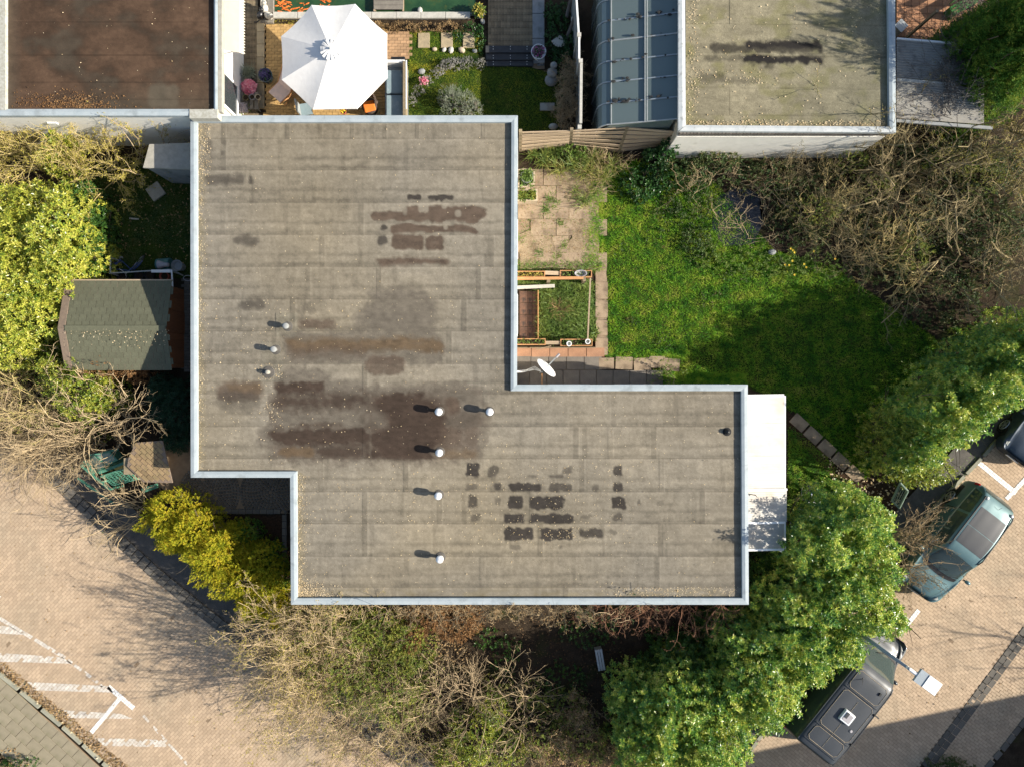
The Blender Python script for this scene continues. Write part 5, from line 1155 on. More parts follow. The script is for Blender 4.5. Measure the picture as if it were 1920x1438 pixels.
t = thing('deck_chair', 'folding chair with pale pink cloth, left of the parasol', 'chair', P(530, 165, .4), R(-42)); t.location.z = 0
quad_ = MB().add([(-.28, -.45, .38), (.28, -.45, .38), (.28, .05, .34), (-.28, .05, .34), (-.28, .55, .85), (.28, .55, .85)], [(0, 1, 2, 3), (3, 2, 5, 4)]).build('seat_cloth', M['pinkcloth'], t, local=True); quad_.modifiers.new('s', 'SOLIDIFY').thickness = .015
for sx in (-.3, .3):
    MB().bar((sx, -.5, .36), (sx, .1, .32), .03).bar((sx, .05, .34), (sx, .58, .88), .03).bar((sx, -.4, .36), (sx, .25, 0), .03).bar((sx, .2, .4), (sx, -.4, 0), .03).build('frame', M['wood_orange'], t, local=True)
t = thing('folded_chair', 'silver-framed patio chair peeping out at the lower left of the parasol', 'chair', P(572, 204, .5), R(10)); t.location.z = 0
MB().box((0, 0, .42), (.45, .42, .04)).build('seat', M['bluecushion'], t, local=True); MB().box((-.2, .0, .7), (.04, .42, .5)).build('backrest', M['grey_metal'], t, local=True)
for sx in (-.2, .2):
    for sy in (-.18, .18): MB().box((sx, sy, .2), (.03, .03, .4)).build('leg', M['grey_metal'], t, local=True)
t = thing('garden_sofa', 'blue-grey cushioned garden sofa with white frame, right of the parasol', 'sofa', P(741, 165, .5), 0); t.location.z = 0
for q, yy in enumerate((-.62, .24)): MB().box((-.02, yy - .03, .44), (.62, .83 if q else .78, .16)).build('cushion', M['bluecushion'], t, local=True, bevel=.04)
MB().box((0, -.15, .18), (.78, 1.95, .32)).build('base', M['grey_light'], t, local=True); MB().box((.36, -.15, .5), (.10, 1.95, .5)).build('backrest', M['wood_post'], t, local=True)
MB().box((-.02, .86, .45), (.75, .10, .45)).build('arm', M['white'], t, local=True); MB().box((.12, .98, .5), (.5, .12, .3)).build('back_cushion', M['black'], t, local=True, bevel=.03)
MB().box((.43, .0, .74), (.04, 1.7, .04)).build('top_rail', M['white'], t, local=True)

# plants stand with three pots, and potted plants by the white wall
t = thing('plant_stand', 'low grey slatted stand holding three round pots by the white wall', 'plant stand', P(473, 191)); 
for q in range(4): MB().box((-.26 + q * .175, -.1, .32), (.13, .62, .03)).build('slat', M['deck'], t, local=True)
for sy in (-.36, .16): MB().box((0, sy, .29), (.7, .05, .03)).build('bearer', M['deck'], t, local=True)
for sx in (-.3, .3):
    for sy in (-.36, .16): MB().box((sx, sy, .14), (.04, .04, .28)).build('leg', M['deck'], t, local=True)
pot(460, 183, .10, .16, 'pot_olive', 'olive pot, left of three on the slatted stand', z=.336); pot(472, 182, .095, .16, 'pot_grey', 'grey pot, middle of three on the slatted stand', z=.336); pot(483, 182, .09, .16, 'pot_beige', 'beige pot, right of three on the slatted stand', z=.336)
pot_pansy = pot(497, 141, .24, .34, 'pot_blue', 'slate blue glazed pot of dark pansies at the edge of the brick paving', name='flower_pot')
pot_pink = pot(468, 165, .17, .28, 'rubber', 'pot overflowing with bright pink flowers beside the white wall', name='flower_pot')
pot_lav = pot(466, 137, .2, .28, 'rubber', 'pot with grey-green lavender bush beside the white wall', name='flower_pot')
pot_white = pot(457, 204, .15, .25, 'pot_beige', 'pot of pale pink-white blossom nearest the bungalow roof', name='flower_pot')
pot_pond = pot(898, 22, .2, .25, 'concrete_grey', 'square-set pot of lime green foliage at the pond corner', name='flower_pot')

# ------------------------------------------------------------------ back garden: planters, frame, dish
def trough(u0, v0, u1, v1, z, lb, grp='orange wooden plant troughs'):
    a, b = P(u0, v0, z), P(u1, v1, z); c = (a + b) / 2; t = thing('plant_trough', lb, 'planter', (c.x, c.y, 0), 0, grp); w, d = abs(b.x - a.x), abs(a.y - b.y)
    for sy in (-1, 1): MB().box((0, sy * (d / 2 - .015), z - .11), (w, .03, .22)).build('side_board', M['wood_orange'], t, local=True)
    for sx in (-1, 1): MB().box((sx * (w / 2 - .015), 0, z - .11), (.03, d - .064, .22)).build('end_board', M['wood_orange'], t, local=True)
    MB().box((0, 0, z - .12), (w - .07, d - .07, .14)).build('compost', M['soil'], t, local=True)
    for sx in (-.85, .85): MB().box((sx * w / 2, 0, (z - .22) / 2), (.07, d * .8, z - .22)).build('leg', M['wood_orange'], t, local=True)
    return t, z - .05, w, d
TR = [trough(958, 508.5, 1022, 520, .55, 'orange trough at the upper left of the grass bed, half under the roof edge'), trough(1050, 507, 1110, 520, .55, 'orange trough at the upper right of the grass bed, with a grey bowl in it'), trough(958, 635, 1023, 647, .55, 'orange trough at the lower left of the grass bed, above the satellite dish'), trough(1051, 636, 1111, 649, .55, 'orange trough at the lower right of the grass bed, with white pots in it')]
gbn = thing('pergola_frame', 'low weathered timber frame round the grass bed between the troughs', 'timber frame', P(1050, 580))
MB().bar(P(958, 523, .6), P(1094, 521.5, .6), .10, .04).build('rail', M['wood_orange'], gbn); MB().bar(P(1022, 512, .5), P(1052, 513, .5), .14, .04).build('rail', M['wood_pale'], gbn)
MB().bar(P(1107, 522, .62), P(1102, 637, .62), .05, .05).build('rail', M['wood_pale'], gbn)
for u, v in ((1028, 527), (1094, 526)): MB().box(P(u, v, .3), (.11, .16, .6)).build('post', M['wood_post'], gbn)
MB().bar(P(1022, 643, .5), P(1052, 643, .5), .12, .04).build('rail', M['wood_pale'], gbn); MB().bar(P(1005, 656, .3), P(1033, 649, .5), .03).build('brace', M['wood_pale'], gbn)
MB().bar(P(1106, 640, .62), P(1102, 640, 0), .06).build('post', M['wood_pale'], gbn)
MB().bar(P(1009, 545, .12), P(1009, 636, .12), .03, .2).build('edging', M['wood_orange'], gbn); MB().bar(P(962, 652, .1), P(1116, 652, .1), .03, .1).build('edging', M['wood_post'], gbn)
o = MB().bar(P(960, 540, .25), P(1040, 536.5, .22), .12, .06).build('white_plank', M['stone']); tag(o, 'whitish plank lying above the brown-tiled terrace, running under the roof edge', 'plank')
o = MB().lathe([(.12, 0), (.2, .1), (.205, .12), (.18, .12), (.1, .02), (0, .02)], n=18, sx=1.1, sy=.6).build('grey_bowl', M['pot_grey']); o.location = P(1089, 513, .6); o.location.z = .5; tag(o, 'oval pale grey-green bowl set in the upper right trough', 'bowl')
for k_, (u, v, lb) in enumerate(((1067, 645, 'round white pot in the lower right trough'), (1102, 641, 'white jug at the right end of the lower right trough'))):
    o = MB().lathe([(.06, 0), (.09, .14), (.095, .15), (.07, .15), (.05, .04), (0, .04)], n=14).build('white_pot', M['white_plastic']); o.location = P(u, v, .6); o.location.z = .5; tag(o, lb, 'pot')
def conc_planter(pts, z, lb, nm):
    w = [P(u, v, z) for u, v in pts]; c = sum(w, Vector()) / len(w); t = thing(nm, lb, 'planter', (c.x, c.y, 0))
    ins = inset([tuple(p) for p in w], .055); k = len(w)
    for i in range(k):
        j = (i + 1) % k; MB().prism([tuple(w[i].xy), tuple(w[j].xy), ins[j], ins[i]], 0, z).build('side', M['stone_warm'], t)
    MB().prism(ins, .02, z - .1).build('compost', M['soil'], t); return t
pl1 = conc_planter([(971, 352), (971, 318), (990, 316), (1003, 322), (1003, 344), (986, 352)], .5, 'six-sided concrete planter of greenery against the bungalow', 'hexagonal_planter')
pl2 = conc_planter([(969, 355), (1008, 355), (1008, 377.5), (969, 377.5)], .5, 'rectangular concrete planter below the six-sided one', 'rectangular_planter')
pl3 = thing('wire_basket', 'small wire basket with green plants on top of the six-sided planter', 'basket', P(988, 330, .7)); pl3.location.z = .42
for z_ in (.02, .15, .28): MB().tube([(.21 * math.cos(a), .21 * math.sin(a), z_) for a in np.linspace(0, 2 * math.pi, 21)], .008, 5, cap=False).build('hoop', M['grey_metal'], pl3, local=True)
for a in np.linspace(0, 2 * math.pi, 13)[:-1]: MB().tube([(.21 * math.cos(a), .21 * math.sin(a), 0), (.21 * math.cos(a), .21 * math.sin(a), .28)], .005, 4).build('upright', M['grey_metal'], pl3, local=True)

sdh = thing('satellite_dish', 'grey satellite dish on a pole in the inner corner of the bungalow', 'satellite dish', P(1018, 700, 1.6)); sdh.location.z = 0
zc = 2.0; dc = P(1022, 692, zc); ax = (P(1047, 666, 2.05) - dc); ax.z = .22; ax = ax.normalized()
r1 = Vector((-ax.y, ax.x, 0)).normalized(); r2 = ax.cross(r1); mb = MB(); vs = []; nn = 28
for ring in range(6):
    rr = .40 * ring / 5
    for q in range(nn):
        a = 2 * math.pi * q / nn; vs.append(dc + r1 * rr * math.cos(a) + r2 * rr * 1.08 * math.sin(a) + ax * (rr * rr * .45))
F = [(r_ * nn + q, (r_ + 1) * nn + q, (r_ + 1) * nn + (q + 1) % nn, r_ * nn + (q + 1) % nn) for r_ in range(5) for q in range(nn)]
o = mb.add(vs, F).build('reflector', M['white_plastic'], sdh, smooth=True); o.modifiers.new('s', 'SOLIDIFY').thickness = .015
lnb = P(1047, 666, 2.05); MB().bar(dc - r2 * .0 + ax * .02 - Vector((0, 0, .25)), lnb - Vector((0, 0, .12)), .04, .03).build('arm', M['grey_metal'], sdh)
MB().tube([lnb + ax * .06 - Vector((0, 0, .1)), lnb - ax * .1 - Vector((0, 0, .06))], .04, 10).build('receiver', M['pot_grey'], sdh)
pb = dc - ax * .14; MB().tube([dc - ax * .01, pb], .06, 8).build('bracket', M['black'], sdh); MB().tube([pb + Vector((0, 0, .1)), (pb.x, pb.y, 0)], .028, 8).build('pole', M['grey_metal'], sdh); MB().bar(pb - Vector((0, 0, .2)), (pb.x, ow[2].y - .05, pb.z - .2), .03).build('wall_bracket', M['wood_orange'], sdh)
for q in range(4): MB().tube([pb + Vector((.02 * q, 0, -.02)), pb + Vector((-.25, .08 + .05 * (q % 3), -.1)), pb + Vector((-.6, .02 * q, -.2)), pb + Vector((-1.0, -.02 + .015 * q, -.12))], .009, 5).build('cable', M['white'], sdh)

# ------------------------------------------------------------------ opal canopy on the east wall
ca = thing('patio_canopy', 'white opal polycarbonate canopy along the right wall of the bungalow', 'canopy', P(1440, 890))
xi = P(1400, 0, 2.55).x; zi, zo = 2.52, 2.22
pan = [(742, 750, 795, 797, 1470), (796, 798, 857, 858, 1470), (858, 859, 916, 918, 1471), (918, 919, 980, 978, 1475), (981, 979, 1031, 1026, 1470)]
for (va, vb, vc, vd, ue) in pan:
    xo = P(ue, 0, zo).x; q = [Vector((xi, P(0, va, zi).y, zi)), Vector((xo, P(0, va, zo).y + .0, zo)), Vector((xo, P(0, vd, zo).y, zo)), Vector((xi, P(0, vc, zi).y, zi))]
    o = quad('roof_sheet', q[::-1] if False else [q[0], q[3], q[2], q[1]], M['poly'], ca, .016)
    nr = 14
    mb = MB()
    for r_ in range(1, nr): mb.bar(q[0].lerp(q[3], r_ / nr) + Vector((0, 0, .012)), q[1].lerp(q[2], r_ / nr) + Vector((0, 0, .012)), .008, .006)
    tag(mb.build('sheet_flute', M['poly'], ca), kind='stuff')
for va, ue in ((742, 1469), (797, 1470), (858, 1471), (918, 1475), (980, 1471), (1030, 1469)):
    xo = P(ue, 0, zo).x; MB().bar((xi, P(0, va, zi).y, zi + .03), (xo, P(0, va - 1, zo).y, zo + .03), .07, .03).build('glazing_bar', M['white'], ca)
xo = P(1471, 0, zo).x; MB().bar((xo + .02, P(0, 742, zo).y, zo - .04), (xo + .02, P(0, 1030, zo).y, zo - .04), .05, .07).build('gutter', M['wood_orange' if False else 'white'], ca)
for v in (750, 880, 1020): MB().bar((xo - .05, P(0, v, 1.2).y, zo - .07), (xo - .05, P(0, v, 1.2).y, 0), .08).build('post', M['white'], ca)
MB().tube([P(1402, 925, 2.62), P(1417, 928, 2.62), P(1420, 932, 2.6)], .015, 5).build('loose_cable', M['black']); tag(bpy.data.objects['loose_cable'], 'short black cable end lying on the opal canopy', 'cable')
t = thing('rotary_dryer', 'folded rotary clothes dryer with white arms beside the opal canopy', 'clothes dryer', P(1490, 950))
MB().tube([(0, 0, 0), (0, 0, 1.7)], .02, 8).build('pole', M['grey_metal'], t, local=True)
for q, (dx, dy) in enumerate(((.35, .45), (.15, .55), (-.15, -.75), (.0, -.55), (.55, -.2), (.3, -.1), (.1, .3))): MB().tube([(0, 0, 1.2), (dx * .5, dy * .5, 1.5), (dx, dy, 1.35)], .012, 5).build('arm', M['white'], t, local=True)
MB().tube([(-.35, .12, 1.25), (.75, .12, 1.25)], .014, 6).build('crossbar', M['grey_metal'], t, local=True)
gt = thing('garden_gate', 'pale green metal gate between the two clipped hedges by the parked car', 'gate', P(1684, 930))
for a, b in (((1672, 938, .9), (1688, 905, 1.5)), ((1688, 905, 1.5), (1702, 920, 1.5)), ((1702, 920, 1.5), (1686, 952, .9)), ((1672, 938, .9), (1686, 952, .9)), ((1688, 905, 1.5), (1689, 900, .1)), ((1702, 920, 1.5), (1698, 922, .1))):
    MB().tube([P(*a), P(*b)], .035, 8).build('frame_bar', M['green_glass'], gt)
for q in range(1, 5):
    f = q / 5; MB().tube([P(1672, 938, .9).lerp(P(1686, 952, .9), f), P(1688, 905, 1.5).lerp(P(1702, 920, 1.5), f)], .012, 5).build('gate_bar', M['green_glass'], gt)
tn = thing('trampoline_bench', 'weathered grey bench half hidden in the shade of the shrubs south of the bungalow', 'bench', P(1123, 1228), R(100)); tn.name = 'old_bench'
for q in range(3): MB().box((0, -.08 + q * .09, .42), (.75, .07, .03)).build('slat', M['grey_metal'], tn, local=True)
for sx in (-.3, .3): MB().box((sx, 0, .2), (.05, .25, .4)).build('leg', M['grey_metal'], tn, local=True)
pn = sheet('garden_pond', [(1340, 375), (1375, 350), (1420, 362), (1432, 420), (1415, 458), (1360, 462), (1335, 430)], .012, M['darkwater'], jag=.05)
o = MB().ball((0, 0, .08), (.15, .11, .1), n=8, k=5).build('grey_stone', M['statue']); o.location = P(1446, 474); tag(o, 'round grey stone by the daffodils at the lawn edge', 'stone')
dg = thing('drain_grate', 'cast iron road gully grate beside the shrubs at the kerb', 'grate', P(634, 1356), R(-42))
for q in range(7): MB().box((0, -.15 + q * .05, .03), (.42, .022, .02)).build('bar', M['rubber'], dg, local=True)
MB().box((-.22, 0, .028), (.04, .4, .025)).box((.22, 0, .028), (.04, .4, .025)).build('frame', M['rubber'], dg, local=True)

# ------------------------------------------------------------------ street lamp
sl = thing('street_lamp', 'street lamp with flat white lantern on an angled grey arm, over the dark van', 'street lamp', P(1500, 1105)); zl_ = 5.0
head = P(1736, 1276, zl_); tip = P(1703, 1252, zl_ - .05); foot = Vector((tip.x, tip.y, 0))
sl.location = (foot.x, foot.y, 0)
MB().tube([(foot.x, foot.y, 0), (foot.x, foot.y, 2.0), (tip.x, tip.y, zl_ - .02)], [.085, .07, .045], 10).build('pole', M['grey_light'], sl, smooth=True)
hd = (head - tip); hd.z = 0; hd.normalize(); ang = math.atan2(hd.y, hd.x); rot = Matrix.Rotation(ang, 3, 'Z')
MB().tube([tip - hd * .05, tip + hd * .3], [.045, .06], 10).build('spigot', M['white_plastic'], sl)
MB().ball(tip + Vector((0, 0, .03)), .05).build('sensor', M['grey_metal'], sl, smooth=True)
hs = .0158   # metres per pixel up there
MB().box(head + hd * .20, (.46, .42, .10), rot=rot, taper=.96).build('lantern_cover', M['white'], sl)
MB().box(head - hd * .17 + Vector((0, 0, -.012)), (.27, .42, .08), rot=rot).build('shaded_half', M['grey_light'], sl); MB().box(head + hd * .05 + Vector((0, 0, -.062)), (.6, .36, .02), rot=rot).build('lens', M['greyglass'], sl)  # grey half is the head's shaded slope, its shade put into the colour

# ------------------------------------------------------------------ cars: lofted bodies
def catmull(a, n):
    a = np.asarray(a, float); k = len(a); t = np.linspace(0, k - 1, n); i = np.clip(np.floor(t).astype(int), 0, k - 2); f = (t - i)
    p0, p1, p2, p3 = a[np.maximum(i - 1, 0)], a[i], a[i + 1], a[np.minimum(i + 2, k - 1)]
    f = f.reshape(-1, *([1] * (a.ndim - 1)))
    return .5 * (2 * p1 + (p2 - p0) * f + (2 * p0 - 5 * p1 + 4 * p2 - p3) * f ** 2 + (3 * p1 - p0 - 3 * p2 + p3) * f ** 3)
class Loft:
    """stations: list of (x, [(half width, z) ... from sill to the centre line]); mirrored left and right"""
    def __init__(s, stations, nx=61, nr=41):
        xs = np.array([q[0] for q in stations]); rg = np.array([q[1] for q in stations])
        A = np.concatenate([np.repeat(xs[:, None, None], rg.shape[1], 1), rg], 2)      # x, hw, z
        A = np.stack([catmull(A[:, j], nx) for j in range(A.shape[1])], 1)             # nx, ring, 3
        A = np.stack([catmull(A[i], nr) for i in range(nx)], 0)
        s.A = A; s.nx, s.nr = nx, nr; s.ns = len(stations); s.nrg = rg.shape[1]
    def pt(s, fi, fj, side=1, off=0.0):
        """fi in station index, fj in ring index"""
        i = fi / (s.ns - 1) * (s.nx - 1); j = fj / (s.nrg - 1) * (s.nr - 1)
        def at(i, j):
            i = np.clip(i, 0, s.nx - 1.001); j = np.clip(j, 0, s.nr - 1.001); a, b = int(i), int(j); u, v = i - a, j - b
            return s.A[a, b] * (1 - u) * (1 - v) + s.A[a + 1, b] * u * (1 - v) + s.A[a, b + 1] * (1 - u) * v + s.A[a + 1, b + 1] * u * v
        p = at(i, j)
        if off:
            du = at(i + .6, j) - at(i - .6, j); dv = at(i, min(j + .6, s.nr - 1.001)) - at(i, j - .6); n = np.cross(dv, du); n = n / (np.linalg.norm(n) + 1e-9)
            if n[1] * p[1] + n[2] * (p[2] - .6) < 0: n = -n
            p = p + n * off
        return Vector((p[0], p[1] * side, p[2]))
    def body(s, name, m, parent):
        A = s.A; L = np.concatenate([A * np.array((1, 1, 1)), (A * np.array((1, -1, 1)))[:, ::-1][:, 1:]], 1); nx, k = L.shape[:2]
        F = [(i * k + j, (i + 1) * k + j, (i + 1) * k + j + 1, i * k + j + 1) for i in range(nx - 1) for j in range(k - 1)]
        V = L.reshape(-1, 3)
        o = arr_mesh(name, V, F, m, parent, local=True, smooth=True)
        bm = bmesh.new(); bm.from_mesh(o.data); bmesh.ops.remove_doubles(bm, verts=bm.verts, dist=.002)
        be = [e for e in bm.edges if e.is_boundary]
        try: bmesh.ops.holes_fill(bm, edges=be, sides=0)
        except Exception: pass
        bmesh.ops.recalc_face_normals(bm, faces=bm.faces); bm.to_mesh(o.data); bm.free()
        for p in o.data.polygons: p.use_smooth = True
        return o
    def patch(s, name, m, parent, outline, side=1, off=.006, n=9, both=False, smooth=True):
        """outline: 4 corners (fi,fj) in order; bilinear patch lying just proud of the body"""
        (a, b, c, d) = outline; vs = []
        for r in range(n + 1):
            for q in range(n + 1):
                u, v = q / n, r / n
                fi = (a[0] * (1 - u) + b[0] * u) * (1 - v) + (d[0] * (1 - u) + c[0] * u) * v; fj = (a[1] * (1 - u) + b[1] * u) * (1 - v) + (d[1] * (1 - u) + c[1] * u) * v
                vs.append(s.pt(fi, abs(fj) if fj >= 0 else fj, side, off))
        F = [(r * (n + 1) + q, r * (n + 1) + q + 1, (r + 1) * (n + 1) + q + 1, (r + 1) * (n + 1) + q) for r in range(n) for q in range(n)]
        mb = MB().add(vs, F); o = mb.build(name, m, parent, local=True, smooth=smooth); return o
    def patch_mid(s, name, m, parent, i0, i1, j0, off=.006, n=10, i1e=None, i0e=None):
        """patch across the centre line between stations i0..i1, out to ring j0 on both sides (i0e/i1e at the outer ends)"""
        vs = []; top = s.nrg - 1; i1e = i1 if i1e is None else i1e; i0e = i0 if i0e is None else i0e
        for r in range(n + 1):
            for q in range(2 * n + 1):
                w = (q - n) / n; fj = top - (top - j0) * abs(w); e = w * w
                a = i0 + (i0e - i0) * e; b = i1 + (i1e - i1) * e
                vs.append(s.pt(a + (b - a) * r / n, fj, 1 if w >= 0 else -1, off))
        k = 2 * n + 1; F = [(r * k + q, r * k + q + 1, (r + 1) * k + q + 1, (r + 1) * k + q) for r in range(n) for q in range(2 * n)]
        return MB().add(vs, F).build(name, m, parent, local=True, smooth=True)
def wheel(parent, x, y, r, w=.19, m='alloy'):
    s = 1 if y > 0 else -1
    t = MB().tube([(x, y - s * w, r), (x, y, r)], r, 22).build('wheel', M['rubber'], parent, local=True)
    mb = MB().lathe([(0, 0), (r * .62, 0.0)], (0, 0, 0), 20)
    rim = MB()
    for q in range(5):
        a = 2 * math.pi * q / 5; rim.bar((x, y + s * .012, r), (x + math.cos(a) * r * .6, y + s * .012, r + math.sin(a) * r * .6), .075, .02, up=(0, 1, 0))
    rim.tube([(x + r * .62 * math.cos(a), y + s * .01, r + r * .62 * math.sin(a)) for a in np.linspace(0, 2 * math.pi, 25)], .018, 5, cap=False); rim.tube([(x, y - s * .01, r), (x, y + s * .03, r)], .06, 10)
    rim.build('rim', M[m], t, local=True)
    MB().tube([(x, y - s * .02, r), (x, y + s * .002, r)], r * .6, 20).build('hub_well', M['black'], t, local=True)
def mirror(parent, x, y, z, m):
    s = 1 if y > 0 else -1
    o = MB().ball((x, y + s * .11, z), (.07, .11, .085), n=10, k=7).build('wing_mirror', m, parent, local=True, smooth=True)
    MB().bar((x, y - s * .03, z - .05), (x, y + s * .05, z - .03), .05).build('mirror_arm', M['black'], o, local=True)
def hatchback(label, loc, rz, paint, roofglass=True, nm='parked_car', cat='car'):
    t = thing(nm, label, cat, loc, rz)
    def ring(w0, w1, wb, zb, wr, zr_): # sill, waist max, belt, roof shoulder, centre
        return [(w0, .24), (w1, .45), (w1, .70), (wb, zb), ((wb + wr) / 2, (zb + zr_ - .06) / 2), (wr, zr_ - .05), (wr * .55, zr_ - .005), (0.0, zr_)]
    st = [(-2.15, ring(.60, .66, .60, .82, .44, .90)), (-2.08, ring(.74, .79, .72, .92, .55, 1.12)), (-1.80, ring(.80, .86, .80, .96, .60, 1.44)), (-1.2, ring(.82, .88, .84, .96, .64, 1.53)), (-.3, ring(.82, .88, .85, .95, .66, 1.55)), (.30, ring(.82, .88, .85, .94, .62, 1.48)), (.72, ring(.82, .88, .84, .93, .62, 1.22)), (1.18, ring(.82, .87, .82, .92, .66, .97)), (1.6, ring(.81, .86, .76, .84, .60, .90)), (1.95, ring(.74, .80, .66, .74, .50, .78)), (2.12, ring(.60, .66, .52, .62, .38, .64)), (2.17, ring(.5, .55, .44, .50, .3, .52))]
    L = Loft(st); L.body('body', paint, t)
    L.patch_mid('windscreen', M['carglass'], t, 5.25, 6.85, 5.05, off=.006, i1e=6.6, i0e=5.3)
    L.patch_mid('scuttle', M['black'], t, 6.88, 7.22, 5.0, off=.008, i1e=6.9, i0e=6.64)
    L.patch_mid('rear_window', M['carglass'], t, .75, 1.75, 5.1, off=.006, i0e=.9, i1e=1.7)
    for s in (1, -1):
        L.patch('side_window', M['carglass'], t, [(3.35, 3.25), (6.3, 3.2), (5.1, 4.75), (3.35, 4.8)], s, off=.005)
        L.patch('side_window', M['carglass'], t, [(1.75, 3.35), (3.25, 3.25), (3.25, 4.8), (2.05, 4.7)], s, off=.005)
        L.patch('window_trim', M['stone'], t, [(1.7, 3.12), (6.4, 3.06), (6.4, 3.17), (1.7, 3.25)], s, off=.012)
        L.patch('tail_light', M['red'], t, [(.55, 2.3), (1.35, 2.6), (1.2, 3.7), (.6, 3.6)], s, off=.012)
        L.patch('headlight', M['lens'], t, [(8.9, 2.6), (9.95, 2.5), (9.9, 3.2), (8.7, 3.6)], s, off=.012)
        L.patch('door_seam', M['black'], t, [(3.28, 1.2), (3.31, 1.2), (3.31, 3.2), (3.28, 3.2)], s, off=.004)
        L.patch('wheel_arch', M['black'], t, [(1.7, .0), (3.05, .0), (2.75, 1.75), (1.95, 1.75)], s, off=.004); L.patch('wheel_arch', M['black'], t, [(7.5, .0), (8.75, .0), (8.45, 1.75), (7.75, 1.75)], s, off=.004)
        wheel(t, -1.32, s * .885, .31); wheel(t, 1.35, s * .875, .31)
        mirror(t, .88, s * .90, 1.0, paint)
        MB().tube([L.pt(2.1, 5.15, s, .03), L.pt(2.4, 5.15, s, .05), L.pt(4.6, 5.15, s, .05), L.pt(4.95, 5.15, s, .025)], .022, 6).build('roof_rail', M['black'], t, local=True)
        MB().ball(L.pt(3.4, 2.7, s, .02), (.09, .02, .018)).build('door_handle', paint, t, local=True); MB().ball(L.pt(5.0, 2.7, s, .02), (.09, .02, .018)).build('door_handle', paint, t, local=True)
    if roofglass:
        L.patch_mid('sunroof', M['sunroof'], t, 2.75, 3.62, 5.45, off=.006); L.patch_mid('sunroof', M['sunroof'], t, 3.64, 4.55, 5.45, off=.006)
    MB().tube([L.pt(2.35, 7, 1, .01), L.pt(2.2, 7, 1, .12)], .006, 5).build('aerial', M['black'], t, local=True)
    L.patch_mid('grille', M['black'], t, 10.3, 10.85, 5.2, off=.012); L.patch_mid('bumper', M['black'], t, .05, .35, 4.4, off=.012)
    MB().box((-2.16, 0, .62), (.02, .5, .11)).build('number_plate', M['yellow'], t, local=True); MB().box((2.19, 0, .40), (.02, .5, .11)).build('number_plate', M['white'], t, local=True)
    for sg in (.12, -.35): MB().tube([(1.22, sg, 1.0), (.98, sg + .48, 1.12)], .01, 5).build('wiper', M['black'], t, local=True)
    L.patch('bonnet_seam', M['black'], t, [(7.4, 5.1), (9.6, 5.0), (9.6, 5.03), (7.4, 5.13)], 1, off=.004); L.patch('bonnet_seam', M['black'], t, [(7.4, 5.1), (9.6, 5.0), (9.6, 5.03), (7.4, 5.13)], -1, off=.004)
    return t, L
HA = R(232.5)
car1, L1_ = hatchback('teal hatchback with glass sunroof and roof rails, parked beside the clipped hedge', (15.50, -5.57, .02), HA, M['teal'])
for s in (1, -1):
    p = L1_.pt(2.15, 5.4, s, .02); MB().ball(p, (.07, .07, .035)).build('roof_foot', M['grey_metal'], car1, local=True, smooth=True)
hatchback('dark slate car showing only bonnet corner and front wheel at the right edge', (19.05, -.92, .02), HA, M['carpaint'], False)
# --- van
vn = thing('camper_van', 'graphite grey camper van with roof hatch, backed against the big hedge', 'van', (11.55, -10.49, .02), R(51.5))
def vring(w0, w1, wb, zb, wr, zr_): return [(w0, .28), (w1, .55), (w1, .95), (wb, zb), ((wb + wr) / 2 + .02, (zb + zr_) / 2), (wr, zr_ - .07), (wr * .6, zr_ - .005), (0.0, zr_)]
st = [(-2.42, vring(.80, .84, .80, 1.05, .62, 1.25)), (-2.34, vring(.90, .94, .90, 1.12, .70, 1.80)), (-2.15, vring(.92, .95, .92, 1.15, .745, 1.95)), (-1.2, vring(.93, .95, .93, 1.15, .76, 1.98)), (0, vring(.93, .95, .93, 1.15, .76, 1.98)), (.72, vring(.93, .95, .93, 1.14, .75, 1.97)), (1.02, vring(.93, .95, .92, 1.12, .73, 1.87)), (1.40, vring(.93, .95, .90, 1.10, .74, 1.50)), (1.78, vring(.92, .945, .87, 1.06, .74, 1.13)), (2.12, vring(.90, .93, .80, .98, .66, 1.03)), (2.36, vring(.82, .86, .68, .82, .52, .86)), (2.46, vring(.64, .68, .52, .60, .36, .62))]
V_ = Loft(st); V_.body('body', M['vanpaint'], vn)
V_.patch_mid('windscreen', M['carglass'], vn, 6.15, 7.85, 5.05, off=.006, i1e=7.6)
V_.patch_mid('scuttle', M['black'], vn, 7.88, 8.25, 5.0, off=.008, i1e=7.95, i0e=7.65)
V_.patch_mid('rear_window', M['carglass'], vn, .5, 1.3, 5.0, off=.008)
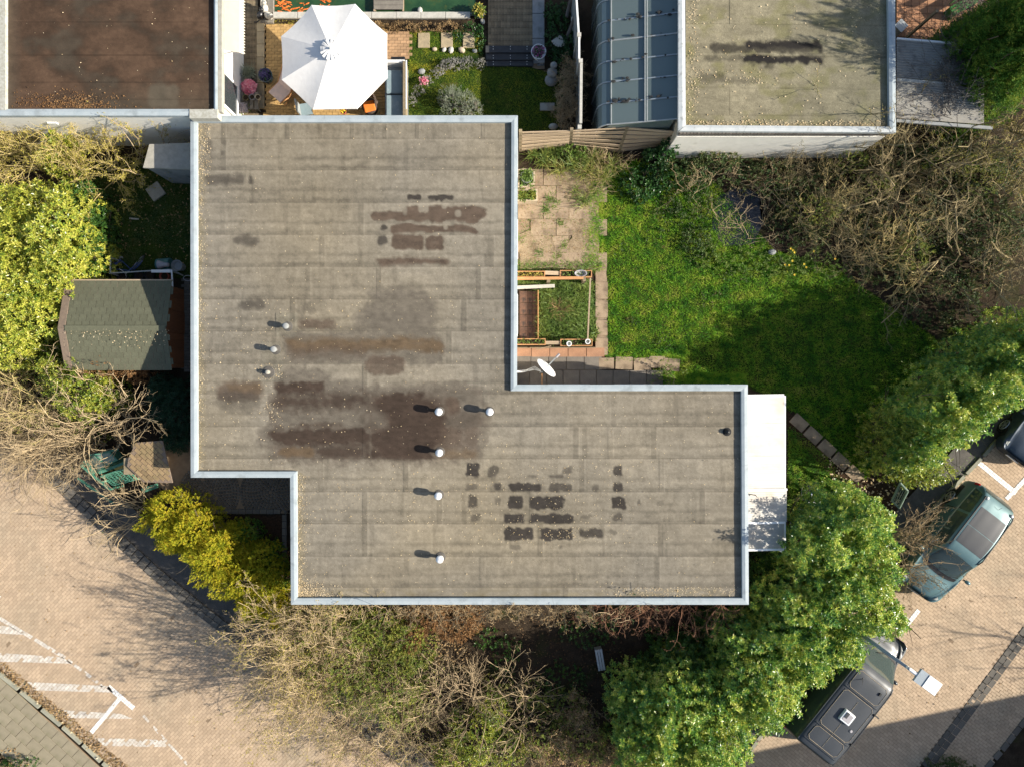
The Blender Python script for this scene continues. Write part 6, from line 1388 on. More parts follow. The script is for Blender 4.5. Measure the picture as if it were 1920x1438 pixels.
for s in (1, -1):
    for a, b in ((1.7, 2.6), (2.7, 4.2), (4.3, 5.3)): V_.patch('side_window', M['carglass'], vn, [(a, 3.25), (b, 3.25), (b, 4.75), (a, 4.75)], s, off=.006)
    V_.patch('side_window', M['carglass'], vn, [(5.5, 3.25), (7.5, 3.2), (6.4, 4.75), (5.5, 4.75)], s, off=.006)
    V_.patch('tail_light', M['red'], vn, [(.35, 2.0), (1.0, 2.0), (1.0, 3.3), (.4, 3.3)], s, off=.012); V_.patch('headlight', M['lens'], vn, [(9.3, 2.3), (10.2, 2.3), (10.1, 3.1), (9.2, 3.3)], s, off=.012)
    V_.patch('wheel_arch', M['black'], vn, [(2.4, 0), (3.6, 0), (3.4, 1.6), (2.6, 1.6)], s, off=.004); V_.patch('wheel_arch', M['black'], vn, [(7.6, 0), (9.0, 0), (8.8, 1.6), (7.8, 1.6)], s, off=.004)
    wheel(vn, -1.45, s * .955, .33); wheel(vn, 1.55, s * .95, .33); mirror(vn, 1.18, s * .98, 1.22, M['vanpaint'])
    MB().tube([V_.pt(1.6, 5.0, s, .02), V_.pt(3, 5.0, s, .025), V_.pt(5.2, 5.0, s, .025), V_.pt(5.7, 4.9, s, .01)], .02, 6).build('gutter_rail', M['vanpaint'], vn, local=True)
    V_.patch('door_seam', M['black'], vn, [(4.24, 1.2), (4.27, 1.2), (4.27, 4.9), (4.24, 4.9)], s, off=.004); V_.patch('bonnet_seam', M['black'], vn, [(8.2, 5.1), (9.9, 4.8), (9.9, 4.84), (8.2, 5.14)], s, off=.004)
V_.patch_mid('front_grille', M['black'], vn, 10.2, 10.7, 5.1, off=.012); V_.patch_mid('rear_bumper', M['black'], vn, .02, .2, 4.2, off=.012)
def rpt(x, y): # a point on the roof, local x,y
    fi = np.interp(x, [q[0] for q in st], range(len(st))); fj = np.interp(-abs(y), [-.76, -.456, 0], [5, 6, 7]); p = V_.pt(fi, fj, 1 if y >= 0 else -1, 0); return Vector((x, y, p.z))
for (xa, xb) in ((-1.42, .02), (-1.52, -2.05), (.14, .80)):   # raised roof panels with dusty edges
    x0_, x1_ = min(xa, xb), max(xa, xb)
    for s in (1, -1):
        y0, y1 = .04, .60
        if x0_ > .1: y0 = 0.0
    vs = []; nx_, ny_ = 8, 10; yl, yh = -.60, .60
    for i in range(nx_ + 1):
        for j in range(ny_ + 1): vs.append(rpt(x0_ + (x1_ - x0_) * i / nx_, yl + (yh - yl) * j / ny_) + Vector((0, 0, .012)))
    F = [(i * (ny_ + 1) + j, (i + 1) * (ny_ + 1) + j, (i + 1) * (ny_ + 1) + j + 1, i * (ny_ + 1) + j + 1) for i in range(nx_) for j in range(ny_)]
    MB().add(vs, F).build('roof_panel', M['vanpaint'], vn, local=True, smooth=True)
    cr = .10; edge = [(x0_ + cr, yl), (x1_ - cr, yl), (x1_, yl + cr), (x1_, yh - cr), (x1_ - cr, yh), (x0_ + cr, yh), (x0_, yh - cr), (x0_, yl + cr), (x0_ + cr, yl)]
    pts = []
    for a, b in zip(edge[:-1], edge[1:]):
        for q in range(6): pts.append(rpt(a[0] + (b[0] - a[0]) * q / 6, a[1] + (b[1] - a[1]) * q / 6) + Vector((0, 0, .014)))
    pts.append(pts[0]); MB().tube(pts, .010, 4, cap=False).build('panel_seam', M['seam'], vn, local=True)
for x in (.08, -1.47, -2.10): MB().tube([rpt(x, y) + Vector((0, 0, .015)) for y in np.linspace(-.66, .66, 12)], .018, 5).build('cross_rib', M['vanpaint'], vn, local=True)
MB().tube([rpt(x, 0) + Vector((0, 0, .012)) for x in np.linspace(-2.0, -.1, 14)], .012, 4).build('centre_seam', M['seam'], vn, local=True)
rv = MB().box(rpt(-.72, .0) + Vector((0, 0, .06)), (.42, .42, .11), taper=.93).build('roof_hatch', M['white_plastic'], vn, local=True, bevel=.02)
MB().box(rpt(-.72, .0) + Vector((0, 0, .12)), (.28, .28, .012)).build('hatch_lid', M['pot_grey'], rv, local=True); MB().box(rpt(-.66, .08) + Vector((0, 0, .13)), (.2, .1, .012)).build('hatch_vent', M['sunroof'], rv, local=True)
MB().tube([rpt(.62, .35), rpt(.62, .35) + Vector((-.18, 0, .2))], [.012, .004], 5).ball(rpt(.62, .35), (.03, .03, .02)).build('aerial', M['black'], vn, local=True)
MB().box(rpt(.55, -.42) + Vector((0, 0, .03)), (.10, .06, .05)).build('sensor_box', M['black'], vn, local=True); MB().lathe([(.05, 0), (.045, .03), (0, .035)], rpt(-1.0, -.42) + Vector((0, 0, .01)), 12).build('roof_port', M['pot_grey'], vn, local=True)
for x in (-.1, -1.35): MB().bar(rpt(x, -.70) + Vector((0, 0, .03)), rpt(x, -.70) + Vector((0, -.24, -.05)), .05, .06).build('awning_bracket', M['black'], vn, local=True)
for sg in (.1, -.4): MB().tube([(1.85, sg, 1.16), (1.6, sg + .5, 1.36)], .011, 5).build('wiper', M['black'], vn, local=True)
MB().box((-2.45, 0, .8), (.02, .5, .11)).build('number_plate', M['yellow'], vn, local=True); MB().tube([(-2.36, .65, 1.15), (-2.42, .2, .95), (-2.40, -.1, 1.15)], .012, 5).build('rear_wiper', M['black'], vn, local=True)
# dark car just entering at the bottom edge of the picture
# ================================================================== vegetation
def unit(a): return a / (np.linalg.norm(a, axis=-1, keepdims=True) + 1e-9)
def perp(a):
    r = np.where(np.abs(a[..., 2:3]) < .9, np.array((0, 0, 1.)), np.array((1., 0, 0))); e1 = unit(np.cross(a, r)); return e1, np.cross(a, e1)
def kites(base, d, side, L, Wd, nrm, fold=.18, droop=.0):
    """folded leaf kites: arrays (n,3); two triangles each"""
    L = np.asarray(L).reshape(-1, 1); Wd = np.asarray(Wd).reshape(-1, 1); n = len(base); V = np.zeros((n, 4, 3))
    mid = base + d * L * .48
    V[:, 0] = base; V[:, 1] = mid + side * Wd * .5 + nrm * Wd * fold; V[:, 2] = base + d * L - nrm * L * droop; V[:, 3] = mid - side * Wd * .5 + nrm * Wd * fold
    F = np.array([(0, 1, 2), (0, 2, 3)])[None] + (np.arange(n) * 4)[:, None, None]
    return V.reshape(-1, 3), F.reshape(-1, 3)
def shoots(pos, axis, nl, L, Wd, slen, pitch=(85, 25), jl=.25, droop=.08):
    """rosettes of nl leaves round each shoot axis"""
    n = len(pos); e1, e2 = perp(axis); k = np.arange(nl); t = (k + .5) / nl
    ph = k[None] * 2.39996 + rng.uniform(0, 6.28, (n, 1)); pi_ = np.radians(pitch[0] + (pitch[1] - pitch[0]) * t)[None] + rng.normal(0, .18, (n, nl))
    rad = e1[:, None] * np.cos(ph)[..., None] + e2[:, None] * np.sin(ph)[..., None]
    d = unit(axis[:, None] * np.cos(pi_)[..., None] + rad * np.sin(pi_)[..., None])
    base = pos[:, None] + axis[:, None] * (slen * (t - 1))[None, :, None]
    side = unit(np.cross(d, axis[:, None] + 1e-3)); nrm = np.cross(side, d)
    s = rng.uniform(1 - jl, 1 + jl, n * nl)
    return kites(base.reshape(-1, 3), d.reshape(-1, 3), side.reshape(-1, 3), L * s, Wd * s, nrm.reshape(-1, 3), droop=droop)
def rand_dirs(n): return unit(rng.normal(0, 1, (n, 3)))
def loose_leaves(pos, L, Wd, up=.4, jl=.35):
    n = len(pos); d = unit(rand_dirs(n) * np.array((1, 1, .6))); nrm = unit(rand_dirs(n) * (1 - up) + np.array((0, 0, up))); side = unit(np.cross(d, nrm)); nrm = np.cross(side, d)
    s = rng.uniform(1 - jl, 1 + jl, n); return kites(pos, d, side, L * s, Wd * s, nrm)
def merge(parts):
    V = []; F = []; b = 0
    for v, f in parts: V.append(v); F.append(f + b); b += len(v)
    return np.concatenate(V), np.concatenate(F)
def dome(u, v, rx, ry, zt, zb, n, inner=.0, rot=0.0, flat=1.0):
    """points and outward axes on a lumpy dome; (u,v) its middle in the picture at mid height"""
    zm = zb + (zt - zb) * .6; c = P(u, v, zm); k = (H - zm) / H / S; rx, ry, hz = rx * k, ry * k, zt - zb
    ct = rng.uniform(-.12, 1, n); ct = np.sign(ct) * np.abs(ct) ** .85; th = rng.uniform(0, 2 * np.pi, n); sn = np.sqrt(np.clip(1 - ct * ct, 0, 1))
    d = np.stack([sn * np.cos(th), sn * np.sin(th), ct], -1)
    ph = rng.uniform(0, 6.28, 6); fr = rng.uniform(2, 5, 6)
    lump = 1 + .07 * np.sin(d[:, 0] * fr[0] * 2 + ph[0]) + .07 * np.sin(d[:, 1] * fr[1] * 2 + ph[1]) + .06 * np.sin((d[:, 0] + d[:, 2]) * fr[2] * 3 + ph[2]) + .05 * np.sin((d[:, 1] - d[:, 2]) * fr[3] * 4 + ph[3])
    r = lump * (1 - inner * rng.uniform(0, 1, n) ** 2)
    cr, sr = math.cos(rot), math.sin(rot); x, y = d[:, 0] * rx * r, d[:, 1] * ry * r
    pos = np.stack([c.x + x * cr - y * sr, c.y + x * sr + y * cr, zb + np.maximum(np.sign(d[:, 2]) * np.abs(d[:, 2]) ** flat * hz * r, -.3)], -1)
    rl = (fbm(pos[:, 0] * 2.0 + 31 + zt, pos[:, 1] * 2.0 + 17, 3, 3) - .5); pos[:, 2] += rl * .55 * min(1, hz / 1.5) * np.clip(d[:, 2] + .3, 0, 1); pos[:, 0] += (rl * .3) * d[:, 0] * min(1, rx); pos[:, 1] += (rl * .3) * d[:, 1] * min(1, ry)
    nx, ny = d[:, 0] / max(rx, .1), d[:, 1] / max(ry, .1); ax = np.stack([nx * cr - ny * sr, nx * sr + ny * cr, d[:, 2] / max(hz, .1)], -1)
    return pos, unit(ax), (c.x, c.y)
def area_of(b):
    k = (H - b[4] * .6) / H / S; rx, ry = b[2] * k, b[3] * k; return math.pi * (rx * ry + (rx + ry) * .5 * (b[4] - b[5]))
# --- branching
def grow(st, d, L, npts=5, wander=.25, up=0.0):
    n = len(st); pts = np.zeros((n, npts, 3)); pts[:, 0] = st; d = unit(d.copy()); s = (np.asarray(L) / (npts - 1)).reshape(-1, 1)
    for i in range(1, npts):
        d = unit(d + rng.normal(0, wander, (n, 3)) / math.sqrt(npts) * 2 + np.array((0, 0, up)) / (npts - 1)); pts[:, i] = pts[:, i - 1] + d * s
    return pts
def children(pts, nch, ang, tmin=.25):
    n, k, _ = pts.shape; idx = np.repeat(np.arange(n), nch); t = rng.uniform(tmin, 1, len(idx)) * (k - 1) * .999; i = t.astype(int); f = (t - i)[:, None]
    p = pts[idx, i] * (1 - f) + pts[idx, i + 1] * f; tan = unit(pts[idx, i + 1] - pts[idx, i]); e1, e2 = perp(tan); ph = rng.uniform(0, 6.28, len(idx))[:, None]; a = (np.radians(ang) * rng.uniform(.5, 1.3, len(idx)))[:, None]
    return p, unit(tan * np.cos(a) + (e1 * np.cos(ph) + e2 * np.sin(ph)) * np.sin(a)), t / (k - 1), idx
def tubes(pts, r0, r1, sides=3):
    n, k, _ = pts.shape; tan = np.gradient(pts, axis=1); tan = unit(tan); e1, e2 = perp(tan); r = np.asarray(r0).reshape(-1, 1) * np.ones((n, 1)); rr = r + (np.asarray(r1).reshape(-1, 1) * np.ones((n, 1)) - r) * np.linspace(0, 1, k)[None]
    a = np.arange(sides) * 2 * np.pi / sides
    V = pts[:, :, None] + (e1[:, :, None] * np.cos(a)[None, None, :, None] + e2[:, :, None] * np.sin(a)[None, None, :, None]) * rr[:, :, None, None]
    i, j = np.meshgrid(np.arange(k - 1), np.arange(sides), indexing='ij'); i, j = i.ravel(), j.ravel(); j2 = (j + 1) % sides
    F = np.stack([i * sides + j, i * sides + j2, (i + 1) * sides + j2, (i + 1) * sides + j], -1)
    F = F[None] + (np.arange(n) * k * sides)[:, None, None]
    return V.reshape(-1, 3), F.reshape(-1, 4)
def woody(starts, dirs, lens, r0, levels, wander=.3, up=0.0, npts=6):
    """levels: list of (children per branch, angle, length ratio, radius ratio). Returns merged tubes and the last two levels' points"""
    pts = grow(starts, dirs, lens, npts, wander, up); r = np.full(len(pts), r0) if np.isscalar(r0) else np.asarray(r0); parts = [tubes(pts, r, r * .45, 4 if len(pts) < 60 else 3)]; lens = np.asarray(lens) * np.ones(len(pts)); tips = [pts]
    for (nc, ang, lr, rr) in levels:
        p, d, t, idx = children(pts, nc, ang); l2 = lens[idx] * lr * rng.uniform(.5, 1.2, len(idx)) * (1.15 - .5 * t); r2 = np.maximum(r[idx] * rr * (1.1 - .5 * t), .0032)
        pts = grow(p, d, l2, 5, wander, up * .6); parts.append(tubes(pts, r2, r2 * .5, 3)); lens, r = l2, r2; tips.append(pts)
    return merge(parts), tips
def along(pts, n, jit=.02):
    N, k, _ = pts.shape; i = rng.integers(0, N, n); t = rng.uniform(.15, 1, n) * (k - 1) * .999; a = t.astype(int); f = (t - a)[:, None]
    return pts[i, a] * (1 - f) + pts[i, a + 1] * f + rng.normal(0, jit, (n, 3))
def radial_dirs(n, el=(25, 80), az=(0, 360)):
    e = np.radians(rng.uniform(*el, n)); a = np.radians(rng.uniform(*az, n)); return np.stack([np.cos(e) * np.cos(a), np.cos(e) * np.sin(a), np.sin(e)], -1)
def bush(name, label, cat, blobs, m, dens, nl, L, Wd, slen=.12, pitch=(85, 20), group=None, inner=.35, upmix=.5, stemmat='bark', nst=7, parent=None, part='foliage', loose=0.0, jit=.25, flat=1.0):
    cu, cv = np.mean([b[0] for b in blobs]), np.mean([b[1] for b in blobs]); t = parent or thing(name, label, cat, P(cu, cv), 0, group); ps = []; st = []
    for b in blobs:
        n = int(area_of(b) * dens * (b[7] if len(b) > 7 else 1)); rot = R(b[6]) if len(b) > 6 else 0
        pos, ax, c = dome(*b[:6], n, inner, rot, flat)
        ax = unit(ax * (1 - upmix) + np.array((0, 0, upmix)) + rng.normal(0, jit, ax.shape)); ps.append(shoots(pos, ax, nl, L, Wd, slen, pitch))
        if loose: ps.append(loose_leaves(pos[rng.integers(0, n, int(n * loose))] + rng.normal(0, .1, (int(n * loose), 3)), L, Wd))
        k = nst; q = rng.integers(0, n, k); base = np.zeros((k, 3)); base[:, 0] = c[0] + rng.normal(0, .15, k); base[:, 1] = c[1] + rng.normal(0, .15, k); base[:, 2] = -.02
        d = pos[q] - base; st.append((base, d, np.linalg.norm(d, axis=1) * .9))
    V, F = merge(ps); arr_mesh(part, V, F, M[m], t)
    if nst:
        base, d, ln_ = (np.concatenate(x) for x in zip(*st)); (V, F), _ = woody(base, d, ln_, .03, [(3, 35, .5, .5)], wander=.15); tag(arr_mesh('stems', V, F, M[stemmat], t), kind='stuff')
    return t
def twigbush(name, label, cat, origins, m, nstem, length, r0, levels, el=(20, 75), az=(0, 360), wander=.3, up=.0, z0=0.0, group=None, leaf=None, nleaf=0, lsize=(.05, .025), parent=None, part='branches', spread=.15, ljit=.02):
    t = parent or thing(name, label, cat, P(np.mean([o[0] for o in origins]), np.mean([o[1] for o in origins])), 0, group); S_ = []; D_ = []; L_ = []
    for o in origins:
        c = P(o[0], o[1], o[2] if len(o) > 2 else z0); n = int(nstem * (o[3] if len(o) > 3 else 1)); s = np.tile(np.array(c), (n, 1)) + rng.normal(0, spread, (n, 3)) * np.array((1, 1, .1)); S_.append(s)
        D_.append(radial_dirs(n, o[5] if len(o) > 5 and o[5] else el, o[4] if len(o) > 4 and o[4] else az)); L_.append(length * (o[6] if len(o) > 6 else 1) * rng.uniform(.6, 1.15, n))
    (V, F), tips = woody(np.concatenate(S_), np.concatenate(D_), np.concatenate(L_), r0, levels, wander, up); arr_mesh(part, V, F, M[m], t)
    if leaf:
        pos = np.concatenate([along(tips[-1], int(nleaf * .7), ljit), along(tips[-2], int(nleaf * .3), ljit)]); V, F = loose_leaves(pos, lsize[0], lsize[1]); arr_mesh('leaves', V, F, M[leaf], t)
    return t, tips
def blades(pos, d, L, Wd, arch=.6, seg=3):
    n = len(pos); d = unit(d); side = unit(np.cross(d, np.array((0, 0, 1.)) + rng.normal(0, .1, (n, 3)))); L = np.asarray(L).reshape(-1, 1) * np.ones((n, 1)); Wd = np.asarray(Wd).reshape(-1, 1) * np.ones((n, 1)); V = np.zeros((n, seg + 1, 2, 3)); p = pos.copy(); dd = d.copy()
    for i in range(seg + 1):
        w = Wd * (1 - (i / seg) ** 1.6 * .92) * .5; V[:, i, 0] = p - side * w; V[:, i, 1] = p + side * w
        dd = unit(dd + np.array((0, 0, -arch / seg))); p = p + dd * L / seg
    F = np.array([(2 * i, 2 * i + 1, 2 * i + 3, 2 * i + 2) for i in range(seg)])[None] + (np.arange(n) * (seg + 1) * 2)[:, None, None]
    return V.reshape(-1, 3), F.reshape(-1, 4)
def scatter_poly(pts, n, z=0.0):
    w = pxpoly(pts); xs = [p[0] for p in w]; ys = [p[1] for p in w]; x = rng.uniform(min(xs), max(xs), n * 3); y = rng.uniform(min(ys), max(ys), n * 3); k = inpoly(x, y, w); x, y = x[k][:n], y[k][:n]
    return np.stack([x, y, np.full(len(x), z)], -1)
def grass(name, pts, n, L, Wd, m, kind='stuff', z=0.0, tuft=.0, el=(15, 70), label=None, cat=None, parent=None):
    pos = scatter_poly(pts, n, z)
    if tuft:   # thin it out by a slow noise so that it grows in tufts
        k = fbm(pos[:, 0] * 1.3 + 50, pos[:, 1] * 1.3 + 50, 5, 3) + rng.uniform(-.25, .25, len(pos)) > tuft; pos = pos[k]
    hgt = .6 + .9 * fbm(pos[:, 0] * 2.2 + 9, pos[:, 1] * 2.2 + 9, 8, 2); lean = rng.uniform(0, 360)
    V, F = blades(pos, radial_dirs(len(pos), el), L * hgt * rng.uniform(.6, 1.3, len(pos)), Wd, .9, 2); o = arr_mesh(name, V, F, M[m], parent)
    return tag(o, label, cat, kind=kind)
def litter(name, pos, size, m, label=None, up=.92):
    V, F = loose_leaves(pos, size, size * .7, up=up, jl=.6); return tag(arr_mesh(name, V, F, M[m]), kind='stuff')

# ------------------------------------------------------------------ grass
lawn = [(1120, 470), (1118, 360), (1132, 335), (1180, 300), (1330, 330), (1450, 470), (1560, 500), (1760, 640), (1690, 800), (1640, 870), (1620, 900), (1500, 780), (1405, 722), (1285, 722), (1262, 672), (1142, 668), (1138, 600), (1140, 520)]
grass('lawn_grass', lawn, 95000, .085, .014, 'grass', el=(25, 85))
grass('lawn_grass', lawn, 16000, .15, .018, 'grass', el=(25, 80), tuft=.52)
grass('lawn_grass', [(1478, 795), (1560, 865), (1600, 930), (1560, 1010), (1478, 1010)], 9000, .09, .014, 'grass')
grass('lawn_grass', [(1095, 400), (1125, 400), (1122, 500), (1090, 500)], 2500, .13, .016, 'grass')
grass('lawn_grass', [(1106, 330), (1132, 330), (1132, 505), (1104, 505)], 2600, .12, .015, 'grass', tuft=.4, z=.03)
grass('lawn_grass', [(1136, 655), (1290, 655), (1290, 676), (1136, 676)], 1600, .10, .014, 'grass', tuft=.4, z=.03)
grass('lawn_grass', [(1225, 695), (1400, 700), (1400, 722), (1240, 722)], 5000, .10, .015, 'grass')
grass('neighbour_grass', [(765, 130), (830, 112), (910, 122), (1000, 130), (1045, 140), (1048, 245), (765, 245)], 26000, .055, .011, 'grass2')
grass('neighbour_grass', [(766, 60), (905, 60), (905, 100), (840, 112), (780, 140), (766, 140)], 7000, .07, .012, 'grass2', tuft=.42)
grass('yard_grass', [(180, 300), (360, 290), (360, 520), (150, 525), (150, 400)], 14000, .08, .012, 'bramble', tuft=.42)
bed = [(1011, 541), (1100, 541), (1099, 637), (1011, 637)]
grass('bed_grass', bed, 2600, .32, .022, 'weed', el=(30, 85)); grass('bed_grass', [(1100, 530), (1118, 530), (1120, 640), (1104, 640)], 900, .15, .02, 'weed')
grass('bed_grass', [(965, 524), (1110, 524), (1100, 540), (965, 535)], 1100, .16, .018, 'weed'); grass('bed_grass', [(971, 493), (1120, 495), (1120, 506), (971, 506)], 1300, .2, .02, 'weed')
grass('bed_grass', [(990, 400), (1120, 380), (1122, 500), (975, 500)], 1500, .12, .016, 'daylily', tuft=.55)
for u, v, n_, L_ in ((1024, 393, 90, .26), (1031, 374, 70, .24), (1052, 418, 50, .2), (1012, 475, 60, .2), (1058, 460, 60, .22), (975, 450, 40, .2), (1045, 480, 70, .2), (1043, 385, 50, .18), (1005, 500, 50, .2)):
    pos = np.tile(np.array(P(u, v, .02)), (n_, 1)) + rng.normal(0, .07, (n_, 3)) * np.array((1, 1, 0)); V, F = blades(pos, radial_dirs(n_, (15, 70)), L_ * rng.uniform(.5, 1.1, n_), .022, .8); tag(arr_mesh('weed_tuft', V, F, M['weed']), kind='stuff')
litter('patio_grit', scatter_poly([(972, 320), (1122, 330), (1122, 505), (972, 505)], 1500, .046), .03, 'dry'); grass('bed_grass', [(975, 330), (1120, 330), (1120, 505), (975, 505)], 2600, .12, .015, 'weed', tuft=.55)
for v_ in (345, 411, 441, 475):
    grass('joint_weeds', [(975, v_ - 2), (1120, v_ - 2), (1120, v_ + 2), (975, v_ + 2)], 120, .08, .012, 'weed', tuft=.5)
for u_ in (996, 1043, 1066):
    grass('joint_weeds', [(u_ - 2, 370), (u_ + 2, 370), (u_ + 2, 505), (u_ - 2, 505)], 100, .08, .012, 'weed', tuft=.5)
grass('kerb_weeds', [(60, 866), (285, 1076), (480, 1230), (475, 1240), (280, 1086), (52, 874)], 700, .10, .014, 'weed', tuft=.55, z=.03); grass('kerb_weeds', [(0, 1238), (130, 1340), (240, 1440), (232, 1446), (122, 1348), (0, 1246)], 500, .10, .014, 'daylily', tuft=.5, z=.03); grass('kerb_weeds', [(1820, 850), (1745, 945), (1750, 965), (1842, 860)], 400, .12, .016, 'weed', tuft=.45, z=.03)
litter('road_litter', np.concatenate([scatter_poly([(0, 870), (300, 1100), (620, 1350), (560, 1438), (250, 1438), (0, 1250)], 420, .034), scatter_poly([(1700, 960), (1910, 900), (1910, 1300), (1600, 1430), (1560, 1380)], 260, .034)]), .045, 'dry')
# weeds in joints and by the kerb; leaf litter along the gutters
litter('gutter_leaves', scatter_poly([(0, 1243), (8, 1240), (70, 1292), (130, 1338), (190, 1392), (262, 1452), (232, 1458), (120, 1357), (0, 1257)], 5200, .035), .06, 'dry')
litter('gutter_leaves', scatter_poly([(-5, 1400), (30, 1398), (60, 1425), (55, 1445), (-5, 1445)], 500, .06), .07, 'dry')
litter('kerb_lichen', scatter_poly([(0, 1250), (120, 1350), (232, 1450), (225, 1452), (112, 1356), (0, 1258)], 220, .104), .05, 'litter')
litter('bed_leaves', scatter_poly([(490, 1030), (560, 1030), (565, 1110), (520, 1110)], 900, .03), .08, 'beech')
litter('bed_leaves', scatter_poly([(850, 1140), (1150, 1140), (1200, 1330), (900, 1330)], 1500, .03), .06, 'mulchleaf')
litter('bed_leaves', scatter_poly([(600, 1140), (880, 1140), (880, 1250), (700, 1230)], 1500, .05), .06, 'dry')
litter('bed_leaves', scatter_poly([(1540, 840), (1700, 930), (1690, 970), (1560, 900)], 200, .03), .07, 'litter')
litter('yard_leaves', scatter_poly([(190, 300), (355, 300), (355, 500), (190, 470)], 450, .03), .06, 'dry')
# --- petals and leaf bits on the roofs
def roof_litter(boxes, z):
    out = []
    for (u0, v0, u1, v1, n) in boxes: out.append(PA(rng.uniform(u0, u1, n), rng.uniform(v0, v1, n), np.full(n, z)))
    return np.concatenate(out)
def tri_left(n): # dense towards the left edge
    return PA(371 + np.abs(rng.normal(0, 9, n)), rng.uniform(232, 880, n), np.full(n, ZR + .012))
litter('roof_litter', np.concatenate([tri_left(700), PA(558 + np.abs(rng.normal(0, 9, 500)), rng.uniform(890, 1118, 500), np.full(500, ZR + .012)), PA(558 + np.abs(rng.normal(0, 30, 900)), 1119 - np.abs(rng.normal(0, 14, 900)), np.full(900, ZR + .012)),
      roof_litter([(370, 230, 395, 330, 260), (370, 560, 520, 885, 330), (490, 560, 960, 880, 420), (880, 868, 1190, 1020, 420), (1020, 985, 1080, 1010, 60), (558, 890, 1390, 1118, 420), (1150, 1100, 1390, 1119, 420), (560, 885, 900, 1000, 260), (370, 240, 957, 560, 230), (486, 682, 530, 710, 130), (960, 735, 1390, 880, 200), (500, 750, 530, 800, 60)], ZR + .013)]), .030, 'litter')
litter('roof_litter', roof_litter([(1288, 226, 1660, 236, 420), (1290, 0, 1310, 225, 240), (1300, 10, 1660, 230, 260), (1300, 130, 1430, 160, 80)], zr - .1), .038, 'litter')
litter('roof_litter', np.concatenate([roof_litter([(20, 10, 395, 200, 60)], zl - .085)]), .03, 'litter'); litter('roof_litter', PA(20 + np.abs(rng.normal(110, 50, 900)), 203 - np.abs(rng.normal(0, 14, 900)), np.full(900, zl - .08)), .04, 'beech')
litter('shed_litter', PA(rng.uniform(120, 318, 160), 618 + np.abs(rng.normal(0, 18, 160)), np.full(160, zd + .05)) - np.array((0, 0, .0)), .035, 'litter')

# ------------------------------------------------------------------ left side
bush('cherry_laurel', 'big bright yellow-green laurel with large glossy leaves at the left edge', 'shrub', [(60, 430, 110, 105, 2.9, .3), (30, 560, 105, 100, 2.8, .3), (110, 505, 62, 80, 2.5, .3), (-10, 480, 90, 140, 2.9, .3), (10, 645, 70, 55, 2.2, .2)], 'laurel', 80, 8, .112, .048, .09, pitch=(92, 45), loose=.5)
bush('laurel_shadow_growth', 'lower laurel shoots leaning over the yard, coloured dark as the shaded side of the bright laurel', 'shrub', [(172, 445, 26, 75, 1.5, .2), (150, 380, 30, 50, 1.4, .2)], 'laurel2', 60, 8, .13, .055, .12)  # the laurel's shaded side, its shade put into the darker leaf colours
twigbush('willow_shrub', 'tall yellow-twigged willow with small new leaves overhanging the white wall', 'shrub', [(75, 300, .2, 1, (30, 150), (35, 75)), (10, 330, .2, 1), (150, 320, .2, 1.0, (-40, 140), (30, 75)), (-40, 260, .2, 1), (215, 320, .2, .7, (-100, 120), (20, 60), .75)], 'twig_yellow', 26, 3.0, .020, [(6, 32, .42, .55), (5, 35, .45, .6)], wander=.3, leaf='spring', nleaf=15000, lsize=(.060, .028), ljit=.03)
twigbush('willow_shrub', 'yellow-leaved sapling at the wall corner by the grey bunker', 'shrub', [(292, 300, .3, 1, (-30, 120), (35, 75)), (250, 330, .3, .6)], 'twig_tan', 7, 2.3, .016, [(5, 35, .42, .55), (5, 38, .4, .6)], leaf='spring', nleaf=1500, lsize=(.055, .028))
bush('ivy_mound', 'patch of bright green broad leaves amid the yellow twigs under the white wall', 'shrub', [(110, 265, 24, 18, 2.2, .6), (95, 300, 30, 24, 2.1, .5)], 'laurel', 50, 7, .12, .055, .1, nst=3)
bush('green_bush', 'round yellow-green bush in front of the shed roof', 'shrub', [(140, 725, 64, 66, 2.2, .2), (105, 690, 34, 34, 1.9, .2), (185, 742, 38, 40, 2.0, .2)], 'elae_yellow', 90, 8, .075, .034, .09, loose=.5)
twigbush('bare_shrub', 'pale bare-twigged shrub rising in front of the shed roof', 'shrub', [(205, 790, .1, 1, (40, 130), (45, 85)), (245, 800, .1, 1, (0, 120), (35, 75)), (180, 800, .1, .7)], 'twig_tan', 12, 2.9, .022, [(6, 32, .42, .55), (5, 38, .4, .55)], wander=.4, leaf='dry', nleaf=900, lsize=(.03, .018))
bush('dead_bush', 'rust-brown clump of dead leaves at the lower eaves of the shed', 'shrub', [(212, 688, 44, 30, 1.75, .4), (170, 690, 28, 22, 1.6, .4), (250, 700, 30, 22, 1.6, .3)], 'beech', 130, 7, .055, .022, .07, nst=3)
twigbush('arching_shrub', 'mound of long pale arching bare stems over the pavement at the left edge', 'shrub', [(140, 800, .1, 1.2, (120, 260), (15, 60)), (60, 790, .1, 1.2, (110, 270), (10, 65)), (0, 770, .1, 1.2), (190, 830, .1, .9, (130, 260), (20, 60)), (100, 830, .3, 1.2, (150, 280), (10, 55)), (20, 720, .1, .8)], 'twig_tan', 36, 2.1, .017, [(6, 28, .5, .55), (4, 32, .45, .6)], wander=.35, up=-.25)
twigbush('arching_shrub', 'tangle of yellowish bare stems left of the round green bush', 'shrub', [(45, 700, .2, 1), (10, 660, .2, 1), (90, 770, .2, 1)], 'twig_yellow', 20, 2.0, .014, [(6, 35, .45, .6), (4, 38, .45, .6)], leaf='bushgreen', nleaf=1500, lsize=(.05, .022))
bush('undergrowth', 'low olive undergrowth beneath the arching bare stems', 'shrub', [(60, 780, 90, 60, .8, 0), (150, 800, 60, 45, .9, 0), (10, 690, 60, 70, .9, 0)], 'bushgreen', 40, 7, .06, .026, .08, nst=0)
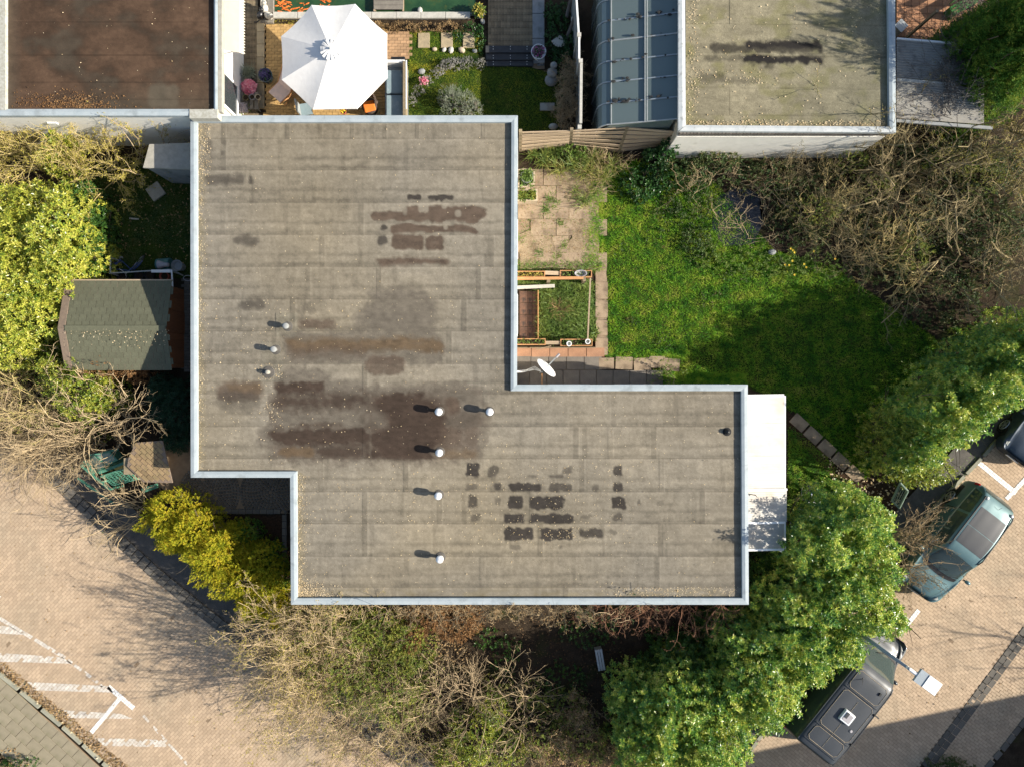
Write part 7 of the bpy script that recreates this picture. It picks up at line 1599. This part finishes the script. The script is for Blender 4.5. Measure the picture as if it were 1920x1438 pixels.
bush('dark_pine_shrub', 'dark blue-green shrub in the shade against the bungalow wall', 'shrub', [(318, 770, 45, 55, 1.3, .1), (300, 740, 34, 40, 1.2, .1), (325, 828, 34, 28, .9, .1)], 'darkshrub', 110, 9, .10, .022, .12, pitch=(80, 20))
twigbush('bare_branches', 'spray of pinkish-tan bare branches hanging over the green trellis and pavement', 'shrub', [(262, 945, .5, 1, (120, 205), (12, 50)), (255, 975, .4, .8, (160, 235), (10, 40)), (275, 935, .6, .5, (70, 150), (20, 60))], 'twig_tan', 13, 1.7, .014, [(5, 28, .45, .55), (3, 30, .45, .6)], wander=.35, up=-.1)
bush('golden_conifer_hedge', 'golden-yellow conifer hedge running along the pavement to the bungalow corner', 'hedge', [(312, 968, 60, 46, 2.1, .2), (355, 1000, 60, 50, 2.2, .2), (400, 1045, 62, 58, 2.3, .2), (445, 1085, 58, 54, 2.2, .2), (478, 1062, 44, 42, 1.9, .2), (330, 1010, 46, 36, 1.9, .2), (478, 1130, 46, 44, 1.9, .2), (415, 1020, 40, 36, 2.2, .2), (512, 1150, 36, 36, 1.7, .1), (500, 1095, 40, 40, 1.8, .1)], 'golden', 170, 12, .06, .02, .12, pitch=(70, 12), inner=.3, upmix=.4)
bush('shade_conifer', 'dark green conifer foliage coloured as the shaded courtyard side of the golden hedge', 'shrub', [(455, 1000, 34, 26, 1.2, .1), (500, 1050, 34, 34, 1.1, .1), (525, 1090, 24, 26, 1.0, .1)], 'conifer', 120, 10, .06, .02, .1, pitch=(70, 12))  # shade on this side of the golden hedge is put in as darker foliage

# ------------------------------------------------------------------ shrubs along the south side
bush('mixed_shrub', 'wide olive-green shrub with fine twigs at the lower left of the bungalow', 'shrub', [(640, 1260, 90, 85, 2.4, .2), (720, 1300, 95, 80, 2.4, .2), (560, 1210, 60, 60, 2.0, .2), (700, 1185, 75, 42, 2.1, .2), (610, 1165, 60, 34, 1.9, .1), (760, 1220, 60, 60, 2.1, .2)], 'bushgreen', 62, 9, .058, .022, .14, pitch=(75, 15), inner=.55, loose=.5)
twigbush('mixed_shrub_twigs', 'tan bare twigs standing through the wide olive shrub', 'shrub', [(560, 1225, .1, 1.5, (90, 280), (40, 85), 1.15), (600, 1270, .2, 1.5, None, (40, 88), 1.15), (620, 1190, .2, 1.4, None, (45, 88), 1.15), (700, 1260, .2, 1.0), (760, 1300, .2, 1.0), (590, 1170, .1, 1.2, None, (40, 85), 1.1), (680, 1200, .2, .8), (810, 1290, .2, .8), (740, 1370, .2, .6), (650, 1330, .1, 1.2, None, (40, 85), 1.1)], 'twig_tan', 24, 2.1, .014, [(6, 36, .45, .55), (5, 40, .42, .6)], el=(25, 82), leaf='bushgreen', nleaf=6000, lsize=(.045, .02))
twigbush('tall_bare_shrub', 'tall many-stemmed bare shrub by the kerb whose shadow fans over the road', 'shrub', [(600, 1190, .1, 1, (100, 270), (50, 86)), (640, 1240, .1, 1, (90, 280), (52, 88)), (600, 1265, .1, 1, (90, 290), (50, 86)), (560, 1175, .1, .8, (80, 260), (48, 84), .9)], 'twig_tan', 14, 3.6, .018, [(7, 30, .42, .55), (6, 34, .42, .55), (4, 38, .4, .7)], wander=.25, leaf='spring', nleaf=6000, lsize=(.05, .024))
twigbush('low_thicket', 'low pale twiggy thicket spilling on the road bricks at the bottom edge', 'shrub', [(700, 1390, .1, 1), (780, 1400, .1, 1), (660, 1370, .1, .6, (150, 280)), (830, 1390, .1, 1), (880, 1420, .1, .8)], 'twig_tan', 18, 1.5, .011, [(6, 38, .45, .6), (4, 40, .45, .6)], el=(5, 55), leaf='spring', nleaf=2600, lsize=(.05, .022))
bush('olive_bush', 'olive shrub with straw tips, bottom centre left of the big hedge', 'shrub', [(1010, 1390, 70, 50, 1.3, .1), (1100, 1395, 60, 46, 1.3, .1), (1060, 1330, 50, 36, 1.0, .1), (1000, 1310, 40, 30, .9, .1), (930, 1300, 40, 30, .9, .1)], 'bushgreen', 46, 8, .06, .022, .1, loose=.5, nst=4)
bush('yellow_green_bush', 'yellow-green bush with orange tips at the bottom edge under bare branches', 'shrub', [(890, 1385, 55, 60, 1.6, .1), (925, 1340, 36, 40, 1.3, .1), (850, 1430, 50, 36, 1.4, .1), (950, 1420, 40, 40, 1.2, .1)], 'elae_yellow', 80, 8, .06, .028, .09, loose=.4)
twigbush('bare_small_tree', 'bare small tree with forking grey-tan branches south of the bungalow', 'tree', [(868, 1300, .2, 1, (20, 160), (25, 75)), (895, 1300, .2, .8)], 'twig_brown', 13, 2.6, .019, [(6, 34, .45, .55), (5, 38, .42, .55)], wander=.35)
twigbush('bare_small_tree', 'bare forked shrub with reddish tips at the bottom, left of the green hedge', 'shrub', [(972, 1370, .3, 1), (990, 1300, .2, .7, (0, 180)), (930, 1290, .2, .6)], 'twig_tan', 13, 2.1, .018, [(6, 36, .45, .55), (4, 38, .45, .55)], wander=.35)
twigbush('faded_hydrangea', 'faded brown flower heads on thin stems at the bottom edge, right of the bare branches', 'shrub', [(1060, 1370, .1, 1), (1110, 1400, .1, 1), (1020, 1410, .1, 1), (1080, 1320, .1, .7), (1150, 1430, .1, .8)], 'twig_brown', 22, 1.4, .010, [(5, 34, .45, .6)], el=(25, 85), leaf='dry', nleaf=7000, lsize=(.055, .03), ljit=.05)
bush('shade_ground_cover', 'dark green ground cover in the deep shade south of the bungalow', 'shrub', [(950, 1230, 30, 40, .35, 0), (1100, 1180, 60, 40, .5, 0), (1060, 1280, 50, 40, .4, 0), (910, 1200, 26, 22, .5, 0)], 'laurel2', 40, 7, .08, .035, .08, nst=0)
bush('beech_hedge', 'brown-leaved dry hedge close under the south coping of the bungalow', 'hedge', [(800, 1165, 45, 34, 1.5, .2), (855, 1175, 50, 38, 1.3, .1), (770, 1205, 30, 30, 1.3, .1)], 'beech', 80, 8, .06, .028, .10, loose=.5)
twigbush('hanging_climber', 'tan climber stems hanging out from under the south coping', 'climber', [(u, 1128, 2.0, 1, (230, 310), (-25, 35)) for u in range(740, 1110, 26)], 'twig_tan', 7, .85, .011, [(5, 35, .5, .6), (4, 40, .5, .6)], wander=.4, up=-.4, leaf='dry', nleaf=1800, lsize=(.05, .026), spread=.08)
twigbush('red_climber', 'red-stemmed bare climber fanning out below the south coping', 'climber', [(1225, 1140, 1.4, 1, (160, 380), (-25, 30)), (1190, 1128, 1.9, .6, (190, 350), (-25, 20)), (1290, 1130, 1.9, .7, (180, 350), (-25, 20)), (1350, 1128, 2.0, .6, (190, 330), (-20, 20)), (1140, 1130, 2.0, .5, (200, 320), (-30, 20))], 'twig_red', 17, 1.2, .009, [(7, 40, .45, .65), (5, 45, .45, .7)], wander=.4, up=-.35)
twigbush('roof_creeper', 'thin twigs reaching over the coping at the lower left corner of the roof', 'climber', [(590, 1150, 1.5, 1, (40, 140), (35, 70)), (650, 1155, 1.5, .8, (30, 130), (35, 70)), (560, 1165, 1.4, .8, (50, 150), (35, 70)), (700, 1150, 1.6, .5, (50, 120), (35, 70))], 'twig_tan', 12, 1.7, .011, [(5, 30, .45, .6), (4, 35, .4, .65)], wander=.3, leaf='spring', nleaf=700, lsize=(.045, .022))
twigbush('rose_creeper', 'thin dark rose stem arching up over the south coping near the right corner', 'climber', [(1150, 1150, 1.9, 1, (60, 120), (45, 75)), (1180, 1150, 1.9, 1, (30, 100), (45, 70))], 'twig_brown', 4, 1.6, .012, [(4, 40, .4, .6), (3, 40, .4, .7)], wander=.4, leaf='bramble', nleaf=160, lsize=(.06, .035))

# ------------------------------------------------------------------ the big hedge, lower right
bigh = [(1240, 1405, 95, 75, 2.9, .3), (1330, 1390, 80, 80, 3.0, .3), (1300, 1310, 100, 80, 3.0, .3), (1420, 1290, 95, 85, 3.1, .3), (1530, 1210, 85, 75, 3.1, .3), (1600, 1130, 85, 75, 3.1, .3), (1500, 1130, 85, 70, 2.9, .3), (1400, 1210, 80, 60, 2.6, .3), (1610, 1050, 72, 70, 3.4, .3), (1590, 975, 82, 60, 3.6, .3), (1520, 1020, 62, 56, 3.7, .2), (1200, 1300, 60, 50, 2.2, .2), (1660, 1155, 35, 38, 2.6, .3), (1470, 1195, 75, 60, 3.0, .3), (1555, 1090, 70, 60, 3.2, .3), (1260, 1350, 80, 60, 2.9, .3), (1370, 1300, 80, 60, 3.0, .3)]
bush('clipped_hedge', 'huge glossy green and yellow hedge along the parking bays, lower right', 'hedge', bigh, 'elaeagnus', 72, 9, .105, .046, .10, pitch=(92, 48), upmix=.45, flat=.6, inner=.3, loose=.35, nst=5)
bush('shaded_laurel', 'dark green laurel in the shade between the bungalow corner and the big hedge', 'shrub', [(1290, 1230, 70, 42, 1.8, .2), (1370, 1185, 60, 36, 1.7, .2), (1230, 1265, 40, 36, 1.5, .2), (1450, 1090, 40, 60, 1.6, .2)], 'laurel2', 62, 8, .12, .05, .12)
bush('hedge_highlight_growth', 'lighter yellow shoots coloured as the sunlit southern end of the big hedge', 'hedge', [(1260, 1420, 80, 40, 3.0, 1.6), (1360, 1350, 60, 46, 3.12, 1.8), (1440, 1300, 60, 40, 3.2, 1.8)], 'elae_yellow', 42, 8, .08, .034, .1, nst=0)  # sunlit tone of this end is put in as a layer of yellower leaves
bush('clipped_hedge', 'silvery olive hedge along the parking bays at the right edge', 'hedge', [(1900, 685, 80, 58, 4.1, .3, 38), (1835, 738, 76, 54, 4.1, .3, 38), (1775, 793, 70, 52, 4.0, .3, 38), (1955, 630, 80, 62, 4.0, .3, 38), (1718, 845, 54, 44, 3.1, .3, 38), (1870, 662, 60, 46, 4.0, .3, 38), (1800, 712, 60, 44, 4.0, .3, 38), (1740, 772, 50, 44, 3.9, .3, 38)], 'elaeagnus', 95, 9, .095, .042, .10, pitch=(92, 48), upmix=.45, flat=.6, inner=.3, loose=.35, nst=5)
bush('privet_hedge', 'greener thinner end of the right-hand hedge with bare patches and yellow leaves', 'hedge', [(1700, 850, 66, 62, 2.9, .3), (1740, 880, 48, 46, 2.7, .3), (1690, 800, 50, 40, 2.7, .3)], 'elae_yellow', 60, 8, .08, .036, .1, inner=.6, loose=.3, nst=14)
twigbush('brown_twig_shrub', 'brown-budded bare twigs hanging over the bonnet of the teal car', 'shrub', [(1672, 1010, 1.5, 1, (-50, 40), (5, 50)), (1680, 1060, 1.2, 1, (-70, 20), (5, 40)), (1665, 990, 1.6, .6, (-20, 60), (10, 60))], 'twig_brown', 13, 1.75, .014, [(6, 35, .45, .6), (5, 38, .45, .6)], wander=.35, leaf='dry', nleaf=1700, lsize=(.04, .022))

# ------------------------------------------------------------------ the bare thicket and trees, upper right
for k_, (us, lb) in enumerate((([(1700, 330, .2, 1), (1650, 400, .2, 1)], 'multi-stemmed bare tree left in the thicket above the lawn'), ([(1800, 300, .3, 1), (1860, 380, .3, 1)], 'bare lichen-yellow tree at the middle of the right edge'), ([(1780, 470, .2, 1), (1850, 520, .2, 1)], 'low spreading bare tree above the silvery hedge'), ([(1900, 240, .3, 1)], 'bare budding tree under the dark conifer at the right edge'))):
    twigbush('bare_tree', lb, 'tree', us, 'twig_olive', 9, 3.5, .036, [(6, 36, .5, .5), (7, 40, .42, .5), (5, 42, .42, .6)], el=(15, 75), wander=.5, leaf='spring' if k_ in (1, 3) else None, nleaf=3500, lsize=(.035, .02))
twigbush('bare_thicket', 'dense thicket of tan bare stems below the mossy-roofed house', 'shrub', [(u, v, .1, 1) for u, v in ((1480, 350), (1540, 330), (1590, 400), (1530, 420), (1640, 330), (1610, 290), (1450, 310), (1690, 270), (1740, 380), (1580, 470))], 'twig_olive', 17, 1.9, .012, [(6, 36, .45, .55), (5, 40, .42, .6)], el=(10, 75), wander=.45)
twigbush('yellow_thicket', 'yellow-olive bare stems in front of the thicket beside the dark pond', 'shrub', [(1560, 370, .1, 1), (1620, 440, .1, 1), (1500, 400, .1, .8), (1660, 480, .1, 1), (1720, 520, .1, .9, (150, 330)), (1700, 440, .1, 1)], 'twig_yellow', 15, 1.8, .015, [(6, 36, .45, .55), (4, 38, .45, .6)], el=(8, 65), wander=.4)
twigbush('overhanging_branches', 'bare branches leaning across the corner of the mossy roof', 'tree', [(1690, 265, .6, 1, (80, 170), (30, 65)), (1640, 285, .5, .8, (60, 140), (35, 65)), (1560, 285, .4, .7, (50, 130), (40, 70))], 'twig_olive', 6, 3.1, .024, [(5, 34, .45, .55), (5, 38, .42, .55)], wander=.35, leaf='spring', nleaf=900, lsize=(.035, .02))
bush('bramble_patch', 'dark bramble patch between the wooden fence and the dark pond', 'shrub', [(1290, 320, 60, 34, .9, 0), (1360, 320, 70, 36, .8, 0), (1300, 380, 50, 44, .5, 0), (1450, 330, 70, 40, .9, 0), (1340, 300, 60, 22, 1.1, 0), (1310, 450, 36, 36, .4, 0)], 'bramble', 50, 6, .07, .04, .1, loose=.5, nst=0)
twigbush('bramble', 'thin pale bramble canes crossing the dark patch near the pond', 'shrub', [(1320, 330, .2, 1), (1380, 330, .2, 1), (1430, 350, .2, 1), (1290, 360, .2, .7), (1400, 440, .1, .6), (1350, 420, .1, .8)], 'twig_tan', 13, 1.5, .008, [(4, 38, .45, .7), (3, 40, .45, .75)], el=(5, 55), wander=.45, up=-.1)
bush('thicket_undergrowth', 'dark green undergrowth beneath the bare thicket at the right', 'shrub', [(1560, 380, 110, 80, .6, 0), (1700, 420, 110, 90, .7, 0), (1840, 440, 100, 100, .8, 0), (1820, 300, 110, 60, .8, 0), (1680, 300, 70, 40, .9, 0), (1500, 420, 60, 50, .4, 0), (1770, 560, 90, 60, .8, 0), (1880, 380, 80, 120, .8, 0), (1650, 500, 60, 40, .5, 0)], 'bramble', 44, 7, .08, .038, .1, loose=.5, nst=0)
bush('moss_bush', 'green mossy bushes scattered through the right-hand bare thicket', 'shrub', [(1800, 300, 60, 30, 1.6, .3), (1540, 390, 50, 32, 1.3, .2), (1650, 350, 50, 30, 1.3, .2), (1720, 470, 46, 34, 1.3, .2), (1600, 300, 40, 24, 1.2, .2), (1860, 330, 40, 40, 1.5, .2)], 'bushgreen', 60, 7, .05, .024, .08)
bush('ivy_on_fence', 'ivy climbing over the right end of the wooden slat fence', 'climber', [(1262, 268, 22, 22, 1.7, .2), (1240, 290, 36, 20, 1.0, .1), (1200, 345, 40, 38, .5, 0), (1250, 330, 44, 30, .6, 0)], 'ivy', 80, 7, .075, .05, .08, nst=3)
bush('conifer', 'dense dark green conifer with golden tips at the top right corner', 'tree', [(1850, 80, 70, 70, 4.6, .5), (1900, 130, 75, 75, 5.0, .5), (1890, 40, 80, 60, 5.2, .5), (1940, 70, 80, 90, 5.6, .5), (1835, 130, 40, 40, 3.6, .5)], 'conifer', 150, 11, .085, .024, .2, pitch=(60, 10), inner=.35, upmix=.35)
twigbush('dead_creeper', 'grey tangle of dead creeper heaped at the terracotta terrace and lean-to roof', 'climber', [(1800, 60, .8, 1), (1820, 20, 1.0, 1), (1790, 100, 1.8, 1, (100, 260)), (1830, 110, 1.8, 1), (1770, 190, 1.7, 1), (1830, 200, 1.5, 1)], 'twig_grey', 26, 1.35, .012, [(7, 40, .45, .6), (5, 42, .45, .65)], el=(-10, 60), wander=.5, leaf='rubber' if False else None)
twigbush('creeper_on_lean_to', 'dark bare creeper spreading over the corrugated lean-to roof', 'climber', [(1800, 175, 2.36, 1, (110, 200), (-2, 6)), (1810, 130, 2.4, 1, (130, 215), (-2, 5)), (1780, 215, 2.32, 1, (80, 180), (-1, 6)), (1815, 100, 2.42, .7, (150, 210), (-2, 4))], 'twig_grey', 12, 1.9, .012, [(6, 40, .4, .6), (4, 42, .4, .65)], wander=.35, up=-.03)
twigbush('roadside_tree', 'bare tree outside the right edge whose shadow falls on the paving', 'tree', [(2290, 1262, .0, 1, (90, 270), (35, 85)), (2300, 1215, 0, .8)], 'twig_olive', 14, 4.4, .035, [(5, 34, .5, .55), (6, 38, .42, .5), (4, 40, .4, .6)], wander=.3)
bush('roadside_bush', 'small dark bush at the bottom edge by the curved kerb', 'shrub', [(1778, 1436, 36, 14, .7, 0), (1800, 1450, 40, 20, .8, 0)], 'bramble', 90, 7, .06, .03, .08, nst=0)
bush('corner_shrub', 'dark shrub tip at the bottom left corner of the footpath', 'shrub', [(25, 1440, 44, 14, .8, 0)], 'laurel2', 90, 7, .06, .03, .08, nst=0)

# ------------------------------------------------------------------ back garden plants
def strap(name, label, cat, spots, m, n, L, Wd, arch=1.1, el=(35, 85), parent=None):
    t = parent or thing(name, label, cat, P(*spots[0][:2])); ps = []
    for (u, v, s) in spots:
        k = int(n * s); pos = np.tile(np.array(P(u, v, .02)), (k, 1)) + rng.normal(0, .10 * s, (k, 3)) * np.array((1, 1, 0)); ps.append(blades(pos, radial_dirs(k, el), L * s * rng.uniform(.55, 1.15, k), Wd, arch, 5))
    V, F = merge(ps); arr_mesh('leaves', V, F, M[m], t); return t
strap('daylily_clump', 'clump of arching strap leaves below the left panel of the wooden fence', 'plant', [(1020, 300, 1.1), (1045, 318, 1.1), (1035, 288, 1.0), (1000, 293, .8)], 'daylily', 90, .55, .022)
strap('daylily_clump', 'broad clump of arching green and straw leaves right below the fence post', 'plant', [(1075, 305, 1.1), (1100, 325, 1.2), (1130, 330, 1.1), (1145, 310, 1.0), (1115, 300, 1.0)], 'daylily', 100, .58, .022)
strap('daylily_clump', 'smaller clump of strap leaves at the lawn corner of the sandy patio', 'plant', [(1092, 380, 1.0), (1080, 360, .7), (1110, 365, .7)], 'daylily', 80, .45, .02)
twigbush('dry_grass_plant', 'straw-coloured dry stems among the strap leaves below the fence', 'plant', [(1110, 290, .1, 1), (1135, 300, .1, 1), (1120, 345, .1, 1), (1165, 310, .05, .8)], 'twig_tan', 28, .7, .007, [(3, 35, .4, .7)], el=(10, 60))
bush('nettle_patch', 'soft green leafy patch at the foot of the fence between the strap leaves', 'plant', [(1065, 283, 28, 16, .5, 0), (1090, 290, 20, 14, .5, 0)], 'weed', 90, 6, .07, .045, .08, nst=0)
strap('brown_fern', 'brown and green rosette in the middle of the grass bed', 'plant', [(1050, 580, 1.0), (1046, 588, .7)], 'dry', 80, .5, .022, arch=.5, el=(10, 60))
strap('green_rosette', 'small dark green rosette beside the dirt path', 'plant', [(1115, 622, .8)], 'weed', 60, .3, .035, arch=.8)
dfl = thing('daffodil_clump', 'clump of yellow daffodils at the upper edge of the lawn', 'flowers', P(1500, 490)); strap('', '', '', [(u, v, .7) for u, v in ((1485, 470), (1500, 492), (1475, 495), (1515, 485), (1530, 470))], 'weed', 60, .38, .018, arch=.6, parent=dfl)
V = []
for (u, v) in ((1487, 470), (1483, 467), (1490, 474), (1486, 490), (1472, 497), (1480, 498), (1508, 496), (1512, 502), (1490, 516), (1526, 472), (1566, 486)):
    c = np.tile(np.array(P(u, v, .35)), (6, 1)); a = np.arange(6) * math.pi / 3; d = unit(np.stack([np.cos(a), np.sin(a), .3 + 0 * a], -1)); v_, f_ = kites(c, d, unit(np.cross(d, np.array((0, 0, 1.)))), np.full(6, .05), np.full(6, .035), np.tile(np.array((0, 0, 1.)), (6, 1))); arr_mesh('flower_head', v_, f_, M['daffodil'], dfl)
bush('clover_patch', 'dark clover patches in the upper part of the back lawn', 'plant', [(1190, 350, 30, 20, .16, 0), (1230, 440, 26, 18, .14, 0), (1260, 390, 40, 30, .18, 0), (1165, 470, 16, 16, .12, 0), (1330, 560, 30, 20, .12, 0), (1250, 640, 26, 20, .12, 0), (1180, 600, 20, 16, .1, 0), (1310, 470, 36, 26, .2, 0), (1380, 520, 30, 18, .16, 0)], 'bramble', 40, 5, .06, .035, .06, nst=0)
bush('lawn_edge_weeds', 'weedy green fringe along the lawn below the dark pond', 'plant', [(1400, 490, 60, 26, .3, 0), (1470, 500, 50, 24, .3, 0), (1330, 480, 26, 30, .3, 0), (1545, 500, 60, 26, .35, 0)], 'weed', 40, 6, .07, .035, .08, nst=0)
twigbush('patio_bush', 'small leafy sprig at the end of the stepping slabs by the roof edge', 'plant', [(1240, 702, .05, 1), (1262, 706, .05, .8)], 'twig_olive', 10, .6, .008, [(4, 40, .5, .6)], leaf='weed', nleaf=500, lsize=(.05, .03))
for par, m_, n_, L_, w_ in ((pl1, 'weed', 320, .09, .05), (pl2, 'bushgreen', 380, .09, .045), (pl3, 'weed', 220, .08, .05)):
    b = par.location; rx_, ry_ = (.27, .3) if par is pl1 else ((.3, .18) if par is pl2 else (.18, .18)); zz_ = .7 if par is pl3 else .42
    pos = np.stack([b.x + rng.uniform(-rx_, rx_, n_), b.y + rng.uniform(-ry_, ry_, n_), np.full(n_, zz_) + rng.uniform(0, .14, n_)], -1); V, F = loose_leaves(pos, L_, w_); arr_mesh('foliage', V, F, M[m_], par)
for k_, (t, z_, w_, d_2) in enumerate(TR):
    n_ = 150; pos = np.stack([t.location.x + rng.uniform(-w_ / 2 + .06, w_ / 2 - .06, n_), t.location.y + rng.uniform(-d_2 / 2 + .04, d_2 / 2 - .04, n_), np.full(n_, z_ + .02) + rng.uniform(-.03, .08, n_)], -1); V, F = loose_leaves(pos, .06, .03); tag(arr_mesh('weeds', V, F, M['weed' if k_ != 0 else 'spring'], t), kind='stuff')
# pots in the neighbour garden
def fill(par, m_, n_, r_, z_, L_, w_, h_=.12, part='flowers', up=.5):
    a = rng.uniform(0, 6.28, n_); rr = r_ * np.sqrt(rng.uniform(0, 1, n_)); pos = np.stack([par.location.x + rr * np.cos(a), par.location.y + rr * np.sin(a), par.location.z + z_ + h_ * (1 - (rr / r_) ** 2) + rng.uniform(-.03, .03, n_)], -1); V, F = loose_leaves(pos, L_, w_, up=up); return tag(arr_mesh(part, V, F, M[m_], par), kind='stuff')
fill(pot_pansy, 'purpleflower', 220, .2, .3, .07, .06); fill(pot_pansy, 'ivy', 160, .23, .28, .06, .04, part='leaves'); fill(pot_pink, 'pinkflower', 900, .24, .32, .07, .06, .14, up=.7); fill(pot_pink, 'ivy', 200, .2, .26, .07, .04, part='leaves'); fill(pot_white, 'whiteflower', 420, .17, .3, .07, .05, .12, up=.7); fill(pot_white, 'weed', 120, .2, .25, .1, .04, part='leaves')
fill(pot_pond, 'spring', 120, .2, .26, .12, .05, .2, part='leaves'); fill(pot_pond, 'weed', 160, .22, .22, .12, .05, .2, part='leaves'); fill(flower_bowl, 'magenta', 130, .2, .4, .07, .05, .06); fill(flower_bowl, 'ivy', 160, .22, .38, .07, .04, part='leaves'); fill(table_pot, 'orange' if False else 'daffodil', 60, .1, .18, .05, .04)
k_ = 260; V, F = blades(np.tile(np.array(pot_lav.location) + np.array((0, 0, .25)), (k_, 1)) + rng.normal(0, .06, (k_, 3)) * np.array((1, 1, .2)), radial_dirs(k_, (15, 85)), .36 * rng.uniform(.6, 1.1, k_), .02, .3); arr_mesh('foliage', V, F, M['silver'], pot_lav)
bush('silver_shrub', 'silvery grey-green shrub on the neighbour lawn against the bungalow roof', 'shrub', [(860, 192, 40, 36, .9, 0), (842, 180, 26, 24, .8, 0), (885, 200, 24, 24, .8, 0)], 'silver', 110, 7, .07, .012, .14, pitch=(50, 10), stemmat='twig_grey')
bush('heather_border', 'pale grey flowering heather curving along the neighbour lawn', 'plant', [(852, 117, 22, 12, .35, 0), (875, 116, 16, 12, .35, 0), (902, 117, 12, 10, .35, 0), (838, 118, 14, 10, .3, 0)], 'heather', 240, 9, .035, .014, .06, nst=0)
bush('flower_border', 'grey-green low border with pale flowers along the curved lawn edge', 'plant', [(818, 136, 16, 9, .25, 0), (800, 150, 14, 10, .25, 0), (784, 168, 12, 12, .25, 0), (772, 185, 9, 12, .3, 0), (826, 128, 12, 8, .25, 0)], 'heather', 150, 7, .04, .018, .06, nst=0)
bush('dry_border', 'dry straw and brown plants in the strip under the pond coping', 'plant', [(705, 46, 22, 8, .3, 0), (760, 48, 30, 9, .3, 0), (800, 50, 30, 10, .35, 0), (840, 48, 26, 10, .4, 0), (735, 52, 20, 8, .25, 0)], 'dry', 110, 7, .06, .02, .08, nst=0)
bush('moss_border', 'ochre moss strip under the pond coping left of the parasol', 'plant', [(525, 42, 24, 6, .12, 0), (560, 43, 20, 6, .12, 0)], 'spring', 160, 6, .03, .014, .03, nst=0)
bush('green_border', 'dark green low planting between the sandstone stepping stones and the brick walk', 'plant', [(885, 52, 22, 14, .4, 0), (858, 64, 14, 12, .3, 0), (900, 75, 12, 22, .35, 0)], 'ivy', 90, 7, .05, .03, .06, nst=0)
bush('ivy_bed', 'dark ivy bed filling the border between concrete walk and panel fence', 'plant', [(1045, 60, 26, 40, .5, 0), (1055, 105, 24, 30, .5, 0), (1035, 25, 16, 26, .4, 0), (1066, 85, 16, 44, .5, 0), (1052, 20, 20, 20, .4, 0), (1050, 185, 8, 26, .4, 0), (1052, 152, 9, 12, .4, 0)], 'ivy', 70, 7, .065, .042, .07, nst=0)
twigbush('dead_bush', 'straw-coloured dead bush along the panel fence beside the shaded lawn', 'shrub', [(1070, 135, .5, 1), (1068, 160, .5, 1), (1066, 185, .5, 1), (1062, 210, .5, 1), (1068, 225, .5, .7)], 'twig_tan', 44, .62, .008, [(5, 40, .5, .7), (3, 45, .5, .75)], el=(20, 85), wander=.5, leaf='dry', nleaf=2600, lsize=(.035, .018))
rose = thing('rose_bush', 'single pink flower on a small bush beside the shaded rock', 'plant', P(795, 151)); 
n_ = 90; pos = np.tile(np.array(P(795, 151, .3)), (n_, 1)) + rng.normal(0, .06, (n_, 3)) * np.array((1, 1, .5)); V, F = loose_leaves(pos, .07, .06); arr_mesh('flower', V, F, M['pinkflower'], rose)
n_ = 60; pos = np.tile(np.array(P(795, 153, .15)), (n_, 1)) + rng.normal(0, .08, (n_, 3)) * np.array((1, 1, .6)); V, F = loose_leaves(pos, .06, .03); arr_mesh('leaves', V, F, M['weed'], rose)
pos = np.tile(np.array((table_pot.location.x - .4, table_pot.location.y + .05, .78)), (60, 1)) + rng.normal(0, .05, (60, 3))
